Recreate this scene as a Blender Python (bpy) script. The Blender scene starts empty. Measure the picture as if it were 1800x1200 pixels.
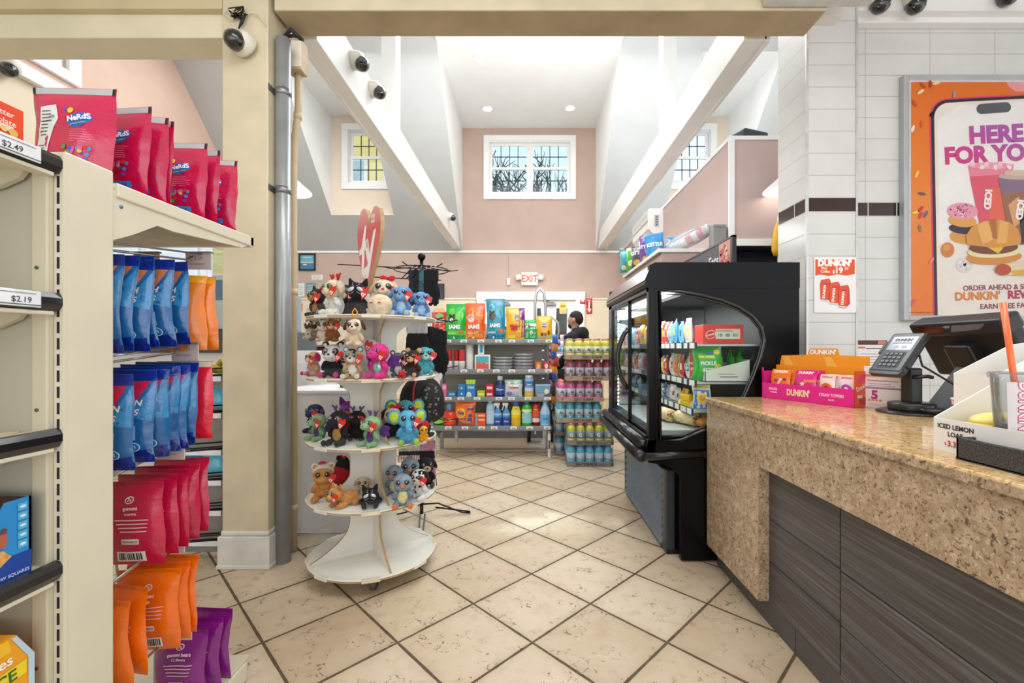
import bpy, bmesh, math, random
from mathutils import Vector, Matrix, noise
R = math.radians
PI = math.pi
random.seed(7)
SC = bpy.context.scene
COL = SC.collection
F, CX, CY, CH = 780.0, 929.0, 611.0, 1.27          # focal length (px at 1800 wide), principal point, camera height


def P(px, py, d):
    return Vector(((px - CX) / F * d, d, CH + (CY - py) / F * d))


# ---------------------------------------------------------------- materials
def lin(h):
    h = h.lstrip('#')
    out = []
    for i in (0, 2, 4):
        c = int(h[i:i + 2], 16) / 255
        out.append(c / 12.92 if c <= .04045 else ((c + .055) / 1.055) ** 2.4)
    return tuple(out) + (1.0,)


class G:
    """tiny node-graph helper"""
    def __init__(s, name):
        s.m = bpy.data.materials.new(name)
        s.m.use_nodes = True
        s.t = s.m.node_tree
        s.b = s.t.nodes['Principled BSDF']
        s.tc = s.t.nodes.new('ShaderNodeTexCoord')

    def new(s, typ, **kw):
        n = s.t.nodes.new(typ)
        for k, v in kw.items():
            setattr(n, k, v)
        return n

    def put(s, sock, v):
        if isinstance(v, bpy.types.NodeSocket):
            s.t.links.new(v, sock)
        else:
            sock.default_value = v

    def math(s, op, a, b=0.0, c=None):
        n = s.new('ShaderNodeMath', operation=op)
        s.put(n.inputs[0], a)
        s.put(n.inputs[1], b)
        if c is not None:
            s.put(n.inputs[2], c)
        return n.outputs[0]

    def mix(s, f, a, b, mode='MIX'):
        n = s.new('ShaderNodeMix', data_type='RGBA', blend_type=mode)
        s.put(n.inputs[0], f)
        s.put(n.inputs[6], a)
        s.put(n.inputs[7], b)
        return n.outputs[2]

    def xyz(s, v):
        n = s.new('ShaderNodeSeparateXYZ')
        s.t.links.new(v, n.inputs[0])
        return n.outputs

    def comb(s, x, y, z):
        n = s.new('ShaderNodeCombineXYZ')
        for i, v in enumerate((x, y, z)):
            s.put(n.inputs[i], v)
        return n.outputs[0]

    def mapping(s, v, scale=(1, 1, 1), rot=(0, 0, 0), loc=(0, 0, 0)):
        n = s.new('ShaderNodeMapping')
        s.t.links.new(v, n.inputs[0])
        n.inputs['Scale'].default_value = scale
        n.inputs['Rotation'].default_value = rot
        n.inputs['Location'].default_value = loc
        return n.outputs[0]

    def noise(s, v, scale, detail=3, rough=.55, dist=0.0):
        n = s.new('ShaderNodeTexNoise')
        s.t.links.new(v, n.inputs['Vector'])
        n.inputs['Scale'].default_value = scale
        n.inputs['Detail'].default_value = detail
        n.inputs['Roughness'].default_value = rough
        n.inputs['Distortion'].default_value = dist
        return n.outputs[0]

    def voro(s, v, scale, feature='F1', out=0):
        n = s.new('ShaderNodeTexVoronoi', feature=feature)
        s.t.links.new(v, n.inputs['Vector'])
        n.inputs['Scale'].default_value = scale
        return n.outputs[out]

    def white(s, v):
        n = s.new('ShaderNodeTexWhiteNoise', noise_dimensions='3D')
        s.t.links.new(v, n.inputs[0])
        return n.outputs[0]

    def ramp(s, f, stops):
        n = s.new('ShaderNodeValToRGB')
        s.put(n.inputs[0], f)
        e = n.color_ramp.elements
        while len(e) < len(stops):
            e.new(0.5)
        for i, (p, c) in enumerate(stops):
            e[i].position = p
            e[i].color = lin(c) if isinstance(c, str) else c
        return n.outputs[0]

    def bump(s, h, strength=.2, dist=.01):
        n = s.new('ShaderNodeBump')
        s.put(n.inputs['Height'], h)
        n.inputs['Strength'].default_value = strength
        n.inputs['Distance'].default_value = dist
        s.t.links.new(n.outputs[0], s.b.inputs['Normal'])

    def set(s, **kw):
        for k, v in kw.items():
            s.put(s.b.inputs[k.replace('_', ' ')], v)


MC = {}


def mt(hexc, rough=.5, metal=0.0, var=.06, vs=14, coat=0.0, emit=0.0, bump=0.0, alpha=1.0, bs=60):
    """plain procedural colour with a little noise variation"""
    key = (hexc, rough, metal, var, vs, coat, emit, bump, alpha, bs)
    if key in MC:
        return MC[key]
    g = G('mat_%s_%d' % (hexc.strip('#'), len(MC)))
    c = lin(hexc)
    ob = g.tc.outputs['Object']
    n = g.noise(ob, vs, 2)
    d = tuple(max(0, x * (1 - var * 2)) for x in c[:3]) + (1,)
    l = tuple(min(1, x * (1 + var * 2) + var * .02) for x in c[:3]) + (1,)
    col = g.ramp(n, [(.25, d), (.75, l)])
    g.set(Base_Color=col, Roughness=rough, Metallic=metal)
    if coat:
        g.set(Coat_Weight=coat, Coat_Roughness=.08)
    if emit:
        g.set(Emission_Color=c, Emission_Strength=emit)
    if bump:
        g.bump(g.noise(ob, bs, 4), bump, .01)
    if alpha < 1:
        g.set(Alpha=alpha)
    MC[key] = g.m
    return g.m


def film(hexc):                                      # glossy plastic packaging film
    return mt(hexc, .24, 0, .08, 9, .6, 0, .32, 1.0, 34)


def pr(hexc):                                        # printed ink
    return mt(hexc, .45, 0, .02, 9)


def fur(hexc):
    return mt(hexc, .95, 0, .13, 45, 0, 0, .7, 1.0, 160)


def glass_mat(name, tint='#ffffff', refl=.5, dens=0.0, dcol='#ffffff'):
    g = G(name)
    t = g.t
    t.nodes.remove(g.b)
    tr = g.new('ShaderNodeBsdfTransparent')
    tr.inputs[0].default_value = lin(tint)
    gl = g.new('ShaderNodeBsdfGlossy')
    gl.inputs['Roughness'].default_value = .03
    fr = g.new('ShaderNodeFresnel')
    fr.inputs[0].default_value = 1.45
    f = g.math('MULTIPLY', fr.outputs[0], refl)
    mx = g.new('ShaderNodeMixShader')
    t.links.new(f, mx.inputs[0])
    t.links.new(tr.outputs[0], mx.inputs[1])
    t.links.new(gl.outputs[0], mx.inputs[2])
    last = mx
    if dens:
        df = g.new('ShaderNodeBsdfDiffuse')
        df.inputs[0].default_value = lin(dcol)
        m2 = g.new('ShaderNodeMixShader')
        m2.inputs[0].default_value = dens
        t.links.new(mx.outputs[0], m2.inputs[1])
        t.links.new(df.outputs[0], m2.inputs[2])
        last = m2
    t.links.new(last.outputs[0], t.nodes['Material Output'].inputs[0])
    return g.m


# ---------------------------------------------------------------- mesh builder
_tc = {}


def text_mesh(s, bold=0.0):
    k = (s, bold)
    if k not in _tc:
        cu = bpy.data.curves.new('txt', 'FONT')
        cu.body = s
        cu.align_x = 'CENTER'
        cu.offset = bold
        cu.resolution_u = 3
        o = bpy.data.objects.new('txt', cu)
        COL.objects.link(o)
        bpy.context.view_layer.update()
        me = bpy.data.meshes.new_from_object(o.evaluated_get(bpy.context.evaluated_depsgraph_get()))
        vs = [v.co.copy() for v in me.vertices]
        fs = [tuple(p.vertices) for p in me.polygons]
        bpy.data.objects.remove(o)
        bpy.data.curves.remove(cu)
        bpy.data.meshes.remove(me)
        _tc[k] = (vs, fs)
    return _tc[k]


class MB:
    def __init__(s):
        s.v, s.f, s.fm, s.fs, s.mats = [], [], [], [], []

    def mi(s, m):
        if m not in s.mats:
            s.mats.append(m)
        return s.mats.index(m)

    def add(s, vs, fs, m, M=None, smooth=False):
        b = len(s.v)
        for v in vs:
            v = Vector(v)
            s.v.append(M @ v if M else v)
        i = s.mi(m)
        for f in fs:
            s.f.append([b + k for k in f])
            s.fm.append(i)
            s.fs.append(smooth)
        return s

    def addbm(s, bm, m, M=None, smooth=False):
        bm.verts.index_update()
        s.add([v.co.copy() for v in bm.verts], [[v.index for v in f.verts] for f in bm.faces], m, M, smooth)
        bm.free()
        return s

    def box(s, x0, y0, z0, x1, y1, z1, m, bev=0.0, M=None, seg=2):
        bm = bmesh.new()
        bmesh.ops.create_cube(bm, size=1)
        for v in bm.verts:
            v.co = Vector((x0 + (v.co.x + .5) * (x1 - x0), y0 + (v.co.y + .5) * (y1 - y0), z0 + (v.co.z + .5) * (z1 - z0)))
        if bev:
            bmesh.ops.bevel(bm, geom=list(bm.edges), offset=bev, segments=seg, affect='EDGES', profile=.5)
        bmesh.ops.recalc_face_normals(bm, faces=bm.faces)
        return s.addbm(bm, m, M, False)

    def lathe(s, prof, m, seg=20, M=None, smooth=True, sx=1.0, sy=1.0, cap=True):
        vs, fs = [], []
        n = len(prof)
        for (r, z) in prof:
            for k in range(seg):
                a = 2 * PI * k / seg
                vs.append((r * math.cos(a) * sx, r * math.sin(a) * sy, z))
        for i in range(n - 1):
            for k in range(seg):
                k2 = (k + 1) % seg
                fs.append((i * seg + k, i * seg + k2, (i + 1) * seg + k2, (i + 1) * seg + k))
        if cap and prof[0][0] > 1e-6:
            fs.append(tuple(range(seg))[::-1])
        if cap and prof[-1][0] > 1e-6:
            fs.append(tuple((n - 1) * seg + k for k in range(seg)))
        return s.add(vs, fs, m, M, smooth)

    def cyl(s, p0, p1, r, m, seg=14, r2=None, smooth=True):
        p0, p1 = Vector(p0), Vector(p1)
        d = p1 - p0
        q = d.to_track_quat('Z', 'Y').to_matrix().to_4x4()
        return s.lathe([(r, 0), (r if r2 is None else r2, d.length)], m, seg, Matrix.Translation(p0) @ q, smooth)

    def tube(s, pts, r, m, seg=8, closed=False):
        pts = [Vector(p) for p in pts]
        n = len(pts)
        rr = r if isinstance(r, (list, tuple)) else [r] * n
        vs, fs = [], []
        up = None
        for i, p in enumerate(pts):
            if closed:
                t = pts[(i + 1) % n] - pts[i - 1]
            else:
                t = pts[min(i + 1, n - 1)] - pts[max(i - 1, 0)]
            t.normalize()
            if up is None:
                up = Vector((0, 0, 1)) if abs(t.z) < .9 else Vector((1, 0, 0))
            a = t.cross(up)
            if a.length < 1e-5:
                a = t.orthogonal()
            a.normalize()
            b = a.cross(t).normalized()
            up = b
            for k in range(seg):
                an = 2 * PI * k / seg
                vs.append(p + (a * math.cos(an) + b * math.sin(an)) * rr[i])
        m2 = n if closed else n - 1
        for i in range(m2):
            j = (i + 1) % n
            for k in range(seg):
                k2 = (k + 1) % seg
                fs.append((i * seg + k, i * seg + k2, j * seg + k2, j * seg + k))
        if not closed:
            fs.append(tuple(range(seg))[::-1])
            fs.append(tuple((n - 1) * seg + k for k in range(seg)))
        return s.add(vs, fs, m, None, True)

    def ell(s, c, r, m, rot=None, seg=16, rings=10):
        if not isinstance(r, (tuple, list)):
            r = (r, r, r)
        M = Matrix.Translation(Vector(c))
        if rot:
            from mathutils import Euler
            M = M @ Euler(rot).to_matrix().to_4x4()
        prof = [(max(0.0, math.sin(PI * i / rings)), -math.cos(PI * i / rings)) for i in range(rings + 1)]
        prof[0] = (0.0001, -1)
        prof[-1] = (0.0001, 1)
        return s.lathe(prof, m, seg, M @ Matrix.Diagonal((r[0], r[1], r[2], 1)), True)

    def prism(s, pts, t0, t1, m, M=None, axis='y', smooth=False):
        """polygon in the plane across an axis, pushed along it"""
        n = len(pts)

        def mk(a, b, t):
            return {'y': (a, t, b), 'x': (t, a, b), 'z': (a, b, t)}[axis]
        vs = [mk(a, b, t0) for a, b in pts] + [mk(a, b, t1) for a, b in pts]
        bm = bmesh.new()
        bv = [bm.verts.new(v) for v in vs]
        bm.faces.new(bv[:n])
        bm.faces.new(bv[n:][::-1])
        for i in range(n):
            j = (i + 1) % n
            bm.faces.new((bv[i], bv[j], bv[n + j], bv[n + i]))
        bmesh.ops.recalc_face_normals(bm, faces=bm.faces)
        bmesh.ops.triangulate(bm, faces=[f for f in bm.faces if len(f.verts) > 4])
        return s.addbm(bm, m, M, smooth)

    def quad(s, a, b, c, d, m):
        return s.add([a, b, c, d], [(0, 1, 2, 3)], m)

    def shape(s, outer, holes, t, m, M):
        """flat plate with holes, outline in xz, thickness t along y (centred)"""
        cu = bpy.data.curves.new('sh', 'CURVE')
        cu.dimensions = '2D'
        cu.fill_mode = 'BOTH'
        cu.extrude = t / 2
        for pts in [outer] + holes:
            sp = cu.splines.new('POLY')
            sp.points.add(len(pts) - 1)
            for i, (a, b) in enumerate(pts):
                sp.points[i].co = (a, b, 0, 1)
            sp.use_cyclic_u = True
        o = bpy.data.objects.new('sh', cu)
        COL.objects.link(o)
        bpy.context.view_layer.update()
        me = bpy.data.meshes.new_from_object(o.evaluated_get(bpy.context.evaluated_depsgraph_get()))
        T = Matrix(((1, 0, 0, 0), (0, 0, -1, 0), (0, 1, 0, 0), (0, 0, 0, 1)))
        s.add([v.co.copy() for v in me.vertices], [tuple(p.vertices) for p in me.polygons], m, (M or Matrix()) @ T)
        bpy.data.objects.remove(o)
        bpy.data.curves.remove(cu)
        bpy.data.meshes.remove(me)
        return s

    def build(s, name, parent=None, loc=None, rot=None, weld=False):
        me = bpy.data.meshes.new(name)
        me.from_pydata([tuple(v) for v in s.v], [], s.f)
        for m in s.mats:
            me.materials.append(m)
        me.polygons.foreach_set('material_index', s.fm)
        me.polygons.foreach_set('use_smooth', s.fs)
        me.update()
        o = bpy.data.objects.new(name, me)
        COL.objects.link(o)
        if parent:
            o.parent = parent
        if loc is not None:
            o.location = loc
        if rot is not None:
            o.rotation_euler = rot if isinstance(rot, (tuple, list)) else (0, 0, rot)
        return o


class Surf:
    """prints flat shapes and lettering onto a surface fn(x, y, off) -> point"""
    def __init__(s, mb, fn, cut=None, step=.0007):
        s.mb, s.fn, s.cut, s.step = mb, fn, cut, step

    def put(s, vs, fs, m, l):
        if s.cut:
            bm = bmesh.new()
            bv = [bm.verts.new((v[0], v[1], 0)) for v in vs]
            for f in fs:
                try:
                    bm.faces.new([bv[i] for i in f])
                except ValueError:
                    pass
            xs = [v[0] for v in vs]
            ys = [v[1] for v in vs]
            for ax, lo, hi in ((0, min(xs), max(xs)), (1, min(ys), max(ys))):
                k = math.ceil(lo / s.cut)
                while k * s.cut < hi:
                    co = (k * s.cut, 0, 0) if ax == 0 else (0, k * s.cut, 0)
                    no = (1, 0, 0) if ax == 0 else (0, 1, 0)
                    bmesh.ops.bisect_plane(bm, geom=bm.verts[:] + bm.edges[:] + bm.faces[:], plane_co=co, plane_no=no)
                    k += 1
            bm.verts.index_update()
            vs = [v.co.copy() for v in bm.verts]
            fs = [[v.index for v in f.verts] for f in bm.faces]
            bm.free()
        s.mb.add([s.fn(v[0], v[1], l * s.step) for v in vs], fs, m)

    def poly(s, pts, m, l=1):
        bm = bmesh.new()
        bm.faces.new([bm.verts.new((a, b, 0)) for a, b in pts])
        if len(pts) > 4:
            bmesh.ops.triangulate(bm, faces=bm.faces[:])
        bm.verts.index_update()
        vs = [v.co.copy() for v in bm.verts]
        fs = [[v.index for v in f.verts] for f in bm.faces]
        bm.free()
        s.put(vs, fs, m, l)

    def rect(s, x0, y0, x1, y1, m, l=1):
        s.poly([(x0, y0), (x1, y0), (x1, y1), (x0, y1)], m, l)

    def ell(s, cx, cy, rx, ry, m, l=1, n=18, rot=0.0):
        c, d = math.cos(rot), math.sin(rot)
        pts = []
        for k in range(n):
            a = 2 * PI * k / n
            x, y = rx * math.cos(a), ry * math.sin(a)
            pts.append((cx + x * c - y * d, cy + x * d + y * c))
        s.poly(pts, m, l)

    def rrect(s, x0, y0, x1, y1, r, m, l=1):
        pts = []
        for (cx, cy, a0) in ((x1 - r, y1 - r, 0), (x0 + r, y1 - r, 90), (x0 + r, y0 + r, 180), (x1 - r, y0 + r, 270)):
            for k in range(5):
                a = R(a0 + k * 22.5)
                pts.append((cx + r * math.cos(a), cy + r * math.sin(a)))
        s.poly(pts, m, l)

    def text(s, t, x, y, size, m, l=2, bold=0.0, rot=0.0, shear=0.0, sx=1.0):
        vs, fs = text_mesh(t, bold)
        c, d = math.cos(rot), math.sin(rot)
        out = []
        for v in vs:
            a = (v.x * sx + v.y * shear) * size
            b = v.y * size
            out.append((x + a * c - b * d, y + a * d + b * c))
        s.put(out, fs, m, l)

    def lines(s, x0, y0, x1, y1, n, m, l=2, frac=.35):
        h = (y1 - y0) / n
        for k in range(n):
            e = random.uniform(.7, 1)
            s.rect(x0, y0 + k * h, x0 + (x1 - x0) * e, y0 + (k + frac) * h, m, l)

    def barcode(s, x0, y0, x1, y1, l=2):
        s.rect(x0, y0, x1, y1, pr('#f0f0ee'), l)
        w = x1 - x0
        x = x0 + w * .08
        while x < x1 - w * .1:
            b = random.choice((.02, .035, .05)) * w
            s.rect(x, y0 + (y1 - y0) * .15, x + b, y0 + (y1 - y0) * .88, pr('#161616'), l + 1)
            x += b + random.choice((.02, .03, .05)) * w


def flat(mb, O, U, V, step=.0006):
    O, U, V = Vector(O), Vector(U), Vector(V)
    N = U.cross(V).normalized()
    return Surf(mb, lambda x, y, o: O + U * x + V * y + N * o, None, step)


# ---------------------------------------------------------------- scene objects
def tag(o, label, cat, group=None):
    o['label'] = label
    o['category'] = cat
    if group:
        o['group'] = group
    return o


def thing(name, label, cat, loc=(0, 0, 0), rot=0.0, group=None):
    o = bpy.data.objects.new(name, None)
    o.empty_display_size = .05
    COL.objects.link(o)
    o.location = loc
    o.rotation_euler = rot if isinstance(rot, (tuple, list)) else (0, 0, rot)
    return tag(o, label, cat, group)


def struct(mb, name):
    o = mb.build(name)
    o['kind'] = 'structure'
    return o


def copy_tree(o, parent=None, label=None, loc=None, rot=None):
    kids = list(o.children)
    c = o.copy()
    COL.objects.link(c)
    c.parent = parent
    for k in kids:
        copy_tree(k, c)
    if label:
        c['label'] = label
    if loc is not None:
        c.location = loc
    if rot is not None:
        c.rotation_euler = rot if isinstance(rot, (tuple, list)) else (0, 0, rot)
    return c


def bakerm(mb, voxel):
    """fuse overlapping shapes into one continuous skin"""
    o = mb.build('tmp')
    md = o.modifiers.new('r', 'REMESH')
    md.mode = 'VOXEL'
    md.voxel_size = voxel
    md.use_smooth_shade = True
    sm = o.modifiers.new('s', 'SMOOTH')
    sm.factor = .6
    sm.iterations = 3
    bpy.context.view_layer.update()
    me = bpy.data.meshes.new_from_object(o.evaluated_get(bpy.context.evaluated_depsgraph_get()))
    r = MB()
    r.add([v.co.copy() for v in me.vertices], [tuple(p.vertices) for p in me.polygons], mb.mats[0], None, True)
    old = o.data
    bpy.data.objects.remove(o)
    bpy.data.meshes.remove(old)
    bpy.data.meshes.remove(me)
    return r


ORD = ['first', 'second', 'third', 'fourth', 'fifth', 'sixth', 'seventh', 'eighth', 'ninth', 'tenth']
# ================================================================ setting
WHITE = mt('#f1f1ef', .55, 0, .02, 3)
WTRIM = mt('#f4f4f2', .35, 0, .015, 3)
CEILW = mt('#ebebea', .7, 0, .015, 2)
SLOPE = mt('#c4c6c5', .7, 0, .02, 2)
PINK = mt('#c3aa9c', .7, 0, .035, 2)
CREAM = mt('#e6d9c0', .7, 0, .03, 2)
MAUVE = mt('#c6aea8', .6, 0, .03, 2)
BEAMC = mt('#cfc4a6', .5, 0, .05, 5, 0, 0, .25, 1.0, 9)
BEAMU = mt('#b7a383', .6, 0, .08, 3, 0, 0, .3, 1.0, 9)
BLACK = mt('#0b0b0c', .3, 0, .1, 9)
STEEL = mt('#b9bcbc', .28, .9, .08, 4)
GREYP = mt('#9a9b9a', .4, .2, .04, 4)
PANE = glass_mat('window_glass', '#f2f8fa', .35)
TS = .4109


def floor_mat():
    g = G('floor_tile')
    g.m.name = 'floor_tile'
    p = g.tc.outputs['Object']
    x, y, z = g.xyz(p)
    w = g.noise(p, 9, 2)
    wob = g.math('MULTIPLY', g.math('SUBTRACT', w, .5), .006)
    u = g.math('DIVIDE', g.math('SUBTRACT', g.math('MULTIPLY', g.math('ADD', x, y), .70711), 1.3638 - 10 * TS), TS)
    v = g.math('DIVIDE', g.math('SUBTRACT', g.math('MULTIPLY', g.math('SUBTRACT', y, x), .70711), 1.3402 - 20 * TS), TS)
    du = g.math('MULTIPLY', g.math('PINGPONG', u, .5), TS)
    dv = g.math('MULTIPLY', g.math('PINGPONG', v, .5), TS)
    d = g.math('ADD', g.math('MINIMUM', du, dv), wob)
    grout = g.math('LESS_THAN', d, .0062)
    soft = g.new('ShaderNodeMapRange')
    g.put(soft.inputs[0], d)
    soft.inputs[1].default_value = .004
    soft.inputs[2].default_value = .05
    soft.inputs[3].default_value = 1
    soft.inputs[4].default_value = 0
    idv = g.comb(g.math('FLOOR', u), g.math('FLOOR', v), 0.0)
    rnd = g.white(idv)
    base = g.ramp(rnd, [(0, '#b09778'), (.5, '#bea88a'), (1, '#cab89e')])
    offs = g.new('ShaderNodeVectorMath', operation='MULTIPLY_ADD')
    g.t.links.new(idv, offs.inputs[0])
    offs.inputs[1].default_value = (3.7, 5.3, 1.0)
    g.t.links.new(p, offs.inputs[2])
    q = offs.outputs[0]
    n1 = g.noise(q, 5, 5, .6, .5)
    c1 = g.mix(g.math('MULTIPLY', n1, .75), base, lin('#d8c9b2'))
    n2 = g.noise(q, 14, 5, .65)
    c2 = g.mix(g.ramp(n2, [(.5, (0, 0, 0, 1)), (.85, (.55, .55, .55, 1))]), c1, lin('#94795a'))
    # thin broken cracks in the stone face
    warp = g.new('ShaderNodeVectorMath', operation='MULTIPLY_ADD')
    nz = g.new('ShaderNodeTexNoise')
    g.t.links.new(q, nz.inputs['Vector'])
    nz.inputs['Scale'].default_value = 26
    g.t.links.new(nz.outputs[1], warp.inputs[0])
    warp.inputs[1].default_value = (.05, .05, .0)
    g.t.links.new(q, warp.inputs[2])
    ve = g.voro(warp.outputs[0], 17, 'DISTANCE_TO_EDGE')
    gate = g.noise(q, 7, 3, .6)
    gate2 = g.noise(q, 55, 2, .5)
    crack = g.math('MULTIPLY', g.math('LESS_THAN', ve, .026), g.math('MULTIPLY', g.math('GREATER_THAN', gate, .545), g.math('GREATER_THAN', gate2, .5)))
    c3 = g.mix(g.math('MULTIPLY', crack, .75), c2, lin('#4a3a2a'))
    c4 = g.mix(g.math('MULTIPLY', soft.outputs[0], .22), c3, lin('#8d7354'))
    dirt = g.noise(p, 1.6, 4, .6)
    c5 = g.mix(g.math('MULTIPLY', g.math('MAXIMUM', g.math('SUBTRACT', dirt, .5), 0), .9), c4, lin('#b09678'))
    gc = g.ramp(g.noise(p, 40, 3), [(.3, '#463828'), (.7, '#66553e')])
    col = g.mix(grout, c5, gc)
    g.set(Base_Color=col, Roughness=g.math('ADD', g.math('MULTIPLY', grout, .4), g.math('ADD', .3, g.math('MULTIPLY', n2, .18))))
    h = g.math('SUBTRACT', g.math('SUBTRACT', 1.0, grout), g.math('MULTIPLY', crack, .5))
    g.bump(g.math('ADD', h, g.math('MULTIPLY', n2, .25)), .25, .004)
    return g.m


def wood_floor_mat():
    g = G('wood_floor')
    p = g.tc.outputs['Object']
    n = g.noise(g.mapping(p, (1.2, 14, 1)), 3, 4, .6, .4)
    x, y, z = g.xyz(p)
    seam = g.math('LESS_THAN', g.math('PINGPONG', y, .09), .0025)
    c = g.ramp(n, [(.2, '#8b765e'), (.55, '#b29c80'), (.85, '#c9b598')])
    g.set(Base_Color=g.mix(g.math('MULTIPLY', seam, .6), c, lin('#4c3d2d')), Roughness=.32)
    return g.m


m = MB()
m.quad((-6, -3, 0), (6, -3, 0), (6, 9.0, 0), (-6, 9.0, 0), floor_mat())
struct(m, 'floor')
m = MB()
m.box(-1.75, 5.5, .0005, .40, 8.55, .004, wood_floor_mat())
m.box(-1.75, 5.47, .0005, .40, 5.5, .008, mt('#cbbfae', .3, .2))
struct(m, 'floor')

# back wall with a door opening --------------------------------------
YB = 8.9
ZT = 3.19
DX0, DX1, DZ = -.93, .99, 2.285
m = MB()
for x0, x1 in ((-5.27, DX0), (DX1, 5.27)):
    m.box(x0, YB, 0, x1, YB + .15, 2.25, CREAM)
    m.box(x0, YB, 2.25, x1, YB + .15, ZT, PINK)
m.box(DX0, YB, DZ, DX1, YB + .15, ZT, PINK)
# gable of the centre dormer, with its window opening
WX0, WX1, WZ0, WZ1 = -.90, .95, 4.24, 5.52
m.box(-1.324, YB, ZT, WX0, YB + .15, 5.67, PINK)
m.box(WX1, YB, ZT, 1.346, YB + .15, 5.67, PINK)
m.box(WX0, YB, ZT, WX1, YB + .15, WZ0, PINK)
m.box(WX0, YB, WZ1, WX1, YB + .15, 5.67, PINK)
struct(m, 'wall_back')
m = MB()
m.box(-5.25, YB - .02, ZT - .02, 1.84, YB, ZT + .025, WTRIM)
struct(m, 'trim_1')
m = MB()
m.box(-5.25, YB - .015, 2.235, DX0 - .09, YB, 2.265, mt('#f2e8d6', .4))
m.box(DX1 + .30, YB - .015, 2.235, 1.83, YB, 2.265, mt('#f2e8d6', .4))
struct(m, 'trim_2')
m = MB()
for x0, x1 in ((-5.25, DX0 - .09), (DX1 + .3, 1.83)):
    m.box(x0, YB - .03, 0, x1, YB, .26, mt('#e2cfb0', .45))
    m.box(x0, YB - .045, .24, x1, YB, .36, mt('#efe0c6', .45), .012)
struct(m, 'baseboard_back')


def leaded_window(name, x0, x1, z0, z1, y, pairs, cols, rows, tint=None, fw=.11):
    """white framed window with dark lead lines; pairs of sashes across"""
    m = MB()
    m.box(x0 - fw, y - .035, z0 - fw, x1 + fw, y, z0, WTRIM, .006)
    m.box(x0 - fw, y - .035, z1, x1 + fw, y, z1 + fw, WTRIM, .006)
    m.box(x0 - fw, y - .035, z0, x0, y, z1, WTRIM, .006)
    m.box(x1, y - .035, z0, x1 + fw, y, z1, WTRIM, .006)
    o = struct(m, name)
    w = (x1 - x0) / pairs
    zm = (z0 + z1) / 2
    f = MB()
    g = MB()
    lead = MB()
    LM = mt('#27343a', .4)
    for k in range(pairs):
        a, b = x0 + k * w + .013, x0 + (k + 1) * w - .013
        for (q0, q1, yy) in ((z0 + .013, zm + .03, y + .05), (zm - .02, z1 - .013, y + .075)):
            s = .05
            f.box(a, yy, q0, a + s, yy + .022, q1, WTRIM)
            f.box(b - s, yy, q0, b, yy + .022, q1, WTRIM)
            f.box(a + s, yy, q0, b - s, yy + .022, q0 + s, WTRIM)
            f.box(a + s, yy, q1 - s, b - s, yy + .022, q1, WTRIM)
            g.box(a + s, yy + .012, q0 + s, b - s, yy + .016, q1 - s, tint or PANE)
            for c in range(1, cols):
                xx = a + s + (b - a - 2 * s) * c / cols
                lead.box(xx - .007, yy + .004, q0 + s, xx + .007, yy + .02, q1 - s, LM)
            for r in range(1, rows):
                zz = q0 + s + (q1 - q0 - 2 * s) * r / rows
                lead.box(a + s, yy + .004, zz - .007, b - s, yy + .02, zz + .007, LM)
    f.box(x0 - .0, y, z0 - .0, x1, y + .15, z0 + .012, WTRIM)
    f.box(x0, y, z0 + .012, x0 + .012, y + .15, z1 - .012, WTRIM)
    f.box(x1 - .012, y, z0 + .012, x1, y + .15, z1 - .012, WTRIM)
    for k in range(1, pairs):
        f.box(x0 + k * w - .0125, y + .045, z0 + .012, x0 + k * w + .0125, y + .11, z1 - .012, WTRIM)
    f.box(x0, y, z1 - .012, x1, y + .15, z1, WTRIM)
    f.build('sash', o)
    g.build('pane', o)
    lead.build('lead_lines', o)
    return o


leaded_window('window_1', WX0 + .11, WX1 - .11, WZ0 + .11, WZ1 - .11, YB, 2, 4, 2, glass_mat('window_glass_blue', '#e6f2f4', .35))

# sloped roof with three dormers -----------------------------------
RZ = lambda y: 12.09 - y                         # underside of the roof slope
YL = 8.33                                        # the side dormers' windows stand a little in front of the wall
L0, L1, R0, R1, C0, C1 = -3.70, -2.53, 2.55, 3.73, -1.324, 1.346
ZL = 5.6
m = MB()


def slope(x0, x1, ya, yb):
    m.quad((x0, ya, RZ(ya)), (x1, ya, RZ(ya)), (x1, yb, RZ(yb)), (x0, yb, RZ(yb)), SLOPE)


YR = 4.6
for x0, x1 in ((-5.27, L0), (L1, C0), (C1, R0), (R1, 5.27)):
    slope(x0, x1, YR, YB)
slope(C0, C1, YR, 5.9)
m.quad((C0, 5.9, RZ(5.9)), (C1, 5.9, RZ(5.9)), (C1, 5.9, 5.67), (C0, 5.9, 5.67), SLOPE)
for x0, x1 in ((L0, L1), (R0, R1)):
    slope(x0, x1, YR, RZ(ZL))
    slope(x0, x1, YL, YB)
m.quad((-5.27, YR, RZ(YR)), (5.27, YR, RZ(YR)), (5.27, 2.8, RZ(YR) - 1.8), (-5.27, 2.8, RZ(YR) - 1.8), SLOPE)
# dormer ceilings and cheeks
m.quad((C0, 5.9, 5.67), (C1, 5.9, 5.67), (C1, YB, 5.67), (C0, YB, 5.67), CEILW)
for x in (C0, C1):
    m.add([(x, 5.9, 5.67), (x, YB, 5.67), (x, YB, ZT), (x, RZ(5.67), 5.67), (x, 5.9, RZ(5.9))], [(3, 1, 2), (0, 3, 4)], WHITE)
for x0, x1 in ((L0, L1), (R0, R1)):
    m.quad((x0, RZ(ZL), ZL), (x1, RZ(ZL), ZL), (x1, YL, ZL), (x0, YL, ZL), CEILW)
    for x in (x0, x1):
        m.add([(x, RZ(ZL), ZL), (x, YL, ZL), (x, YL, RZ(YL))], [(0, 1, 2)], WHITE)
struct(m, 'ceiling')
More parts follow.
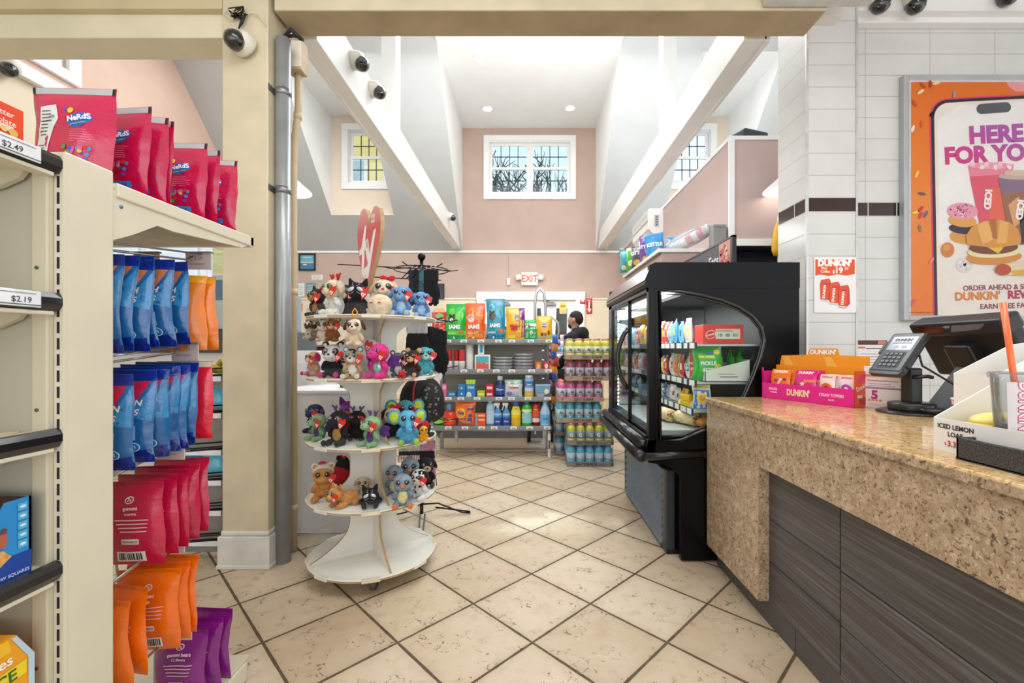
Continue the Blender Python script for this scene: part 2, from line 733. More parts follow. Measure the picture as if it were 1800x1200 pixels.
# side dormer gables
for i, (x0, x1) in enumerate(((L0, L1), (R0, R1))):
    a, b = (x0 + .30, x1 - .12) if i == 0 else (x0 + .12, x1 - .30)
    z0, z1 = 4.34, 5.37
    cm = mt('#e8d8c4', .7, 0, .02, 2)
    m = MB()
    m.box(x0, YL, RZ(YL), a, YL + .12, ZL, cm)
    m.box(b, YL, RZ(YL), x1, YL + .12, ZL, cm)
    m.box(a, YL, RZ(YL), b, YL + .12, z0, cm)
    m.box(a, YL, z1, b, YL + .12, ZL, cm)
    struct(m, 'wall_dormer')
    leaded_window('window_%d' % (i + 2), a + .02, b - .02, z0 + .02, z1 - .02, YL, 1, 4, 2, None, .12)

# left wall (gable) -------------------------------------------------
XL = -5.27
PINKL = mt('#d8baa9', .7, 0, .03, 2)
m = MB()


def lw(y0, y1, z0, z1, mm):
    m.box(XL - .12, y0, z0, XL, y1, z1, mm)


lw(-3, 9.05, 0, .85, CREAM)
lw(-3, 5.0, .85, 4.12, CREAM)
lw(8.3, 9.05, .85, 4.12, CREAM)
lw(5.0, 8.3, 3.05, 4.12, WHITE)
lw(-3, 2.2, 4.12, 7.5, PINKL)
lw(5.05, 9.05, 4.12, 7.5, PINKL)
lw(2.2, 5.05, 4.12, 4.42, PINKL)
lw(2.2, 5.05, 5.9, 7.5, PINKL)
struct(m, 'wall_left')
m = MB()
m.box(XL, 1.5, 4.06, XL + .08, 8.85, 4.17, WTRIM, .01)
m.box(XL, 1.5, 4.17, XL + .045, 8.85, 4.22, WTRIM, .01)
struct(m, 'trim_3')
m = MB()                                          # upper window with blinds
m.box(XL, 2.06, 4.30, XL + .05, 5.19, 4.42, WTRIM, .008)
m.box(XL, 2.06, 5.9, XL + .05, 5.19, 6.02, WTRIM, .008)
m.box(XL, 2.06, 4.42, XL + .05, 2.2, 5.9, WTRIM, .008)
m.box(XL, 5.05, 4.42, XL + .05, 5.19, 5.9, WTRIM, .008)
m.box(XL - .08, 4.92, 4.42, XL - .03, 5.05, 5.9, WTRIM)
o = struct(m, 'window_4')
b = MB()
for k in range(46):
    z = 4.43 + k * .0315
    b.add([(XL - .05, 2.2, z), (XL - .05, 4.92, z), (XL - .022, 4.92, z + .02), (XL - .022, 2.2, z + .02)], [(0, 1, 2, 3)], mt('#e9ebec', .5, 0, .01))
b.build('blind', o)
m = MB()                                          # lower shop windows on the left
for y in (5.0, 6.1, 7.2, 8.24):
    m.box(XL - .1, y, .85, XL + .02, y + .07, 3.05, WTRIM)
for z in (.85, 2.25, 2.98):
    m.box(XL - .105, 4.99, z, XL + .025, 8.32, z + .07, WTRIM)
o = struct(m, 'window_5')
g = MB()
g.box(XL - .06, 5.0, .85, XL - .05, 8.3, 3.05, PANE)
g.build('pane', o)
# right wall and front bulkhead
m = MB()
m.box(5.27, 3.3, 0, 5.4, 9.05, 7.5, WHITE)
struct(m, 'wall_right')
m = MB()
m.box(-5.27, 2.72, 3.3, 1.93, 2.80, 5.7, WHITE)
m.box(1.93, 2.80, 3.66, 5.27, 2.86, 5.7, WHITE)
struct(m, 'wall_front')
# ceiling over the counter end of the shop
m = MB()
m.box(-6, -3, 3.66, 6, 2.72, 3.72, CEILW)
m.box(1.93, 2.72, 3.66, 6, 3.2, 3.72, CEILW)
struct(m, 'ceiling')

# roof timbers: horizontal tie beams, posts, and the cream cross beam
m = MB()
m.box(-1.485, 2.85, 3.245, -1.36, 8.9, 3.585, WTRIM, .006)
m.box(-1.50, 2.85, 3.235, -1.475, 8.9, 3.27, WTRIM)
struct(m, 'beam')
m = MB()
m.box(1.386, 2.85, 3.245, 1.535, 8.9, 3.56, WTRIM, .006)
m.box(1.52, 2.85, 3.235, 1.55, 8.9, 3.27, WTRIM)
struct(m, 'beam')
for x0, x1 in ((-1.515, -1.362), (1.386, 1.52)):
    m = MB()
    m.box(x0, 4.56, 3.56, x1, 4.72, 7.3, WTRIM, .004)
    struct(m, 'post')
m = MB()
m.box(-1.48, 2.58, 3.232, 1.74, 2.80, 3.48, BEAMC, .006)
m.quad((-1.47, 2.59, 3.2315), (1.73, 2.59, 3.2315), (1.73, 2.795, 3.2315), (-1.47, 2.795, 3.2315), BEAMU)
struct(m, 'beam')
m = MB()
m.box(-5.2, 2.60, 3.085, -1.77, 2.80, 3.225, mt('#e3dcc0', .5, 0, .03, 4), .004)
m.box(-5.2, 2.56, 3.225, -1.77, 2.80, 3.48, mt('#cdbf98', .5, 0, .04, 4), .004)
struct(m, 'beam')
m = MB()                                          # cream column with plinth
m.box(-1.768, 2.56, .0, -1.503, 2.82, 3.6, BEAMC, .006)
o = struct(m, 'column')
p = MB()
pm = mt('#d9d8d0', .45, 0, .08, 6)
p.box(-1.785, 2.543, 0, -1.486, 2.837, .185, pm, .004)
p.box(-1.79, 2.538, .0, -1.481, 2.842, .022, pm, .004)
p.box(-1.775, 2.553, .185, -1.496, 2.827, .215, pm, .01)
p.build('plinth', o)

# tiled pier and wall behind the counter ---------------------------------


def tile_mat(name, axis, off, width, ztop, joint=True):
    g = G(name)
    p = g.tc.outputs['Object']
    c = g.xyz(p)
    a, z = c[axis], c[2]
    RH = .1516
    zz = g.math('SUBTRACT', z, ztop)
    up = g.math('GREATER_THAN', zz, 0)
    zr = g.math('MULTIPLY_ADD', g.math('SUBTRACT', 1, up), .0996, zz)     # below the band the courses restart
    dz = g.math('MULTIPLY', g.math('PINGPONG', g.math('DIVIDE', g.math('ADD', zr, 50 * RH), RH), .5), RH)
    d = dz
    da = g.math('MULTIPLY', g.math('PINGPONG', g.math('DIVIDE', g.math('SUBTRACT', a, off - 20 * width), width), .5), width)
    if joint:
        d = g.math('MINIMUM', dz, da)
    grout = g.math('LESS_THAN', d, .0026)
    band = g.math('MULTIPLY', g.math('LESS_THAN', zz, 0), g.math('GREATER_THAN', zz, -.0996))
    db = g.math('MULTIPLY', g.math('PINGPONG', g.math('DIVIDE', g.math('SUBTRACT', a, off + .02 - 20 * .205), .205), .5), .205)
    bg = g.math('LESS_THAN', g.math('MINIMUM', db, g.math('MINIMUM', g.math('ABSOLUTE', zz), g.math('ABSOLUTE', g.math('ADD', zz, .0996)))), .004)
    n = g.noise(p, 3, 3)
    wc = g.ramp(n, [(.3, '#d6d5d1'), (.7, '#dfdedb')])
    c1 = g.mix(grout, wc, lin('#b9b5ab'))
    brown = g.ramp(n, [(.3, '#2b1a1c'), (.7, '#3d2724')])
    c2 = g.mix(bg, brown, lin('#c9c4b8'))
    g.set(Base_Color=g.mix(band, c1, c2), Roughness=g.math('MULTIPLY_ADD', grout, .4, .13))
    g.bump(g.math('SUBTRACT', 1, g.math('MAXIMUM', g.math('MULTIPLY', grout, g.math('SUBTRACT', 1, band)), 0)), .2, .003)
    return g.m


m = MB()
m.box(1.912, 3.05, 0, 2.256, 3.40, 3.66, tile_mat('tile_pier', 1, 3.17, .30, 2.303, False))
m.box(1.905, 3.043, 0, 1.922, 3.056, 3.66, mt('#d9dad8', .3, .5))
m.box(2.247, 3.043, 0, 2.259, 3.052, 3.66, mt('#cfcfcb', .3, .4))
struct(m, 'pillar')
m = MB()
m.box(2.256, 3.18, 0, 5.4, 3.40, 3.66, tile_mat('tile_wall', 0, 2.414, .4637, 2.312))
struct(m, 'wall_right')
m = MB()                                          # cornice over the tiled wall
m.box(2.256, 3.05, 3.585, 5.4, 3.18, 3.66, WTRIM)
m.box(2.256, 3.11, 3.55, 5.4, 3.18, 3.60, WTRIM, .008)
struct(m, 'trim_4')
m = MB()
m.box(1.36, 2.50, 3.245, 1.96, 2.575, 3.40, mt('#d6d6d2', .4), .004)
m.box(1.34, 2.47, 3.30, 1.96, 2.575, 3.33, mt('#c4c4c0', .4), .004)
struct(m, 'trim_5')

# pink partition (office box) on the right --------------------------------
m = MB()
m.box(1.84, 4.05, 2.26, 3.9, 8.9, 3.18, MAUVE)
m.box(1.84, 4.4, 0, 1.90, 8.9, 2.26, CREAM)
m.box(3.84, 4.06, 0, 3.9, 8.9, 2.26, CREAM)
m.box(1.84, 4.062, 0, 1.9, 4.45, 2.26, MAUVE)
m.box(1.9, 4.30, 0, 3.84, 4.36, 2.2, mt('#1a2034', .3, 0, .05))
struct(m, 'partition')
m = MB()
m.box(1.825, 4.04, 2.2, 3.9, 4.06, 2.262, WTRIM)
m.box(1.825, 4.035, 1.2, 1.875, 4.055, 3.18, WTRIM)
m.box(1.83, 4.04, 3.165, 3.9, 8.9, 3.2, WTRIM)
struct(m, 'trim_6')

# exit doors ---------------------------------------------------------
m = MB()
wf = WTRIM
m.box(DX0 - .10, YB - .05, 0, DX0 + .05, YB + .1, DZ - .05, wf, .006)
m.box(DX1 - .05, YB - .05, 0, DX1 + .13, YB + .1, DZ - .05, wf, .006)
m.box(DX0 - .11, YB - .055, DZ - .06, DX1 + .14, YB + .105, DZ + .10, wf, .006)
o = struct(m, 'door_1')
for k, (a, b) in enumerate(((DX0 + .05, .03), (.03, DX1 - .05))):
    d = MB()
    d.box(a + .001, YB, 0, a + .14, YB + .045, DZ - .061, wf)
    d.box(b - .14, YB, 0, b - .001, YB + .045, DZ - .061, wf)
    d.box(a + .14, YB, 0, b - .14, YB + .045, .35, wf)
    d.box(a + .14, YB, DZ - .22, b - .14, YB + .045, DZ - .061, wf)
    lf = d.build('door_leaf', o)
    g = MB()
    g.box(a + .14, YB + .015, .35, b - .14, YB + .025, DZ - .22, PANE)
    g.build('pane', lf)
    c = MB()
    xx = a + .28
    c.box(xx, YB - .06, DZ - .17, xx + .24, YB, DZ - .12, mt('#8d8f90', .4, .5), .008)
    c.tube([(xx + .2, YB - .05, DZ - .115), (xx - .02, YB - .09, DZ - .10), (xx + .1, YB - .02, DZ - .07)], .008, mt('#7c7e80', .4, .5))
    c.build('door_closer', lf)

# what stands outside: a bare tree behind the dormer, a yellow house wall -----
random.seed(11)
BARK = mt('#5c5754', .9, 0, .2, 20)
m = MB()


def branch(p, d, r, n):
    pts = [p.copy()]
    rr = [r]
    L = random.uniform(.9, 1.5) * (r / .16) ** .35
    for k in range(5):
        d = (d + Vector((random.uniform(-.28, .28), random.uniform(-.2, .2), random.uniform(-.12, .22)))).normalized()
        p = p + d * L / 5
        pts.append(p.copy())
        rr.append(r * (1 - .09 * (k + 1)))
    m.tube(pts, rr, BARK, 5)
    if n > 0:
        for k in range(random.choice((2, 3, 3))):
            nd = (d + Vector((random.uniform(-1, 1), random.uniform(-.5, .5), random.uniform(-.45, .6)))).normalized()
            branch(pts[random.choice((3, 4, 5))], nd, r * random.uniform(.5, .68), n - 1)


for x, y in ((-1.1, 13.6), (1.0, 14.6), (.2, 16.5)):
    m.tube([(x, y, 0), (x + .1, y, 2.5), (x, y, 4.3)], [.22, .18, .15], BARK, 9)
    branch(Vector((x, y, 4.2)), Vector((-.5, 0, .9)).normalized(), .13, 4)
    branch(Vector((x, y, 4.2)), Vector((.55, .1, .85)).normalized(), .13, 4)
o = m.build('bare_tree')
tag(o, 'bare leafless tree outside the high dormer window', 'tree')
t = thing('house', 'yellow house wall seen through the left dormer window', 'building', (-6.4, 13.2, 0))
m = MB()
m.box(-3, 0, 0, 2.6, 3, 8.9, mt('#f2dd92', .8, 0, .03))
m.build('wall', t)
m = MB()
m.prism([(-3.3, 8.9), (2.9, 8.9), (-.2, 11)], -.2, 3.2, mt('#8a8580', .8))
m.build('roof', t)
for x in (-2, .8):
    m = MB()
    m.box(x, -.03, 5.6, x + .8, .02, 6.9, WTRIM, .01)
    w = m.build('window', t)
    m = MB()
    m.box(x + .08, -.04, 5.68, x + .72, -.028, 6.82, mt('#b9cfd8', .15))
    m.build('pane', w)
m = MB()
m.quad((-40, 9.2, -.02), (40, 9.2, -.02), (40, 60, -.02), (-40, 60, -.02), mt('#bdbcb6', .9))
m.quad((-40, -6, -.02), (-5.5, -6, -.02), (-5.5, 9.2, -.02), (-40, 9.2, -.02), mt('#c9c8c2', .9))
struct(m, 'ground')
# ================================================================ candy shelving on the left
CRM = mt('#dcd5be', .42, 0, .03, 4)
CRM2 = mt('#cfc7ae', .45, 0, .03, 4)
CHB = mt('#141416', .25, 0, .05, 5, .4)
WIRE = mt('#a9a7a3', .3, .9, .05, 9)
g0 = thing('shelving_unit', 'cream slotted metal shelving unit with candy hooks, beside the cream column', 'shelf', (-1.062, 1.02, 0))
OX, OY = -1.062, 1.02


def lo(m):                                                # world-built mesh -> local to the unit
    m.v = [Vector((v.x - OX, v.y - OY, v.z)) for v in m.v]
    return m


m = MB()
m.box(-1.32, 1.02, 0, -1.062, 1.138, 1.722, CRM, .006)
m.box(-1.60, 1.06, 0, -1.30, 1.138, 1.70, CRM2)
lo(m).build('end_panel', g0)
m = MB()
m.box(-1.082, 1.012, 0, -1.0615, 1.022, 1.715, CRM)
for k in range(46):
    z = 1.672 - k * .0369
    if z > .03:
        m.box(-1.0745, 1.0105, z, -1.0695, 1.0125, z + .026, mt('#1b1a18', .8))
lo(m).build('slotted_upright', g0)
m = MB()
m.box(-1.45, 1.005, 0, -1.118, 1.02, 1.70, mt('#bdb8a6', .5, 0, .03, 3))
m.box(-1.119, .998, 0, -1.083, 1.02, 1.69, CRM2, .003)
for z in (1.45, 1.13, .55):
    m.cyl((-1.105, .9975, z), (-1.105, .9955, z), .004, mt('#5d5a50', .5, .4), 8)
lo(m).build('side_panel', g0)
m = MB()
m.box(-1.47, .3, 0, -1.45, 1.02, 2.05, mt('#d9d2b4', .5, 0, .03, 3))
lo(m).build('back_panel', g0)
for i, (z, lab) in enumerate(((1.687, '2.49'), (1.374, '2.19'), (1.066, None), (.765, None), (.455, None))):
    m = MB()
    m.box(-1.45, .3, z - .022, -1.075, 1.008, z + .012, CRM, .003)
    for k in range(6):
        x = -1.10 - k * .05
        m.box(x - .022, .3, z + .012, x, 1.004, z + .016, CRM2, .001)
    m.box(-1.10, .3, z - .031, -1.068, 1.0, z - .022, CRM, .002)
    s = lo(m).build('shelf', g0)
    m = MB()
    pts = [(-1.078, z - .022), (-1.070, z - .021), (-1.062, z - .008), (-1.062, z + .008), (-1.068, z + .019), (-1.078, z + .021)]
    m.prism(pts, .3, 1.013, CHB, None, 'y')
    lo(m).build('price_channel', s)
    if lab:
        m = MB()
        m.box(-1.064, .72, z - .017, -1.0605, .966, z + .018, mt('#eceff2', .3), .001)
        f = flat(m, (-1.0604, 0, z), (0, 1, 0), (0, 0, 1))
        dk = pr('#3a3f4a')
        f.text('$' + lab, .928 if i else .912, -.008, .017, dk, 1, .008)
        f.rect(.87, -.014, .965, -.0115, pr('#6a6f78'), 1)
        f.rect(.87, .0105, .955, .0122, pr('#8a8f98'), 1)
        lo(m).build('price_label', s)
    m = MB()
    m.prism([(-1.42, z - .022), (-1.42, z - .10), (-1.30, z - .085), (-1.18, z - .06), (-1.135, z - .04), (-1.12, z - .022)], .985, .997, CRM2, None, 'y')
    lo(m).build('bracket', s)
# end-cap shelf and its brackets
ZS = 1.692
m = MB()
m.box(-1.70, 1.14, ZS - .012, -1.07, 1.715, ZS, CRM, .003)
m.box(-1.085, 1.15, ZS - .032, -1.065, 1.722, ZS + .006, CRM, .004)
m.box(-1.70, 1.70, ZS - .034, -1.065, 1.722, ZS + .006, CRM, .004)
m.box(-1.69, 1.15, ZS - .030, -1.09, 1.70, ZS - .012, mt('#b9b3a0', .5), .004)
s = lo(m).build('shelf', g0)
m = MB()
m.prism([(1.139, 1.68), (1.69, 1.672), (1.70, 1.664), (1.66, 1.645), (1.34, 1.62), (1.28, 1.622), (1.2, 1.575), (1.139, 1.545)], -1.080, -1.070, CRM, None, 'x')
m.cyl((-1.071, 1.165, 1.64), (-1.068, 1.165, 1.64), .005, mt('#6f8fb0', .4, .6), 10)
lo(m).build('bracket', s)
m = MB()
m.box(-1.70, 1.14, .0, -1.075, 1.70, .07, CRM, .006)
m.box(-1.70, 1.13, .07, -1.08, 1.72, .082, CRM2, .003)
lo(m).build('base_deck', g0)
m = MB()
m.box(-1.72, 1.138, .08, -1.09, 1.15, 1.55, mt('#cfc9b6', .6, 0, .03, 4))
lo(m).build('pegboard', g0)


def hook(x, z0, z1, y1, tagtext, tz=-.02):
    m = MB()
    m.tube([(x, 1.145, z0), (x, y1 - .03, z1 - .006), (x, y1, z1 + .012)], .0035, WIRE, 7)
    m.tube([(x + .02, 1.145, z0 + .018), (x + .02, y1 + .02, z1 + .022)], .003, WIRE, 7)
    m.box(x - .03, 1.146, z0 - .02, x + .045, 1.152, z0 + .035, WIRE, .002)
    h = lo(m).build('peg_hook', g0)
    t = MB()
    t.box(x - .035, y1 + .012, z1 - .032, x + .055, y1 + .016, z1 + .028, mt('#cfc0bd', .35, 0, .03, 9), .002)
    t.box(x - .036, y1 + .008, z1 + .024, x + .056, y1 + .022, z1 + .030, mt('#8f8a84', .4, .2), .001)
    f = flat(t, (x + .01, y1 + .0118, z1 + .005), (1, 0, 0), (0, 0, 1))
    f.text(tagtext, 0, -.004, .016, pr('#8d7c80'), 1, .004)
    f.rect(-.03, -.02, .02, -.016, pr('#a4979a'), 1)
    lo(t).build('price_tag', h)


hook(-1.15, 1.530, 1.572, 1.52, '3.29')
hook(-1.33, 1.530, 1.572, 1.52, '3.29')
hook(-1.15, 1.222, 1.258, 1.46, '$3.29')
hook(-1.15, .900, .945, 1.40, '2.79')
hook(-1.15, .605, .650, 1.40, '2.79')
hook(-1.15, .305, .352, 1.43, '2.79')


# ---------------------------------------------------------------- bags
def bag_fn(w, h, t, seed, flare=.04, side=-1, flatb=.0):
    def th(x, z):
        u, v = x / (w / 2), z / h
        e = max(0.0, 1 - abs(u) ** 3.2)
        v2 = min(1, max(0, (v - .03 + flatb) / (.90 + flatb)))
        p = max(0.0, math.sin(PI * v2)) ** .55
        n = noise.noise(Vector((x * 22 + seed, z * 12, seed * 3.1))) * .22 + noise.noise(Vector((x * 55, z * 30 + seed, seed))) * .09
        return t / 2 * e * p * (1 + n) + .0012

    def fn(x, z, off):
        v = z / h
        ww = 1 - flare * math.sin(PI * min(1, max(0, v))) + .008 * math.sin(v * 23 + seed)
        sk = .004 * math.sin(v * 7 + seed * 2)
        return Vector((x * ww + sk, side * (th(x, z) + off), z))
    return fn


def bag_mesh(mb, w, h, t, m, seed, flare=.04, nx=18, nz=26, back=None, flatb=.0):
    for side in (-1, 1):
        fn = bag_fn(w, h, t, seed if side < 0 else seed + 5, flare, side, flatb)
        f0 = bag_fn(w, h, t, seed, flare, -1, flatb)
        vs, fs = [], []
        for j in range(nz + 1):
            for i in range(nx + 1):
                x, z = (i / nx - .5) * w, j / nz * h
                p = fn(x, z, 0)
                if i in (0, nx) or j in (0, nz):
                    p = f0(x, z, 0)
                    p.y = 0
                q = f0(x, z, 0)
                p.x = q.x
                vs.append(p)
        for j in range(nz):
            for i in range(nx):
                a = j * (nx + 1) + i
                f = (a, a + 1, a + nx + 2, a + nx + 1)
                fs.append(f if side < 0 else f[::-1])
        mb.add(vs, fs, m if side < 0 or back is None else back, None, True)
    return Surf(mb, bag_fn(w, h, t, seed, flare, -1, flatb), .02)


def nerds(seed):
    m = MB()
    w, h, t = .215, .262, .05
    s = bag_mesh(m, w, h, t, film('#bd0845'), seed, .05)
    hw = w / 2
    s.rect(-hw * .985, h - .020, hw * .985, h - .002, mt('#c9cdd0', .25, .5, .03, 9))
    s.rect(-hw * .985, h - .020, -hw * .92, h - .002, pr('#101010'), 2)
    s.rect(hw * .92, h - .020, hw * .985, h - .002, pr('#101010'), 2)
    s.ell(.0, h - .011, .0032, .0032, pr('#d8c9b4'), 2, 10)
    # facts panel with torn edge
    s.poly([(-.075, .20), (-.03, .205), (-.022, .165), (-.036, .12), (-.044, .075), (-.046, .01), (-.082, .01), (-.078, .10)], mt('#d9dcdc', .3, 0, .03, 9), 1)
    s.lines(-.072, .02, -.05, .10, 12, pr('#5a5f60'), 2, .3)
    s.lines(-.070, .12, -.042, .195, 8, pr('#4a4f50'), 2, .3)
    s.rect(-.073, .158, -.036, .160, pr('#222222'), 3)
    s.text('100', -.040, .166, .012, pr('#222222'), 3)
    # logo blob and lettering
    s.ell(.030, .166, .032, .017, pr('#1d62b8'), 1, 22, .25)
    s.ell(.028, .157, .024, .013, pr('#1a5fae'), 1, 18, .25)
    s.text('NeRdS', .030, .163, .021, pr('#f6f8ff'), 3, .03, .18)
    s.text('gummy clusters', .030, .152, .0065, pr('#c7e04a'), 3, .0, .18)
    s.ell(.006, .19, .008, .008, pr('#e8c51e'), 2)
    s.ell(-.006, .194, .006, .006, pr('#6d3fa0'), 2)
    s.lines(.01, .105, .066, .142, 6, pr('#f07aa4'), 1, .25)
    random.seed(3)
    for k in range(22):
        s.ell(random.uniform(-.012, .062), random.uniform(.055, .092), .0055, .0055, pr(random.choice(['#2f9e4a', '#5a4ab0', '#e0b020', '#e04a9a', '#3b8fd0', '#c23a1e'])), 1 + k % 3, 9)
    s.rrect(.018, .024, .070, .040, .003, pr('#2f7fd0'), 1)
    s.text('g 0 9 8', .044, .028, .009, pr('#123a6a'), 2, .01)
    s.rect(-.03, .004, .02, .018, pr('#ef6f95'), 1)
    s.lines(-.026, .005, .012, .016, 2, pr('#7a1f3c'), 2, .4)
    return m


NPOS = [(-1.197, 1.163, .04, 0), (-1.178, 1.262, -.10, 1), (-1.176, 1.300, .15, 0), (-1.180, 1.34, -.06, 1), (-1.182, 1.478, .02, 0), (-1.178, 1.545, -.12, 1), (-1.172, 1.61, .10, 0)]
pA = None
for i, (x, y, rz, k) in enumerate(NPOS):
    if i < 2:
        o = nerds(2 + i * 3).build('candy_bag')
        if i == 0:
            pA = o
        else:
            pB = o
    else:
        o = copy_tree(pA if k == 0 else pB)
    o.location = (x, y, ZS + .004)
    o.rotation_euler = (R(-3), 0, rz)
    tag(o, 'shiny pink candy bag with silver top, %s from the front on the cream top shelf' % ORD[i], 'bag of candy', 'pink candy bags on the top shelf')


def ring_bag(seed, accent, txt, w=.19, h=.262):
    m = MB()
    s = bag_mesh(m, w, h, .045, film('#185f9c'), seed, .06)
    hw = w / 2
    s.rect(-hw * .99, h * .885, hw * .99, h * .995, film('#0a2588'), 1)
    s.rect(-hw * .99, .002, hw * .99, h * .085, film('#092280'), 1)
    s.poly([(-hw * .95, h * .07), (-hw * .1, h * .085), (hw * .95, h * .15), (hw * .95, h * .08), (hw * .3, .01), (-hw * .9, .01)], film('#092280'), 1)
    s.poly([(hw * .1, h * .88), (hw * .85, h * .88), (hw * .25, h * .43), (-hw * .3, h * .43)], film(accent), 1)
    s.poly([(-hw * .95, h * .88), (-hw * .4, h * .88), (-hw * .95, h * .62)], film(accent), 1)
    s.poly([(hw * .97, h * .86), (hw * .97, h * .45), (hw * .35, h * .50)], film('#3185bd'), 1)
    a, b = txt
    s.text(a, hw * .30, h * .62, .023, pr('#f2e6d8'), 3, .03, .0, .18)
    s.text(b, hw * .30, h * .52, .023, pr('#f2e6d8'), 3, .03, .0, .18)
    s.rect(-hw * .05, h * .25, hw * .62, h * .40, pr('#8cc7e4'), 2)
    s.ell(hw * .55, h * .175, .016, .013, pr('#d4ecf6'), 2, 20)
    s.ell(hw * .55, h * .175, .014, .011, pr('#2476b8'), 3, 20)
    s.text('m', hw * .55, h * .16, .018, pr('#e4f2f8'), 4, .01)
    s.barcode(-hw * .2, h * .04, hw * .3, h * .12, 3)
    return m


def gummi(color, dark, title, seed, w=.18, h=.245):
    m = MB()
    s = bag_mesh(m, w, h, .045, film(color), seed, .05)
    hw = w / 2
    for k in range(5):
        s.rect(-hw * .97, h * (.93 + k * .013), hw * .97, h * (.935 + k * .013), film(dark), 1)
    s.ell(.01, h * .80, .013, .010, pr('#f0e8e8'), 2, 18, .3)
    s.ell(.01, h * .80, .010, .0075, film(color), 3, 18, .3)
    s.text('7s', .01, h * .785, .014, pr('#f3efe9'), 4, .01)
    s.text(title[0], .012, h * .685, .015, pr('#f6eef0'), 2, .015)
    s.text(title[1], .012, h * .625, .012, pr('#f6eef0'), 2, .01)
    for k in range(4):
        s.rect(-.035 + .004 * k, h * (.56 - k * .045), .06 - .003 * k, h * (.572 - k * .045), pr('#e8c4cc'), 2)
    s.rrect(-.02, h * .28, .03, h * .345, .003, pr('#ead9d6'), 2)
    s.text('REWARDS', .005, h * .298, .0095, pr('#3a2a2a'), 3, .004)
    s.barcode(-.035, h * .055, .045, h * .19, 2)
    return m


def hang(protos, poses, cat, labels, group):
    for i, (xr, d, z, rz) in enumerate(poses):
        o = protos[i] if i < len(protos) else copy_tree(protos[i % len(protos)])
        o.location = (xr - .092, d, z)
        o.rotation_euler = (R(random.uniform(-3, 3)), R(random.uniform(-1.5, 1.5)), rz)
        tag(o, labels(i), cat, group)


random.seed(5)
pp = [ring_bag(s, '#d0784a', ('PEACH', 'RINGS')).build('candy_bag') for s in (1, 4, 8)]
hang(pp, [(-1.075, 1.168, 1.256, .05), (-1.068, 1.205, 1.262, -.1), (-1.066, 1.242, 1.260, .1), (-1.068, 1.275, 1.268, .04), (-1.066, 1.33, 1.272, .1), (-1.07, 1.405, 1.278, .0)], 'bag of candy',
     lambda i: 'blue bag of peach ring candy, %s from the front on the upper hook' % ORD[i], 'blue peach candy bags')
ob = []
for s in (3, 6):
    m = MB()
    sf = bag_mesh(m, .175, .25, .04, film('#e87c0c'), s, .06)
    sf.rect(-.085, .225, .085, .248, film('#f7a21c'), 1)
    sf.rect(-.03, .02, .02, .055, pr('#c9798a'), 2)
    ob.append(m.build('candy_bag'))
hang(ob, [(-1.07, 1.463, 1.262, .35), (-1.066, 1.525, 1.262, .15)], 'bag of candy',
     lambda i: ['plain orange candy bag hanging behind the blue peach bags', 'plain orange candy bag at the far end of the upper hook'][i], None)
pp = [ring_bag(s, '#cf1f48', ('MELON', 'RINGS')).build('candy_bag') for s in (11, 14, 18)]
hang(pp, [(-1.066, 1.20, .938, .05), (-1.068, 1.256, .944, .12), (-1.066, 1.30, .946, .3), (-1.07, 1.34, .95, .35), (-1.066, 1.372, .956, .2), (-1.07, 1.418, .962, .1)], 'bag of candy',
     lambda i: 'blue and red bag of melon ring candy, %s from the front on the second hook' % ORD[i], 'blue melon candy bags')
m = MB()
sf = bag_mesh(m, .175, .26, .04, film('#dd1233'), 21, .05)
sf.lines(-.03, .15, .05, .20, 4, pr('#ec5c72'), 2, .2)
sf.barcode(-.04, .02, .03, .055, 2)
sf.rect(-.02, .12, .02, .145, pr('#e9d3d0'), 2)
sf.rect(-.087, .24, .087, .258, mt('#e9c9b8', .3), 1)
o = m.build('candy_bag', None, (-1.15, 1.49, .965), (0, 0, .1))
tag(o, 'plain red candy bag hanging behind the blue melon bags', 'bag of candy')
pp = [gummi('#bd0c40', '#a80d39', ('gummi', 'worms'), s).build('candy_bag') for s in (31, 34)]
hang(pp, [(-1.064, 1.300, .636, .06), (-1.066, 1.358, .64, .02), (-1.066, 1.402, .645, -.05), (-1.068, 1.43, .648, .25), (-1.07, 1.485, .655, .05)], 'bag of candy',
     lambda i: 'crimson bag of gummi worms, %s from the front on the third hook' % ORD[i], 'crimson gummi bags')
pp = [gummi('#e86c08', '#cf6408', ('gummi', 'rings'), s).build('candy_bag') for s in (41, 44)]
hang(pp, [(-1.066, 1.197, .346, .05), (-1.064, 1.262, .35, -.2), (-1.066, 1.352, .350, .1), (-1.068, 1.392, .352, .15), (-1.068, 1.435, .354, -.05)], 'bag of candy',
     lambda i: 'orange bag of gummi candy, %s from the front on the fourth hook' % ORD[i], 'orange gummi bags')
pp = [gummi('#80107c', '#6e0d69', ('gummi bears', '12 flavors'), s).build('candy_bag') for s in (51,)]
hang(pp, [(-1.07, 1.478, .088, .0), (-1.066, 1.53, .09, .12), (-1.064, 1.59, .09, -.06)], 'bag of candy',
     lambda i: 'purple bag of gummi bears, %s from the front on the lowest hook' % ORD[i], 'purple gummi bags')

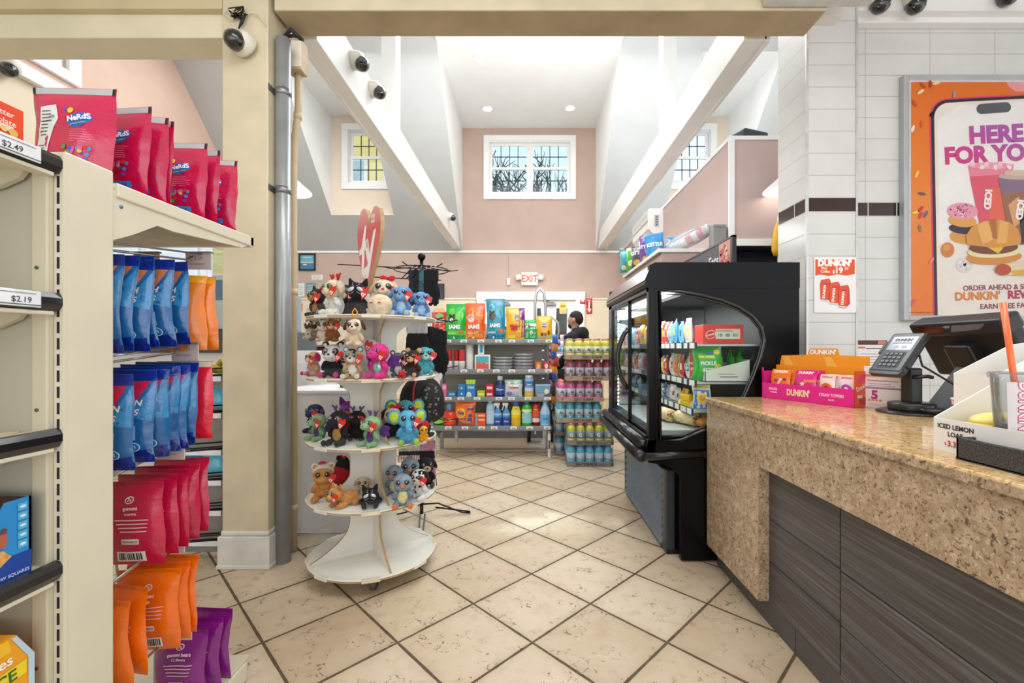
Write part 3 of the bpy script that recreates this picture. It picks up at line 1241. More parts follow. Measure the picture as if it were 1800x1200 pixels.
# ---------------------------------------------------------------- goods on the near shelves
m = MB()
m.box(-1.0895, .78, 1.699, -1.0865, .955, 1.778, pr('#e8471b'), .001)
f = flat(m, (-1.0864, 0, 1.70), (0, 1, 0), (0, 0, 1))
f.text('Butter', .915, .0525, .017, pr('#fbe6d8'), 1, .01)
f.text('Chocolate', .905, .035, .017, pr('#fbe6d8'), 1, .01)
f.rect(.80, .022, .936, .034, pr('#f0d9bd'), 1)
f.ell(.935, .022, .0085, .0085, pr('#e9b45c'), 2)
f.ell(.918, .024, .006, .006, pr('#f0c878'), 2)
f.text('Flavors', .885, .012, .007, pr('#fbd2c0'), 1)
o = m.build('shelf_sign')
tag(o, 'small orange shelf sign standing on the top shelf edge', 'sign')
# blue cracker-style carton with torn opening
t = thing('snack_box', 'torn open blue snack box with crispy treats pictured, on the shelf', 'box', (-1.085, .86, .783))
m = MB()
bl = mt('#2d8fd2', .35, 0, .03, 6)
dk = mt('#14459e', .35, 0, .03, 6)
m.box(-.17, -.13, 0, -.003, .108, .003, dk)
m.prism([(-.13, 0), (.108, 0), (.108, .165), (.06, .165), (.035, .118), (.015, .105), (-.02, .10), (-.13, .10)], -.003, 0, bl, None, 'x')
m.box(-.17, .104, 0, 0, .108, .165, mt('#1f77bb', .4, 0, .05, 5))
m.box(-.17, -.13, 0, -.167, .108, .165, mt('#4a2f22', .8))
m.prism([(-.1, .0), (0, 0), (0, .0), (0, .165), (-.17, .165), (-.17, 0)], .1035, .104, mt('#4a2f22', .8), None, 'y')
m.box(-.166, -.13, .06, -.005, .10, .064, mt('#5a3a28', .8))
f = flat(m, (.0003, 0, 0), (0, 1, 0), (0, 0, 1))
f.rect(-.13, 0, .108, .05, dk, 1)
f.poly([(-.1, .02), (.04, .028), (.07, .05), (.055, .068), (-.1, .060)], mt('#d9a55e', .6, 0, .15, 60), 2)
f.text('CRISPY MARSHMALLOW SQUARES', .03, .007, .0095, pr('#e8eef8'), 2, .006)
f.ell(.02, .085, .014, .011, pr('#e99a70'), 2)
f.ell(.055, .088, .008, .016, pr('#b8604a'), 2)
f.ell(.056, .108, .006, .006, pr('#7a3c2c'), 3)
for k in range(5):
    f.rrect(.082, .06 + k * .020, .1, .076 + k * .020, .002, pr('#55b4de'), 2)
    f.ell(.091, .068 + k * .020, .006, .003, pr('#d4ecf6'), 3)
m.build('carton', t)
t = thing('juice_carton', 'yellow carton of peaches in juice on the lowest visible shelf', 'box', (-1.085, .84, .472))
m = MB()
yl = mt('#f0a51c', .35, 0, .04, 6)
pts = [(-.18, 0), (.105, 0), (.135, .05), (.135, .13), (.10, .19), (-.18, .19)]
m.prism(pts, -.16, 0, yl, None, 'x')
f = flat(m, (.0003, 0, 0), (0, 1, 0), (0, 0, 1))
f.poly([(.104, .002), (.134, .05), (.134, .13), (.10, .188), (.09, .188), (.122, .13), (.122, .05), (.094, .002)], pr('#bcd6e8'), 1)
f.poly([(-.18, .16), (.09, .16), (.085, .188), (-.18, .188)], pr('#f6c22a'), 1)
f.poly([(-.1, .078), (.118, .098), (.118, .128), (-.1, .108)], pr('#f2d830'), 2)
f.text('JUICE', .06, .095, .034, pr('#2f6a1e'), 3, .02, .09)
f.text('Peaches', .045, .132, .03, pr('#fff6e0'), 3, .02, .09)
f.poly([(.0, .052), (.08, .066), (.098, .076), (.08, .076), (.0, .062)], pr('#6e7480'), 2)
f.ell(.08, .03, .028, .02, pr('#8cc63a'), 2)
m.build('carton', t)
# ================================================================ revolving plush display
RX, RY, RR = -.90, 2.578, .352
RW = mt('#e9e7dd', .4, 0, .03, 5)
RE = mt('#b79a6c', .6, 0, .08, 20)
ACR = glass_mat('acrylic', '#fafcfc', .22, .02, '#ffffff')
SZ = [.10, .44, .76, 1.11, 1.44]                     # shelf levels
rk = thing('plush_display_rack', 'round white revolving display rack full of plush toys, under a red heart sign', 'display rack', (RX, RY, 0))
for i, z in enumerate(SZ):
    m = MB()
    r = RR if i else .352
    m.lathe([(r - .004, z - .016), (r, z - .013), (r, z - .003), (r - .004, z)], RW, 48)
    m.lathe([(r + .0006, z - .011), (r + .0006, z - .004)], RE, 48)
    for k in range(8):
        a = 2 * PI * k / 8 + .3
        c, s = math.cos(a), math.sin(a)
        M = Matrix.Translation((c * (r - .01), s * (r - .01), z - .008)) @ Matrix.Rotation(a, 4, 'Z')
        m.box(-.006, -.045, -.009, .013, .045, .009, RW if k % 2 else mt('#e2d6b8', .5), .001, M)
    sh = m.build('shelf', rk)
    g = MB()
    h = .055 if i else .10
    g.lathe([(r - .002, z + .0005), (r - .002, z + h)], ACR, 48, None, True, 1, 1, False)
    g.build('clear_lip', sh)
for z0, z1, first in ((SZ[0], SZ[1] - .016, True), (SZ[1], SZ[2] - .016, False), (SZ[2], SZ[3] - .016, False), (SZ[3], SZ[4] - .016, False)):
    for a in (34, 124, 214, 304):
        prof = []
        n = 16
        for k in range(n + 1):
            t = k / n
            if first:
                rr = .13 + .205 * max(0, 1 - t / .62) ** 2.2 + .09 * max(0, (t - .84) / .16) ** 2
            else:
                rr = .13 + .17 * max(0, 1 - t / .42) ** 2 + .10 * max(0, (t - .72) / .28) ** 1.6
            prof.append((rr, z0 + (z1 - z0) * t))
        M = Matrix.Rotation(R(a), 4, 'Z')
        m = MB()
        m.prism([(0, z0)] + prof + [(0, z1)], -.006, .006, RW, M, 'y')
        vs, fs = [], []
        for (rr, z) in prof:
            vs += [(rr + .0008, -.0062, z), (rr + .0008, .0062, z)]
        for k in range(n):
            fs.append((2 * k, 2 * k + 1, 2 * k + 3, 2 * k + 2))
        m.add(vs, fs, RE, M)
        m.build('upright', rk)
for a in (20, 110, 200, 290):
    m = MB()
    c, s = math.cos(R(a)) * .26, math.sin(R(a)) * .26
    m.cyl((c - .012, s, .035), (c + .012, s, .035), .034, mt('#5a5550', .5), 14)
    m.box(c - .018, s - .02, .05, c + .018, s + .02, .086, mt('#8b8880', .4, .5), .003)
    m.build('caster', rk)
m = MB()
m.lathe([(.22, .060), (.22, .084)], mt('#d5d2c6', .5), 32)
m.build('turntable', rk)
# heart sign on top
hz0 = 1.45
heart = []
for k in range(40):
    t = 2 * PI * k / 40
    x = 16 * math.sin(t) ** 3
    z = 13 * math.cos(t) - 5 * math.cos(2 * t) - 2 * math.cos(3 * t) - math.cos(4 * t)
    z2 = (z + 17) / 29.0
    heart.append((x / 32 * .30 * (.72 + .28 * z2), z2 * .52))
HM = Matrix.Translation((.0, -.10, hz0 + .075)) @ Matrix.Rotation(R(-45), 4, 'Z') @ Matrix.Rotation(R(6), 4, 'Y')
g = G('heart_red')
gz = g.xyz(g.tc.outputs['Object'])[2]
g.set(Base_Color=g.ramp(g.math('MULTIPLY', g.math('SUBTRACT', gz, 1.5), 1.8), [(0, '#e9a0a8'), (.45, '#d9606a'), (.75, '#d2555c'), (1, '#e6b4ae')]), Roughness=.35)
HR = g.m
m = MB()
m.prism(heart, -.012, .012, RE, HM, 'y')
f = Surf(m, lambda x, y, o: HM @ Vector((x, -.0122 - o, y)), None)
f.poly(heart, HR, 1)
wt = pr('#f6f2ee')
LT = lambda q, c, k: [(c + (a - c) * k, b) for a, b in q]
f.poly(LT([(-.075, .30), (-.05, .42), (-.035, .42), (-.04, .335), (-.018, .35), (-.016, .30), (-.042, .28), (-.04, .18), (-.015, .20), (-.01, .17), (-.035, .125), (-.062, .16), (-.066, .265), (-.09, .255), (-.095, .285)], -.065, 1.3), wt, 2)
f.poly(LT([(-.008, .335), (.012, .34), (.03, .265), (.058, .385), (.08, .40), (.05, .235), (.02, .09), (-.002, .095), (.002, .135), (.018, .215), (-.005, .27)], .04, 1.3), wt, 2)
f.rect(.028, .43, .07, .475, pr('#e8d4d4'), 2)
f.text('NEW', .049, .445, .016, pr('#b4606a'), 3, .006, .2)
m.build('heart_sign', rk)
m = MB()
m.box(-.02, -.12, hz0 - .005, .02, -.08, hz0 + .12, RW, .004, )
m.build('sign_post', rk)

# ---------------------------------------------------------------- plush toys
EYEB = mt('#08080a', .08, 0, .0, 9, 1.0)
HTAG = pr('#d63022')


def plush(label, px, d, z, hgt, yaw, body, head=None, belly=None, muzzle=None, ear='round', earc=None, eye='#7a4a1c', nose='#181414',
          feet=None, pose='sit', extra=(), tagc=True, name='plush_toy', clip=None, cat='plush toy', x=None, tilt=0.0, fat=1.0, hs=1.0):
    x = (px - CX) / F * d if x is None else x
    t = thing(name, label, cat, (x, d, z), (0, tilt, yaw))
    S = hgt
    head = head or body
    earc = earc or head
    E = lambda c: tuple(q * S for q in c)
    b = MB()
    fb = fur(body)
    lie = pose == 'lie'
    hx, hy, hz = (0, -.30, .50) if lie else (0, -.03, .66)
    if lie:
        b.ell(E((.05, .18, .26)), E((.26, .36, .24)), fb, None, 14, 9)
        for sx in (-1, 1):
            b.ell(E((.2 * sx, -.22, .10)), E((.09, .24, .10)), fb, (0, 0, -.2 * sx), 10, 7)
            b.ell(E((.28 * sx, .30, .11)), E((.10, .2, .11)), fb, (0, 0, .5 * sx), 10, 7)
        b.ell(E((.0, -.12, .40)), E((.17, .17, .2)), fb, None, 10, 7)
    elif pose == 'ball':
        b.ell(E((0, 0, .48)), E((.56 * fat, .5, .48)), fb, None, 20, 14)
        hx, hy, hz = 0, -.27, .40
    else:
        b.ell(E((0, .02, .26)), E((.21 * fat, .18, .26)), fb, None, 14, 9)
        for sx in (-1, 1):
            b.ell(E((.17 * sx, -.20, .085)), E((.085, .20, .085)), fb, (0, 0, -.25 * sx), 10, 7)
            b.ell(E((.21 * sx, -.08, .33)), E((.07, .09, .17)), fb, (.35, -.45 * sx, 0), 10, 7)
        b.ell(E((0, -.01, .50)), E((.13, .12, .12)), fb, None, 10, 7)
    bakerm(b, max(.0035, S * .032)).build('body', t)
    hw = .26 * hs
    if pose != 'ball':
        h = MB()
        h.ell(E((hx, hy, hz)), E((hw, .235 * hs, .235 * hs)), fur(head), None, 18, 12)
        h.ell(E((hx, hy - .05, hz - .08)), E((hw * .92, .2 * hs, .16 * hs)), fur(head), None, 16, 10)
        bakerm(h, max(.0035, S * .03)).build('head', t)
    if muzzle and pose != 'ball':
        m = MB()
        m.ell(E((hx, hy - .215, hz - .07)), E((.125, .10, .095)), fur(muzzle), None, 14, 9)
        if nose:
            m.ell(E((hx, hy - .315, hz - .03)), E((.038, .022, .028)), mt(nose, .3, 0, .02, 9), None, 10, 7)
        m.build('muzzle', t)
    if 'beak' in extra:
        m = MB()
        m.lathe([(.075 * S, 0), (.05 * S, .06 * S), (.004, .13 * S)], fur('#ef8a3c'), 12, Matrix.Translation(E((hx, hy - .2, hz - .05))) @ Matrix.Rotation(R(90), 4, 'X'), True, 1.2, .8)
        m.build('beak', t)
    if 'trunk' in extra:
        m = MB()
        m.tube([E(p) for p in ((hx, hy - .16, hz - .05), (hx, hy - .28, hz - .12), (hx, hy - .34, hz - .24), (hx + .02, hy - .40, hz - .27), (hx + .03, hy - .45, hz - .2))], [.095 * S, .085 * S, .07 * S, .06 * S, .055 * S], fur(head), 10)
        m.build('trunk', t)
    if 'snout' in extra:
        m = MB()
        m.ell(E((hx, hy - .25, hz - .05)), E((.14, .17, .11)), fur(head), None, 14, 9)
        for sx in (-1, 1):
            m.ell(E((hx + .05 * sx, hy - .40, hz - .02)), E((.018, .012, .018)), mt('#1a1a1a', .5), None, 8, 6)
        m.build('snout', t)
    if eye:
        ey = hy - (.2 if pose != 'ball' else .215) * (hs if pose != 'ball' else 1)
        for sx in (-1, 1):
            m = MB()
            ex = (.115 if pose != 'ball' else .15) * sx
            zz = hz + .045
            if 'patch' in extra:
                m.ell(E((hx + ex * 1.08, ey + .01, zz - .01)), E((.095, .05, .10)), fur('#141416'), (0, .4 * sx, 0), 12, 8)
            if eye == 'closed':
                m.ell(E((hx + ex * 1.3, ey - .01, zz + .08)), E((.10, .03, .028)), mt('#c2202c', .5), (0, .1 * sx, 0), 12, 7)
            elif eye == 'slit':
                m.ell(E((hx + ex, ey - .01, zz - .02)), E((.10, .03, .055)), mt('#c9ccd2', .3, .4), (0, .5 * sx, 0), 12, 7)
            else:
                m.ell(E((hx + ex, ey - .012, zz)), E((.07, .045, .075)), mt(eye, .15, 0, .05, 60, 1.0), None, 12, 9)
                m.ell(E((hx + ex * .97, ey - .037, zz)), E((.047, .028, .052)), EYEB, None, 10, 7)
                m.ell(E((hx + ex * .85, ey - .062, zz + .02)), E((.014, .007, .014)), mt('#ffffff', .2), None, 7, 5)  # white dot painted as the glint on the eye
            m.build('eye', t)
    if ear:
        for sx in (-1, 1):
            m = MB()
            fm = fur(earc)
            if ear == 'round':
                m.ell(E((hx + .20 * sx, hy + .03, hz + .22)), E((.095, .045, .095)), fm, None, 12, 8)
                m.ell(E((hx + .20 * sx, hy - .005, hz + .215)), E((.055, .03, .055)), fur(muzzle or '#caa9a0'), None, 10, 7)
            elif ear == 'point':
                m.lathe([(.10 * S, 0), (.07 * S, .10 * S), (.004, .21 * S)], fm, 12, Matrix.Translation(E((hx + .16 * sx, hy + .02, hz + .15))) @ Matrix.Rotation(.35 * sx, 4, 'Y'), True, 1, .5)
            elif ear == 'flop':
                m.ell(E((hx + .26 * sx, hy + .0, hz + .03)), E((.065, .11, .18)), fm, (0, .45 * -sx, 0), 12, 8)
            elif ear == 'big':
                m.ell(E((hx + .34 * sx, hy + .04, hz + .05)), E((.19, .04, .2)), fm, (0, 0, .4 * sx), 14, 9)
                m.ell(E((hx + .34 * sx, hy + .015, hz + .05)), E((.14, .035, .15)), fur('#b8d84e' if 'green_in' in extra else '#c8d8e4'), (0, 0, .4 * sx), 12, 8)
            m.build('ear', t)
    if belly and pose == 'sit':
        m = MB()
        m.ell(E((0, -.075, .28)), E((.15, .11, .2)), fur(belly) if belly != 'shine' else mt('#8fdcc0', .2, .4, .35, 30, 1), None, 14, 9)
        m.build('belly', t)
    if feet:
        for sx in (-1, 1):
            m = MB()
            m.ell(E((.2 * sx, -.37, .095)), E((.075, .05, .08)), fur(feet), None, 10, 7)
            m.build('foot', t)
    if 'wings' in extra or 'redwings' in extra:
        wc = fur('#c01a20' if 'redwings' in extra else '#5b2a7e')
        for sx in (-1, 1):
            m = MB()
            m.prism([(0, 0), (.16 * sx * S, .24 * S), (.42 * sx * S, .20 * S), (.34 * sx * S, .08 * S), (.38 * sx * S, -.05 * S), (.24 * sx * S, .0), (.2 * sx * S, -.1 * S)][::sx], -.008, .008, wc, Matrix.Translation(E((.1 * sx, .14, .36))), 'y')
            m.build('wing', t)
    if 'spikes' in extra or 'antlers' in extra:
        col = '#c8232c' if 'antlers' in extra else '#6b4a86'
        for sx in (-1, 1):
            m = MB()
            a = Vector(E((hx + .09 * sx, hy + .02, hz + .2)))
            m.tube([a, a + Vector(E((.05 * sx, .0, .10))), a + Vector(E((.13 * sx, 0, .17)))], [.03 * S, .03 * S, .02 * S], fur(col), 8)
            m.ell(a + Vector(E((.0, 0, .12))), E((.035, .03, .06)), fur(col), None, 8, 6)
            m.build('horn', t)
    if 'bow' in extra:
        m = MB()
        c = Vector(E((hx + .08, hy - .05, hz + .23)))
        for sx in (-1, 1):
            m.ell(c + Vector(E((.085 * sx, 0, .02))), E((.09, .04, .065)), fur('#d3202a'), (0, -.35 * sx, 0), 10, 7)
        m.ell(c, E((.035, .045, .035)), fur('#a8141e'), None, 8, 6)
        m.build('bow', t)
    if 'spots' in extra:
        m = MB()
        rnd = random.Random(int(px))
        sc = fur('#3b2a1c' if 'brown' in extra else '#101012')
        for k in range(22):
            if pose == 'lie' or k % 2:
                a, bb = rnd.uniform(-1.3, 1.3), rnd.uniform(-.5, 1.2)
                m.ell(E((hx + hw * .97 * math.sin(a) * math.cos(bb), hy - .23 * hs * math.cos(a) * math.cos(bb), hz + .23 * hs * math.sin(bb))), E((.045, .02, .04)), sc, (0, 0, a), 8, 6)
            else:
                a, zz = rnd.uniform(-1.4, 1.4), rnd.uniform(.1, .42)
                q = math.sqrt(max(.05, 1 - ((zz - .26) / .27) ** 2))
                m.ell(E((.2 * math.sin(a) * q, .02 - .175 * math.cos(a) * q, zz)), E((.042, .02, .045)), sc, (0, 0, a), 8, 6)
        m.build('spots', t)
    if 'hat' in extra:
        m = MB()
        m.ell(E((hx, hy + .07, hz + .07)), E((.27, .23, .23)), fur('#ece6dc'), None, 14, 9)
        m.ell(E((hx - .02, hy + .02, hz + .30)), E((.10, .06, .05)), fur('#d2385c'), None, 10, 7)
        m.build('hood', t)
    if 'lines' in extra:
        m = MB()
        q = mt('#b9bcc4', .35, .3)
        for sx in (-1, 1):
            m.tube([E((.03 * sx, hy - .235, hz + .10)), E((.09 * sx, hy - .20, hz + .15)), E((.08 * sx, hy - .16, hz + .21))], .006 * S, q, 5)
            m.tube([E((.04 * sx, hy - .245, hz - .04)), E((.12 * sx, hy - .235, hz - .10)), E((.2 * sx, hy - .17, hz - .08))], .006 * S, q, 5)
        m.build('stitching', t)
    if 'shell' in extra:
        m = MB()
        m.ell(E((0, .10, .42)), E((.34, .26, .3)), fur('#c01c24'), None, 14, 9)
        m.build('shell', t)
    if tagc:
        m = MB()
        q = .115 * S if S < .2 else .022
        hp = [(a * q * 7, (b - .26) * q * 6.2) for a, b in heart[::2]]
        cpt = Vector(E((hx + .21 if pose != 'ball' else .38, hy - (.2 if pose != 'ball' else .16), hz - (.10 if pose != 'ball' else -.30))))
        M = Matrix.Translation(cpt) @ Matrix.Rotation(-yaw * .6, 4, 'Z') @ Matrix.Rotation(.3, 4, 'Y')
        m.prism(hp, -.0015, .0015, HTAG, M, 'y')
        ff = Surf(m, lambda a, c, o: M @ Vector((a, -.0016 - o, c)))
        ff.text('ty', 0, -q * .45, q * 1.25, pr('#ffffff'), 1, .02)
        m.build('heart_tag', t)
    if clip:
        m = MB()
        c = Vector(E((hx, hy + .02, hz + .22)))
        cm = mt(clip, .35, 0, .05, 9)
        L = .026
        m.tube([c, c + Vector((0, 0, .012)), c + Vector((.011, 0, .022)), c + Vector((.011, 0, .022 + L * .6)), c + Vector((0, 0, .03 + L)), c + Vector((-.011, 0, .022 + L * .6)), c + Vector((-.011, 0, .022)), c + Vector((0, 0, .012))], .0032, cm, 7)
        m.build('clip', t)
    return t


z4, z3, z2, z1 = SZ[4], SZ[3], SZ[2], SZ[1]
# top shelf
plush('black and tan shepherd dog plush at the far left of the top tier', 560, 2.52, z4, .185, -.5, '#2c2018', '#241a14', '#b07a3a', '#b98442', 'point', '#2a1f18')
plush('cream plush with a red nose and red antlers on the top tier', 590, 2.40, z4, .222, -.6, '#eae6de', '#ead9c0', None, '#e9d6bc', 'flop', '#d9c6aa', '#2f7a3c', '#c8202a', None, 'sit', ('antlers',))
plush('black cat plush with silver slanted eyes on the top tier', 630, 2.345, z4, .195, .05, '#15151a', '#131317', None, None, 'point', '#121216', 'slit', None, None, 'sit', ('lines',))
plush('cream puppy plush with a red bow behind the round cream plush', 676, 2.50, z4, .24, .2, '#eadfce', '#ead9bf', None, '#ead9bf', 'flop', '#d9bfa0', '#2b2b2b', '#c83038', None, 'sit', ('bow',))
plush('round cream ball plush with red closed eyes, front of the top tier', 668, 2.325, z4, .115, -.1, '#e8d3b2', None, None, None, None, None, 'closed', None, None, 'ball', (), False)
plush('light blue floppy-eared plush sitting on the top tier beside the round cream plush', 706, 2.42, z4, .185, .1, '#5f93c8', '#6a9fd2', '#a9c9e4', '#8db9de', 'flop', '#5a8cc0', '#1b3550', '#2c4c78', '#b9cfe0')
plush('light blue floppy-eared plush at the right end of the top tier', 740, 2.56, z4, .17, .35, '#5f93c8', '#6a9fd2', '#a9c9e4', '#8db9de', 'flop', '#5a8cc0', '#1b3550', '#2c4c78', '#b9cfe0')
plush('white dog plush with black spots behind the blue plush', 697, 2.70, z4, .225, .3, '#ecebe8', '#ecebe8', None, '#f2efe8', 'flop', '#1c1c1e', '#33281e', '#141414', None, 'sit', ('spots',), False)
plush('black plush with round ears behind the black cat plush', 610, 2.62, z4, .225, -.1, '#17171a', '#17171a', None, '#d9bfa6', 'round', '#121214', '#222222')
# clip-on plush hanging under the top tier
hb = 'hanging clip-on plush under the top tier'
for i, (px, d, hh, zz, b_, h_, mz, e_, cl, ex, lb) in enumerate((
        (547, 2.56, .125, 1.315, '#d9d4c8', '#e4e0d6', '#6e4a34', 'round', '#e9a23a', ('spots', 'brown'), 'white and brown clip-on puppy hanging at the left edge below the top tier'),
        (559, 2.46, .135, 1.305, '#8c7a6c', '#cfc6ba', '#4e382c', 'flop', '#6fb0e0', (), 'grey clip-on pug plush hanging second from the left below the top tier'),
        (571, 2.38, .135, 1.30, '#e6dac8', '#e9dfd0', '#f0e8dc', 'round', '#6fb0e0', (), 'cream clip-on bear plush hanging with a blue clip below the top tier'),
        (586, 2.34, .135, 1.30, '#8a5a2c', '#9c6a38', '#e0b98a', 'round', '#f0a828', (), 'brown clip-on bear plush hanging with a yellow clip below the top tier'),
        (624, 2.21, .155, 1.275, '#dfccb0', '#e4d3b8', '#e8dcc6', 'flop', '#f0a020', (), 'cream clip-on dog plush hanging alone with a yellow clip in the middle'))):
    plush(lb, px, d, zz, hh, -.3 + .1 * i, b_, h_, None, mz, e_, '#4a3426' if i != 3 else None, '#2a2018', '#181414', None, 'sit', ex, i in (2, 3), clip=cl)
# second tier
plush('pink lamb plush at the left end of the second tier', 553, 2.55, z3, .155, -.6, '#d8a890', '#e2b9a4', None, '#eac9b6', 'flop', '#c8327e', '#402018', '#a03060', '#c8327e')
plush('black and white panda plush sitting upright on the second tier', 586, 2.385, z3, .20, .05, '#17171a', '#eeeeec', None, '#f2f2f0', 'round', '#151517', '#b08a90', '#141414', '#d23a86', 'sit', ('patch',))
plush('very large round white panda plush behind the leopard plush', 630, 2.47, z3, .235, .0, '#e9e7e4', None, None, None, 'round', '#1a1a1c', '#c9a0a0', None, None, 'ball', ('patch',), fat=1.15)
plush('spotted leopard plush sitting on the second tier', 621, 2.285, z3, .172, .1, '#c8a878', '#c9a877', '#efe7dc', '#f0e9e0', 'round', '#4aa0b4', '#3aa0c8', '#202020', '#ead9c4', 'sit', ('spots', 'brown'))
plush('bright pink dragon plush with a shiny mint belly', 668, 2.31, z3, .205, -.35, '#e2348c', '#e63a92', 'shine', None, None, None, '#8a3a7a', None, '#e8429a', 'sit', ('snout', 'wings'))
plush('grey and white raccoon plush beside the pink dragon', 700, 2.44, z3, .15, .25, '#54545a', '#6b6b72', '#e4e4e6', '#ececec', 'round', '#3a3a40', '#22222a', '#161616', None, 'sit', ('patch',))
plush('dark brown monkey plush with tan face on the second tier', 727, 2.42, z3, .165, -.2, '#3a2418', '#3d271b', None, '#d6a878', 'round', '#d0a276', '#2a1c12', '#5a3a28', '#d2a57a')
plush('turquoise plush at the right end of the second tier', 746, 2.60, z3, .185, .4, '#4fb4c0', '#58bcc6', None, '#bfe6e2', 'flop', '#56b8c4', '#222222', '#1e5a66')
plush('small red plush crab lying at the front of the second tier', 706, 2.30, z3, .062, .2, '#c0242a', '#c8282e', None, None, 'round', '#b81f26', '#2a1010', None, None, 'lie', (), False)
# third tier
plush('dark navy plush at the back left of the third tier', 556, 2.66, z2, .195, -.5, '#1a2440', '#1c2a4c', None, '#26365e', 'flop', '#141c34', '#2a4a7a', '#101018')
plush('pale green dragon plush with purple chest, left end of the third tier', 562, 2.46, z2, .165, -.55, '#7fae7c', '#8fbb86', '#5a3a7a', None, None, None, '#4a6a9a', None, '#86b080', 'sit', ('snout', 'wings', 'spikes'))
plush('black dragon plush with a gold chest on the third tier', 597, 2.345, z2, .20, -.25, '#1b1a1c', '#1d1c1e', '#b89248', None, None, None, '#6a6a72', None, '#222124', 'sit', ('snout', 'spikes'))
plush('purple owl plush perched at the back of the third tier', 614, 2.62, z2, .22, .1, '#7a2d84', '#8a3694', '#c060b8', None, 'point', '#6a2674', '#d04aa0', None, None, 'sit', ('beak',))
plush('black dragon plush with red wings on the third tier', 628, 2.47, z2, .18, .15, '#161416', '#181618', None, None, None, None, '#a01c20', None, None, 'sit', ('snout', 'redwings', 'spikes'))
plush('pale green dragon plush with purple wings at the middle of the third tier', 656, 2.31, z2, .178, -.5, '#86b284', '#93bd8c', '#5a2f7c', None, None, None, '#35506a', None, '#8ab886', 'sit', ('snout', 'wings', 'spikes'))
plush('black and cream puppy plush with red bow on the third tier', 690, 2.52, z2, .195, .3, '#17161a', '#e8c9aa', None, '#e6c7a8', 'flop', '#141317', '#1c1c1c', '#161616', None, 'sit', ('bow',))
plush('bright blue elephant plush with lime ear linings, front of the third tier', 716, 2.37, z2, .20, .35, '#55a6cc', '#5cb0d6', None, None, 'big', '#55a6cc', '#16202a', None, '#9cc83a', 'sit', ('trunk', 'green_in'))
plush('teal elephant plush behind the bright blue elephant plush', 712, 2.64, z2, .225, .4, '#4f9cb0', '#56a6b8', None, None, 'big', '#4f9cb0', '#16202a', None, None, 'sit', ('trunk', 'green_in'))
plush('black ladybird plush with red shell at the right of the third tier', 744, 2.54, z2, .165, 2.4, '#17171a', '#17171a', None, None, 'round', '#151517', None, None, None, 'sit', ('shell',), False)
plush('small yellow duckling plush at the right front of the third tier', 744, 2.42, z2, .095, .5, '#e9a21e', '#eeae28', None, None, None, None, '#221a10', None, '#e07a20', 'sit', ('beak',), False)
# lowest tier
plush('tan pony plush with a white hood on the lowest tier', 568, 2.44, z1, .205, .35, '#c98a46', '#cf934e', None, '#d69c58', 'round', '#e8e2d8', '#3c2612', None, '#c88a48', 'sit', ('hat',))
plush('tan horse plush lying down at the front of the lowest tier', 604, 2.33, z1, .155, -.55, '#cc8f4c', '#d29652', None, '#d89f5e', 'point', '#c4853f', '#38506a', None, None, 'lie')
plush('black cat plush with grey stitching lying on the lowest tier', 651, 2.325, z1, .15, .3, '#151518', '#17171b', None, None, 'point', '#131316', 'slit', None, None, 'lie', ('lines',), False)
plush('black plush with a red shell at the back of the lowest tier', 602, 2.64, z1, .19, 2.6, '#161618', '#18181a', None, None, 'round', '#141416', None, None, None, 'sit', ('shell', 'bow'), False)
plush('beige plush lying behind the black cat on the lowest tier', 640, 2.56, z1, .13, .2, '#d0b692', '#d6bd9a', None, '#ddc6a6', 'flop', '#c4a67e', '#241a12', '#2a1c12', None, 'lie', (), False)
plush('grey penguin plush at the left of the penguin group', 695, 2.52, z1, .185, -.2, '#7d8f9e', '#8799a8', '#e6dcae', None, None, None, '#27333c', None, '#e0803a', 'sit', ('beak',), False)
plush('grey penguin plush at the back of the penguin group', 721, 2.60, z1, .21, .2, '#8193a2', '#8b9dac', '#ead34e', None, None, None, '#27333c', None, '#e0803a', 'sit', ('beak',), False)
plush('grey penguin plush at the front of the penguin group', 708, 2.335, z1, .19, .25, '#7f91a0', '#899baa', '#efe0a0', None, None, None, '#27333c', None, '#e0803a', 'sit', ('beak',), False)
plush('white cow plush with black spots on the lowest tier', 738, 2.45, z1, .18, -.25, '#eceae6', '#eeece8', None, '#eed2c6', 'flop', '#17171a', '#221c18', '#2a2020', None, 'sit', ('spots',))
plush('black bull plush behind the spotted cow plush', 748, 2.66, z1, .195, .4, '#151417', '#17161a', None, '#c8a890', 'flop', '#131216', '#2a1c16', '#141010', None, 'sit', (), False)

# ---------------------------------------------------------------- glove and scarf spinner behind
KX, KY = -.80, 3.32
sp_ = thing('wire_spinner_rack', 'black wire spinner rack of gloves and scarves behind the plush display', 'display rack', (KX, KY, 0))
BW = mt('#141414', .35, .6, .05, 9)
m = MB()
m.cyl((0, 0, .03), (0, 0, 1.93), .014, BW, 12)
m.ell((0, 0, 1.95), .03, BW, None, 12, 8)
m.build('pole', sp_)
m = MB()
for a in (10, 100, 190, 280):
    c, s = math.cos(R(a)), math.sin(R(a))
    m.tube([(0, 0, .10), (c * .12, s * .12, .10), (c * .30, s * .30, .02), (c * .36, s * .36, .012), (c * .36 - s * .03, s * .36 + c * .03, .012), (c * .1 - s * .03, s * .1 + c * .03, .06)], .006, BW, 7)
m.build('base', sp_)
for z in (1.85, 1.47, 1.12, .72):
    m = MB()
    n = 24
    m.tube([(.20 * math.cos(2 * PI * k / n), .20 * math.sin(2 * PI * k / n), z) for k in range(n)], .004, BW, 6, True)
    for a in (15, 75, 135, 195, 255, 315):
        c, s = math.cos(R(a)), math.sin(R(a))
        m.tube([(0, 0, z + .03), (c * .2, s * .2, z), (c * .27, s * .27, z + .012)], .004, BW, 6)
    m.build('ring', sp_)
m = MB()
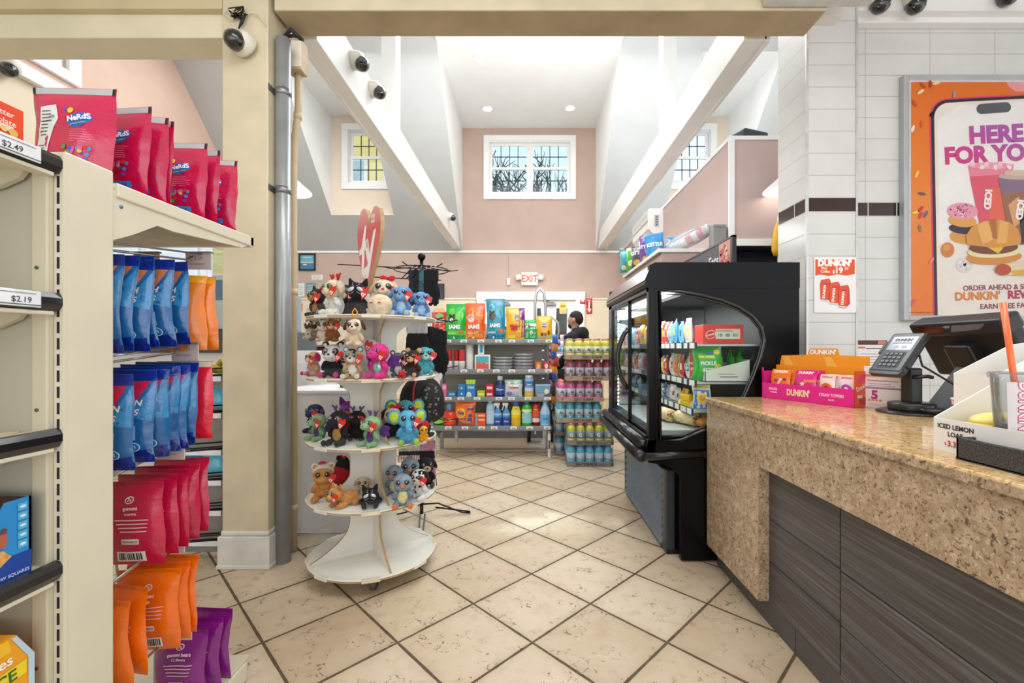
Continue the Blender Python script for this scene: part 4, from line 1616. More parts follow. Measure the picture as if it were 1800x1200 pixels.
m.tube([(-.55, -.18, 1.86), (-.2, -.19, 1.84), (.24, -.16, 1.82)], .004, BW, 6)
m.tube([(-.30, -.18, 1.77), (.18, -.16, 1.75)], .004, BW, 6)
for k in range(3):
    m.tube([(-.1 + k * .03, -.18, 1.755), (-.03 + k * .045, -.18, 1.83)], .004, BW, 6)
m.build('hanging_bar', sp_)


def glove(label, px, d, ztop, L, w, col, cuff, grp):
    x = (px - CX) / F * d
    t = thing('knit_glove_pair', label, 'gloves', (x, d, ztop), random.uniform(-.3, .3), grp)
    m = MB()
    m.box(-w * .45, -.012, -L * .30, w * .45, .012, 0, fur(cuff), .006)
    m.build('cuff', t)
    m = MB()
    m.ell((0, 0, -L * .48), (w * .5, .017, L * .25), fur(col), None, 12, 8)
    for k in range(4):
        fx = (-.36 + .24 * k) * w
        m.tube([(fx, 0, -L * .55), (fx * 1.08, 0, -L * .80), (fx * 1.1, 0, -L * (.93 if k in (1, 2) else .88))], [.17 * w, .16 * w, .13 * w], fur(col), 8)
    m.tube([(w * .42, 0, -L * .45), (w * .62, 0, -L * .6), (w * .60, 0, -L * .72)], [.15 * w, .15 * w, .12 * w], fur(col), 8)
    bakerm(m, .005).build('hand', t)
    m = MB()
    m.tube([(0, 0, -.005), (0, 0, .02), (.008, 0, .03), (0, 0, .036)], .003, mt('#c9ccce', .3, .5), 6)
    m.build('hook', t)


GP = [(724, '#20242c', '#2a2e38', 'dark navy'), (732, '#15171c', '#1c2026', 'charcoal'), (740, '#2e5660', '#3d7480', 'teal'), (749, '#0e0e11', '#15151a', 'black'), (757, '#0d0d10', '#131317', 'black'), (765, '#0d0d10', '#131317', 'black')]
for i, (px, c, cf, nm) in enumerate(GP):
    glove('%s knit glove pair, %s from the left on the upper spinner bar' % (nm, ORD[i]), px, 3.15, 1.822, .275, .05, c, cf, 'gloves on the upper bar')
for i, px in enumerate((722, 733, 744)):
    glove('black glove pair with fluffy grey cuff, %s from the left behind the monkey plush' % ORD[i], px, 3.06, 1.445, .26, .065, '#111114', '#b4b4ba', 'grey cuffed gloves')
for i, px in enumerate((756, 764, 772, 779)):
    glove('long black glove pair, %s of four at the right side of the spinner' % ORD[i], px, 3.12, 1.42 - .01 * i, .33, .06, '#0e0e11', '#141418', 'long black gloves')
# black rucksack
t = thing('backpack', 'black rucksack with red piping and grey splatter hanging on the spinner', 'backpack', ((742 - CX) / F * 3.02, 3.02, .755), .25)
m = MB()
b = mt('#0d0d0f', .7, 0, .1, 30, 0, 0, .3)
m.ell((0, 0, .16), (.15, .075, .17), b, None, 20, 12)
m.ell((0, .01, .08), (.155, .07, .09), b, None, 20, 12)
bakerm(m, .008).build('bag', t)
m = MB()
m.ell((.05, -.055, .15), (.085, .035, .13), mt('#141416', .6, 0, .1, 40), None, 18, 12)
bakerm(m, .006).build('pocket', t)
m = MB()
m.tube([(-.03, -.06, .32), (-.055, -.09, .25), (-.06, -.10, .15), (-.05, -.09, .06)], .006, mt('#b3121c', .5), 8)
m.build('piping', t)
m = MB()
rnd = random.Random(4)
for k in range(34):
    a, b_ = rnd.uniform(-.9, .9), rnd.uniform(-.8, .9)
    m.ell((.05 + .083 * math.sin(a) * math.cos(b_), -.055 - .0345 * math.cos(a) * math.cos(b_) - .0015, .15 + .128 * math.sin(b_)), (rnd.uniform(.003, .013), .002, rnd.uniform(.003, .014)), mt('#7b7d80', .7), (0, 0, a), 8, 5)
m.build('splatter_print', t)
m = MB()
m.tube([(-.01, .02, .32), (-.02, .02, .36), (.02, .02, .375), (.03, .02, .33)], .006, b, 8)
m.build('handle', t)
m = MB()
m.prism([(a * .16, (c - .26) * .14) for a, c in heart[::2]], -.002, .002, mt('#d9dcde', .3), Matrix.Translation((.11, -.06, .31)), 'y')
m.build('heart_tag', t)
# scarves
for i, (px, c1, c2, w_, L, zt, d, lb) in enumerate((
        (752, '#c98aa4', '#241c22', .075, .33, .70, 3.05, 'pink and black striped scarf hanging low on the spinner'),
        (712, '#e4ddca', '#3c4048', .06, .17, .70, 3.05, 'cream scarf with dark end hanging beside the rack, left of its twin'),
        (729, '#e4ddca', '#3c4048', .06, .17, .70, 3.06, 'cream scarf with dark end hanging between its twin and the pink scarf'))):
    x = (px - CX) / F * d
    t = thing('scarf', lb, 'scarf', (x, d, zt), .1)
    m = MB()
    vs, fs = [], []
    for k in range(13):
        zz = -L * k / 12
        for j in range(9):
            u = j / 8 - .5
            vs.append((u * w_ * (1 + .5 * k / 12), math.sin(u * 22 + k * .5) * .008, zz))
    for k in range(12):
        for j in range(8):
            fs.append((k * 9 + j, k * 9 + j + 1, (k + 1) * 9 + j + 1, (k + 1) * 9 + j))
    for k in range(12):
        m.add(vs, fs[k * 8:(k + 1) * 8], fur(c1) if not (k in (5, 6) or (i and k > 9)) else fur(c2), None, True)
    m.build('cloth', t)
    m = MB()
    for j in range(9):
        u = j / 8 - .5
        m.tube([(u * w_ * 1.5, 0, -L), (u * w_ * 1.55, .004, -L - .05)], .003, fur(c2), 5)
    m.build('fringe', t)
    m = MB()
    m.ell((0, 0, .005), (w_ * .5, .02, .016), fur('#4a2c52' if i == 0 else '#2a2a2e'), None, 10, 7)
    m.build('knot', t)
# ================================================================ middle shelf unit with groceries
GX0, GX1, GY = -1.115, .265, 5.15
gd = thing('gondola_shelf', 'low grey four-tier shelf of pet food and cleaners in the middle of the shop', 'shelf', (-.42, 5.35, 0))
GO = Vector((-.42, 5.35, 0))
GG = mt('#9fa09c', .4, .25, .04, 5)
GD = mt('#6f7374', .4, .3, .05, 5)
LIP = mt('#84888b', .35, .2, .04, 5)


def lg(m):
    m.v = [v - GO for v in m.v]
    return m


SH = [1.358, 1.012, .692, .352]
for i, z in enumerate(SH):
    m = MB()
    m.box(GX0, GY + .01, z - .012, GX1, 5.60, z, GG)
    m.box(GX0 + .02, GY + .03, z - .05, GX1 - .02, 5.58, z - .012, mt('#b7b6ae', .5), .004)
    s = lg(m).build('shelf', gd)
    m = MB()
    m.box(GX0, GY - .004, z - .034, GX1, GY + .012, z + .010, LIP, .003)
    s2 = lg(m).build('price_rail', s)
    m = MB()
    rnd = random.Random(20 + i)
    xs = [GX0 + .12 + k * .195 + rnd.uniform(-.03, .03) for k in range(7)]
    for x in xs:
        m.box(x, GY - .007, z - .026, x + .075, GY - .003, z + .006, pr('#eef0f4'))
        f = flat(m, (x, GY - .0072, z - .026), (1, 0, 0), (0, 0, 1))
        f.rect(.008, .018, .06, .022, pr('#8a90a0'), 1)
        f.rect(.02, .006, .058, .013, pr('#50565f'), 1)
    lg(m).build('price_label', s2)
for k in range(9):
    z = .30 + k * .118
    m = MB()
    m.box(GX0 + .02, 5.600, z, GX1 - .02, 5.612, z + .104, mt('#a5a296', .45, .1, .04, 5))
    lg(m).build('back_slat', gd)
for x in (GX0 + .005, GX1 - .045):
    m = MB()
    m.box(x, 5.56, 0, x + .04, 5.61, 1.42, GG, .003)
    m.box(x + .006, GY + .02, .225, x + .034, 5.58, .30, GG, .003)
    lg(m).build('upright', gd)
    m = MB()
    m.box(x + .004, GY - .02, .0, x + .036, GY + .03, .27, mt('#d4d3cc', .4, .1), .004)
    m.box(x + .012, GY - .022, .10, x + .028, GY - .018, .2, mt('#141414', .5))
    lg(m).build('foot', gd)
m = MB()
m.box(GX0 + .25, 5.2, .16, GX0 + .285, 5.25, .30, GG, .003)
lg(m).build('foot_brace', gd)
m = MB()
m.tube([(GX0 + .42, 5.59, .24), (GX0 + 1.0, 5.59, .235)], .022, mt('#c9ccce', .3, .7), 10)
lg(m).build('crossbar', gd)


def X(px, d=5.22):
    return (px - CX) / F * d


def pouch(label, px0, px1, ytop, si, col, prints, d=5.24, cat='pet food bag', name='pet_food_bag', t=.07, rz=0.0):
    z0 = SH[si] + .001
    w = (px1 - px0) / F * d
    h = CH + (CY - ytop) / F * d - z0
    m = MB()
    s = bag_mesh(m, w, h, t, film(col), px0 * .37, .03, 12, 16, None, .03)
    s.cut = .04
    for p in prints:
        k = p[0]
        if k == 'r':
            s.rect(p[1] * w - w / 2, p[2] * h, p[3] * w - w / 2, p[4] * h, p[5] if not isinstance(p[5], str) else film(p[5]), p[6] if len(p) > 6 else 1)
        elif k == 'e':
            s.ell(p[1] * w - w / 2, p[2] * h, p[3] * w, p[4] * h, film(p[5]), p[6] if len(p) > 6 else 2, 18)
        elif k == 't':
            s.text(p[1], p[2] * w - w / 2, p[3] * h, p[4] * w, pr(p[5]), 4, p[6] if len(p) > 6 else .03, 0, 0, p[7] if len(p) > 7 else 1)
    o = m.build(name, None, ((px0 + px1) / 2 * 0 + X((px0 + px1) / 2, d), d, z0), rz)
    tag(o, label, cat)
    return o


def animal(cx, cz, s, c1, c2):
    return [('e', cx, cz, .16 * s, .10 * s, c1, 2), ('e', cx - .09 * s, cz + .075 * s, .05 * s, .05 * s, c1, 2), ('e', cx + .09 * s, cz + .075 * s, .05 * s, .05 * s, c1, 2),
            ('e', cx, cz - .02 * s, .09 * s, .05 * s, c2, 3), ('e', cx - .05 * s, cz + .02 * s, .022, .014, '#151515', 4), ('e', cx + .05 * s, cz + .02 * s, .022, .014, '#151515', 4), ('e', cx, cz - .02 * s, .025, .014, '#40302c', 5)]


def iams(c1, c2, c3, a1, a2):
    return [('r', .0, .0, 1, .14, c3), ('r', .0, .14, 1, .26, c2), ('e', .3, .78, .16, .10, c2, 1), ('e', .7, .66, .2, .13, c2, 1), ('e', .12, .62, .1, .07, c2, 1)] + animal(.30, .58, 1.1, a1, a2) + \
        [('t', 'IAMS', .46, .315, .27, '#f4f8f4', .05), ('e', .80, .22, .14, .055, '#c87a3c', 3), ('r', .1, .18, .5, .20, '#f0f4f0', 3), ('e', .4, .07, .05, .035, '#dfeee0', 3)]


pouch('bright green dog food bag, left of the orange one on the top tier', 784, 819, 534, 0, '#1fb23c', iams('#1fb23c', '#6ad64a', '#0f8f5a', '#2a2a2a', '#f0f0f0'))
pouch('orange cat food bag between the green and the teal bags', 818, 853, 533, 0, '#f2621a', iams('#f2621a', '#f79a4a', '#f0a62c', '#d9bfb4', '#efe4dc'))
pouch('tall teal cat food bag on the top tier', 855, 888, 525, 0, '#1f90ae', iams('#1f90ae', '#4fb4c8', '#0f5f8c', '#4a3f38', '#6e5f54'))
pouch('yellow and purple dry cat food bag on the top tier', 889, 923, 541, 0, '#f0b01c', [('r', .70, 0, 1, 1, '#7a2a92'), ('e', .44, .38, .24, .13, '#f08a28', 2), ('t', 'Meow', .44, .40, .2, '#c01c2c', .03), ('t', 'MIX', .44, .31, .2, '#c01c2c', .05), ('r', .12, .06, .5, .16, '#f6d260', 2)] + animal(.62, .68, 1.0, '#8a8078', '#d8d0c8'))
pouch('small green cat treat bag beside the yellow dog treat bag', 923, 944, 562, 0, '#22a850', [('r', .04, .55, .96, .82, '#f2f4f0', 2), ('t', 'Feline', .5, .62, .24, '#22302a', .02), ('r', .1, .1, .9, .4, '#7ccf94', 2), ('e', .5, .36, .15, .08, '#e8e0d8', 3), ('e', .5, .34, .05, .03, '#a8706a', 4)], 5.2)
pouch('yellow dog treat bag at the right end of the top tier', 943, 971, 555, 0, '#f2b21c', [('r', 0, 0, 1, .2, '#5fb8e4'), ('e', .5, .60, .2, .07, '#2f7ec0', 2), ('t', 'treats', .5, .575, .17, '#f6f2e0', .03), ('e', .32, .24, .1, .07, '#8a4a22', 3), ('e', .52, .23, .1, .06, '#b0682e', 3), ('e', .76, .3, .07, .1, '#7a3f1c', 3)], 5.2, t=.06)
# red dog biscuit box
t = thing('dog_biscuit_box', 'red dog biscuit box at the left end of the top tier', 'box', (X(773, 5.3), 5.3, SH[0] + .001), .1)
m = MB()
rd = mt('#cf2a22', .35, 0, .03, 6)
m.box(-.085, -.04, 0, .085, .04, .33, rd, .002)
f = flat(m, (0, -.0402, 0), (1, 0, 0), (0, 0, 1))
f.poly([(-.06, .20), (.06, .205), (.06, .25), (-.06, .245)], pr('#f4f2ee'), 1)
f.text('MILK BONE', 0, .217, .022, pr('#222222'), 2, .02)
f.poly([(-.02, .02), (.06, .02), (.07, .12), (.02, .17), (-.01, .1)], pr('#f0902c'), 1)
f.ell(0, .29, .05, .03, pr('#8fc07a'), 1)
m.build('carton', t)
m = MB()
m.prism([(-.085, .33), (.085, .33), (.03, .39), (-.05, .375)], -.02, .02, mt('#e8c490', .4), None, 'y')
m.build('flap', t)

# second tier: cups, foil trays
CUP = mt('#c41f26', .3, 0, .05, 9, .3)
for i, px in enumerate((790, 803, 812)):
    d = 5.24 + .05 * (i % 2)
    x = X(px, d)
    m = MB()
    for k in range(6):
        z = k * .03
        m.lathe([(.024, z), (.034, z + .075), (.036, z + .078), (.034, z + .082), (.030, z + .08)], CUP if i < 2 else mt('#d8454a', .3), 16)
    m.lathe([(.036, .0), (.037, .10), (.036, .102)], mt('#e6e2e2', .3, 0, .05, 20), 16)
    o = m.build('plastic_cup_sleeve', None, (x, d, SH[1] + .001))
    tag(o, 'wrapped stack of red party cups, %s from the left on the second tier' % ORD[i], 'cups', 'red cup sleeves')
m = MB()
m.lathe([(.045, 0), (.047, .004), (.047, .29), (.043, .295), (.02, .297), (.018, .29)], mt('#e9eae6', .8, 0, .04, 20, 0, 0, .3), 20)
o = m.build('paper_towel_roll', None, (X(824), 5.3, SH[1] + .001))
tag(o, 'tall white paper towel roll beside the red cups', 'paper towel')
t = thing('paper_plate_pack', 'white square pack with blue and coral print on the second tier', 'pack', (X(848), 5.25, SH[1] + .001))
m = MB()
m.box(-.092, -.03, 0, .092, .03, .175, mt('#f0efea', .35, 0, .02, 8), .006)
f = flat(m, (0, -.0302, 0), (1, 0, 0), (0, 0, 1))
f.rect(-.075, .075, .075, .155, pr('#4fb6c4'), 1)
f.poly([(-.075, .01), (.075, .01), (.075, .075), (.045, .065), (.02, .092), (-.01, .07), (-.045, .095), (-.075, .07)], pr('#e8604a'), 2)
m.build('wrapper', t)
m = MB()
m.box(-.055, -.025, .175, .02, .03, .30, mt('#e7eef0', .3), .006)
m.box(-.03, -.0265, .2, .005, -.024, .29, mt('#2fa0b4', .3))
m.build('inner_pack', t)
FOIL = mt('#cfd2d4', .25, .35, .14, 30, .4)
for i, (px, n, r) in enumerate(((884, 4, .105), (920, 5, .10))):
    for k in range(n):
        m = MB()
        z = SH[1] + .001 + k * .038
        m.lathe([(r * .82, 0), (r * .96, .026), (r, .029), (r * 1.02, .034), (r * .99, .036), (r * .9, .03), (r * .8, .006)], FOIL, 26, None, True, 1.18, .9)
        o = m.build('foil_tray', None, (X(px) + random.uniform(-.006, .006), 5.28, z))
        tag(o, 'round foil tray, %s from the bottom of the %s foil stack' % (ORD[k], 'left' if i == 0 else 'right'), 'foil tray', 'foil trays')
for i, (px, c) in enumerate(((946, '#e0551c'), (960, '#c81c30'))):
    t = thing('small_candle_box', ['orange and red small box beside the foil trays', 'red small box at the right end of the second tier'][i], 'box', (X(px), 5.22, SH[1] + .001), .05)
    m = MB()
    m.box(-.035, -.03, 0, .035, .03, .09, mt(c, .3, 0, .05, 8), .003)
    f = flat(m, (0, -.0302, 0), (1, 0, 0), (0, 0, 1))
    f.ell(0, .045, .02, .025, pr('#f2b84a' if i == 0 else '#f0d8d4'), 1)
    f.text('HOT' if i == 0 else 'red', 0, .012, .02, pr('#ffffff'), 2, .02)
    m.build('carton', t)


def boxitem(label, px, w, h, dep, si, col, art, d=5.22, name='grocery_box', cat='box', rz=0.0):
    t = thing(name, label, cat, (X(px, d), d + dep / 2 - .03, SH[si] + .001), rz)
    m = MB()
    m.box(-w / 2, -dep / 2, 0, w / 2, dep / 2, h, mt(col, .35, 0, .04, 9), .003)
    f = flat(m, (-w / 2, -dep / 2 - .0003, 0), (w, 0, 0), (0, 0, h), .0006)
    f.fn = (lambda O, w, h: lambda x, y, o: O + Vector((x * w, -o, y * h)))(Vector((-w / 2, -dep / 2 - .0003, 0)), w, h)
    for a in art:
        if a[0] == 'r':
            f.rect(a[1], a[2], a[3], a[4], pr(a[5]), a[6] if len(a) > 6 else 1)
        elif a[0] == 'e':
            f.ell(a[1], a[2], a[3], a[4], pr(a[5]), a[6] if len(a) > 6 else 2)
        elif a[0] == 't':
            vs, fs = text_mesh(a[1], .02)
            q = a[4]
            f.put([(a[2] + v.x * q / w, a[3] + v.y * q / h) for v in vs], fs, pr(a[5]), 4)
    m.build('carton', t)
    return t


boxitem('pink soap box at the left of the third tier', 782, .05, .155, .06, 2, '#e06aa0', [('r', .1, .6, .9, .9, '#f0b0cc')])
boxitem('low blue sponge box on the third tier', 795, .085, .065, .07, 2, '#2f7fb4', [('r', .1, .3, .9, .7, '#7fc0e0')])
boxitem('blue soap box stack beside the low blue box', 812, .085, .15, .07, 2, '#2f86c4', [('r', 0, .5, 1, .53, '#1c5a90'), ('e', .5, .7, .12, .08, '#cfe6f4'), ('e', .5, .25, .12, .08, '#cfe6f4')])
boxitem('tall blue box with lime top on the third tier', 828, .11, .205, .07, 2, '#2f86cc', [('r', 0, .74, 1, 1, '#b4d82c'), ('e', .3, .1, .28, .2, '#dfe8f4'), ('t', 'Glad', .5, .5, .04, '#ffffff')])
boxitem('low lime green box on the third tier', 846, .09, .075, .07, 2, '#b8d01e', [('r', .1, .3, .9, .6, '#e4f08a')])
boxitem('red box of tissues stacked two high on the third tier', 861, .09, .155, .07, 2, '#c8182e', [('r', 0, .42, 1, .45, '#8a0f20'), ('r', .15, .6, .85, .8, '#f0d0d4'), ('r', .15, .12, .85, .3, '#f0d0d4')])


def bottle(label, px, ytop, si, prof, body, capc, lab, d=5.22, name='cleaner_bottle', cat='bottle', wpx=None, text=None, trig=None, handle=None):
    z0 = SH[si] + .001
    H_ = CH + (CY - ytop) / F * d - z0
    w = wpx / F * d / 2
    t = thing(name, label, cat, (X(px, d), d, z0), 0)
    m = MB()
    bm_ = mt(body, .22, 0, .05, 9, .4)
    m.lathe([(r * w, z * H_) for r, z in prof], bm_, 20, None, True, 1, .7)
    m.build('container', t)
    m = MB()
    c = mt(capc, .3, 0, .04, 9)
    zt = prof[-1][1] * H_
    if trig:
        m.lathe([(w * .34, zt), (w * .34, zt + .02), (w * .26, zt + .025)], c, 14)
        m.box(-w * .95, -.014, zt + .025, w * .5, .014, zt + .06, c, .006)
        m.prism([(-w * .75, zt + .03), (-w * .55, zt + .028), (-w * .95, zt - .03), (-w * 1.1, zt - .025)], -.008, .008, c, None, 'y')
    else:
        m.lathe([(prof[-1][0] * w * 1.05, zt), (prof[-1][0] * w * 1.05, H_ * .985), (prof[-1][0] * w * .9, H_)], c, 16)
    m.build('trigger' if trig else 'cap', t)
    m = MB()
    for (z_0, z_1, c0, rr) in lab:
        k0 = z_0 * H_
        k1 = z_1 * H_
        n = 9
        vs, fs = [], []
        for j in range(n + 1):
            a = R(-160 + 140 * j / n)
            for zz in (k0, k1):
                vs.append((math.cos(a) * w * rr * 1.02, math.sin(a) * w * rr * .7 * 1.03, zz))
        for j in range(n):
            fs.append((2 * j, 2 * j + 2, 2 * j + 3, 2 * j + 1))
        m.add(vs, fs, pr(c0), None, True)
    if text:
        f = Surf(m, lambda x, y, o: Vector((x, -math.sqrt(max(.0, 1 - min(1, (x / w) ** 2))) * w * .7 * 1.06 - o - .001, y)), .02)
        f.text(text[0], 0, text[1] * H_, text[2], pr(text[3]), 3, .02)
    m.build('label', t)
    return t


RND = [(.94, 0), (1, .03), (1, .62), (.85, .72), (.42, .80), (.38, .86)]
bottle('dark navy bottle with clear cap on the third tier', 879, 660, 2, [(.9, 0), (1, .03), (1, .55), (.7, .72), (.55, .78)], '#142a66', '#bcd4dc', [(.12, .55, '#2a4a9a', 1)], wpx=17, text=('Dawn', .32, .035, '#e8eef8'))
pouch('clear white and green pouch of detergent tabs on the third tier', 887, 918, 667, 2, '#cfd6d2', [('r', 0, .75, 1, 1, '#7fae90'), ('t', 'Cascade', .5, .5, .17, '#c02c3c', .04), ('e', .3, .2, .2, .12, '#8a86c8', 2), ('e', .62, .22, .2, .1, '#c9c6e8', 2), ('e', .5, .66, .3, .06, '#ffffff', 1)], 5.22, 'pouch', 'detergent_pouch', .06)
bottle('blue and yellow spray can on the third tier', 930, 659, 2, [(1, 0), (1, .84), (.8, .88)], '#7db4e0', '#e8edf2', [(.0, .22, '#e8c22c', 1), (.25, .42, '#c9d4de', 1), (.5, .72, '#3f6fb4', .98)], wpx=16, text=('Lysol', .55, .03, '#ffffff'), name='spray_can', cat='spray can')
boxitem('grey blue wipes box at the right end of the third tier', 954, .175, .15, .08, 2, '#6f9fc4', [('r', 0, 0, 1, .35, '#5a6474'), ('r', 0, .9, 1, 1, '#a9cbe4'), ('e', .75, .45, .16, .2, '#f0e6b4'), ('t', 'CLEANING', .38, .20, .024, '#dfe8f0'), ('t', 'ERASER', .36, .06, .024, '#dfe8f0')], name='wipes_box')
# lowest tier
bottle('green laundry detergent bottle partly hidden at the left of the lowest tier', 768, 722, 3, RND, '#2fae3c', '#2a8a34', [(.2, .55, '#8ad04a', 1)], wpx=26)
bottle('red orange laundry detergent bottle with blue cap', 790, 709, 3, [(.9, 0), (1, .05), (1, .4), (.85, .58), (.5, .66), (.36, .68)], '#e0301c', '#6a8ac0', [(.08, .5, '#e8401f', 1)], wpx=24, text=('Tide', .24, .045, '#f6e04a'))
pouch('large orange laundry pod pouch on the lowest tier', 800, 836, 704, 3, '#ee6a1c', [('r', 0, 0, 1, .32, '#453a78'), ('e', .3, .52, .24, .2, '#f2c41e', 2), ('e', .3, .52, .18, .15, '#f28a1c', 3), ('t', 'Tide', .3, .47, .19, '#2a3f9a', .04), ('e', .78, .42, .1, .08, '#4a3f86', 2), ('t', 'PODS', .55, .12, .15, '#d8d4ee', .02), ('r', .62, .62, .95, .72, '#4a3a86', 2)], 5.22, 'pouch', 'detergent_pouch', .07)
boxitem('orange dryer sheet box stack on the lowest tier', 845, .12, .15, .08, 3, '#ef5f20', [('r', 0, 0, .18, 1, '#7fb0cc'), ('r', 0, .32, 1, .35, '#b8401a'), ('r', 0, .66, 1, .69, '#b8401a'), ('r', .3, .75, .9, .9, '#f6c0a0'), ('r', .3, .42, .9, .57, '#f6c0a0')])
bottle('pale blue air freshener can on the lowest tier', 862, 703, 3, [(1, 0), (1, .7), (.85, .82), (.45, .92)], '#9fc4e0', '#dce8f0', [(.1, .6, '#b9d4ea', 1)], wpx=15, name='spray_can', cat='spray can')
bottle('blue glass cleaner with white trigger, left of a pair', 875, 712, 3, [(.95, 0), (1, .04), (1, .5), (.85, .68), (.45, .84), (.36, .88)], '#4f8fcc', '#eef0f0', [(.05, .42, '#234a9a', 1), (.5, .62, '#a9cfe8', .95)], wpx=15, trig=True, text=('glass', .2, .03, '#dfe8f8'))
bottle('blue glass cleaner with white nozzle, right of a pair', 890, 712, 3, [(.95, 0), (1, .04), (1, .5), (.85, .68), (.45, .84), (.36, .88)], '#4f8fcc', '#eef0f0', [(.05, .42, '#234a9a', 1), (.5, .62, '#a9cfe8', .95)], wpx=14, trig=True, text=('glass', .2, .03, '#dfe8f8'))
bottle('yellow floor cleaner bottle with blue top', 907, 704, 3, [(.95, 0), (1, .04), (1, .6), (.7, .76), (.6, .80)], '#f0ce1e', '#3a6ab4', [(.06, .34, '#e8b420', 1), (.45, .62, '#f2e46a', 1)], wpx=17, text=('sol', .68, .03, '#3a5ab0'))
bottle('green multi cleaner bottle with blue cap', 926, 702, 3, [(.95, 0), (1, .04), (1, .66), (.75, .80), (.45, .84)], '#2fa83c', '#3f7ac8', [(.12, .5, '#8fd0c8', 1), (.55, .64, '#e8f08a', 1)], wpx=18, text=('Gain', .5, .035, '#ffffff'))
bottle('red bug spray can on the lowest tier', 942, 703, 3, [(1, 0), (1, .78), (.7, .88)], '#b81c28', '#1a1416', [(.15, .32, '#e8d8d0', 1), (.35, .6, '#e0562c', 1)], wpx=13, text=('Raid', .62, .025, '#f0d84a'), name='spray_can', cat='spray can')
bottle('clear bottle of pale blue window washer at the right end', 958, 700, 3, [(.95, 0), (1, .04), (1, .5), (.8, .62), (.36, .80), (.34, .90)], '#a9d4ee', '#e6eef2', [(.1, .42, '#6fb4e4', 1)], wpx=18, text=('wash', .25, .03, '#3a6aa0'))

# the row of goods showing over the top tier from the aisle behind
t = thing('rear_gondola_shelf', 'second low shelf unit standing behind the pet food shelf', 'shelf', (-.42, 6.42, 0))
m = MB()
m.box(-.85, -.2, 0, .62, .2, .12, GD)
m.build('base', t)
m = MB()
m.box(-.85, .17, 0, .62, .2, 1.46, mt('#8f8c82', .5))
m.build('back_panel', t)
for z in (.55, 1.0, 1.44):
    m = MB()
    m.box(-.85, -.2, z - .02, .62, .2, z, GG)
    m.build('shelf', t)
for i, (px, y0, w, h, c, lb) in enumerate(((801, 540, .10, .20, '#23365e', 'dark blue carton showing above the green dog food bag'), (813, 540, .10, .19, '#1c2a26', 'dark green carton showing behind the orange cat food bag'),
                                           (832, 540, .12, .13, '#8abf2c', 'lime green carton showing above the orange cat food bag'), (846, 540, .13, .14, '#e0551c', 'orange carton showing above the orange cat food bag'),
                                           (886, 540, .07, .10, '#6a4a44', 'brown carton showing behind the yellow and purple bag'), (902, 540, .14, .15, '#2f78b8', 'blue carton showing above the yellow and purple bag, left one'),
                                           (920, 540, .14, .15, '#3a86c4', 'blue carton showing above the yellow and purple bag, right one'))):
    t = thing('rear_carton', lb, 'box', (X(px, 6.3), 6.3, 1.441), .05 * (i % 3 - 1))
    m = MB()
    m.box(-w / 2, -.06, 0, w / 2, .06, h + .03, mt(c, .35, 0, .08, 12), .004)
    f = flat(m, (0, -.0602, 0), (1, 0, 0), (0, 0, 1))
    f.rect(-w * .35, h * .55, w * .35, h * .8, pr('#c9d4da'), 1)
    m.build('carton', t)
# hand truck
t = thing('hand_truck', 'silver tubular hand truck standing behind the shelf', 'hand truck', (X(950, 5.8), 5.92, 0))
AL = mt('#c6c8c8', .3, .8, .06, 6)
m = MB()
L = 2.06
m.tube([(-.07, 0, .12), (-.07, 0, 1.85), (-.05, 0, 2.0), (0, 0, L), (.05, 0, 2.0), (.07, 0, 1.85), (.07, 0, .12)], .019, AL, 10)
for z in (.4, .9, 1.55):
    m.tube([(-.07, 0, z), (.07, 0, z)], .012, AL, 8)
m.build('frame', t)
m = MB()
m.tube([(.07, 0, 1.68), (.16, -.02, 1.68), (.235, -.03, 1.60), (.25, -.03, 1.50), (.235, -.03, 1.40), (.16, -.02, 1.32), (.07, 0, 1.32)], .016, AL, 10)
m.build('handle', t)
m = MB()
m.box(-.16, -.14, .005, .16, .02, .02, AL, .003)
m.build('toe_plate', t)
for s in (-1, 1):
    m = MB()
    m.cyl((s * .15 - .025, .06, .115), (s * .15 + .025, .06, .115), .112, mt('#1a1a1b', .7), 22)
    m.cyl((s * .15 - .028, .06, .115), (s * .15 + .028, .06, .115), .05, AL, 16)
    m.build('wheel', t)
m = MB()
m.box(-.19, -.0, .0, .19, .28, .16, mt('#b08c64', .8, 0, .06, 9), .004)
f = flat(m, (0, -.0006, 0), (1, 0, 0), (0, 0, 1))
f.rect(-.15, .06, -.02, .13, pr('#cdb592'), 1)
f.text('FRAGILE', .08, .08, .03, pr('#4a3622'), 1, .01)
o = m.build('cardboard_box', None, (X(896, 6.6), 6.6, .13))
o.location.z = .005
tag(o, 'brown cardboard carton on the floor seen below the lowest tier', 'box')

# ---------------------------------------------------------------- shrink-wrapped drink cases
WRAP = glass_mat('shrink_wrap', '#fcfeff', .35, .03, '#ffffff')
TRAYM = mt('#b39c84', .8, 0, .06, 14)
TRAYD = mt('#8f8680', .8, 0, .06, 14)


def drink_bottle(liq, capc, label):
    m = MB()
    lm = mt(liq, .12, 0, .08, 30, .8)
    r = .0465
    m.lathe([(r * .9, 0), (r, .008), (r, .07)], lm, 14)
    m.lathe([(r * 1.01, .062), (r * 1.01, .135)], mt(label, .4, 0, .06, 40), 14)
    m.lathe([(r, .13), (r, .145), (r * .93, .155), (r * .98, .168), (r * .62, .192), (r * .46, .20)], lm, 14)
    m.lathe([(r * .52, .198), (r * .54, .203), (r * .54, .218), (r * .48, .221)], mt(capc, .35, 0, .04, 9), 14)
    ff = Surf(m, lambda x, y, o: Vector((x, -math.sqrt(max(0, r * r * 1.03 - x * x)) - o - .0006, y)), .012)
    return m, ff


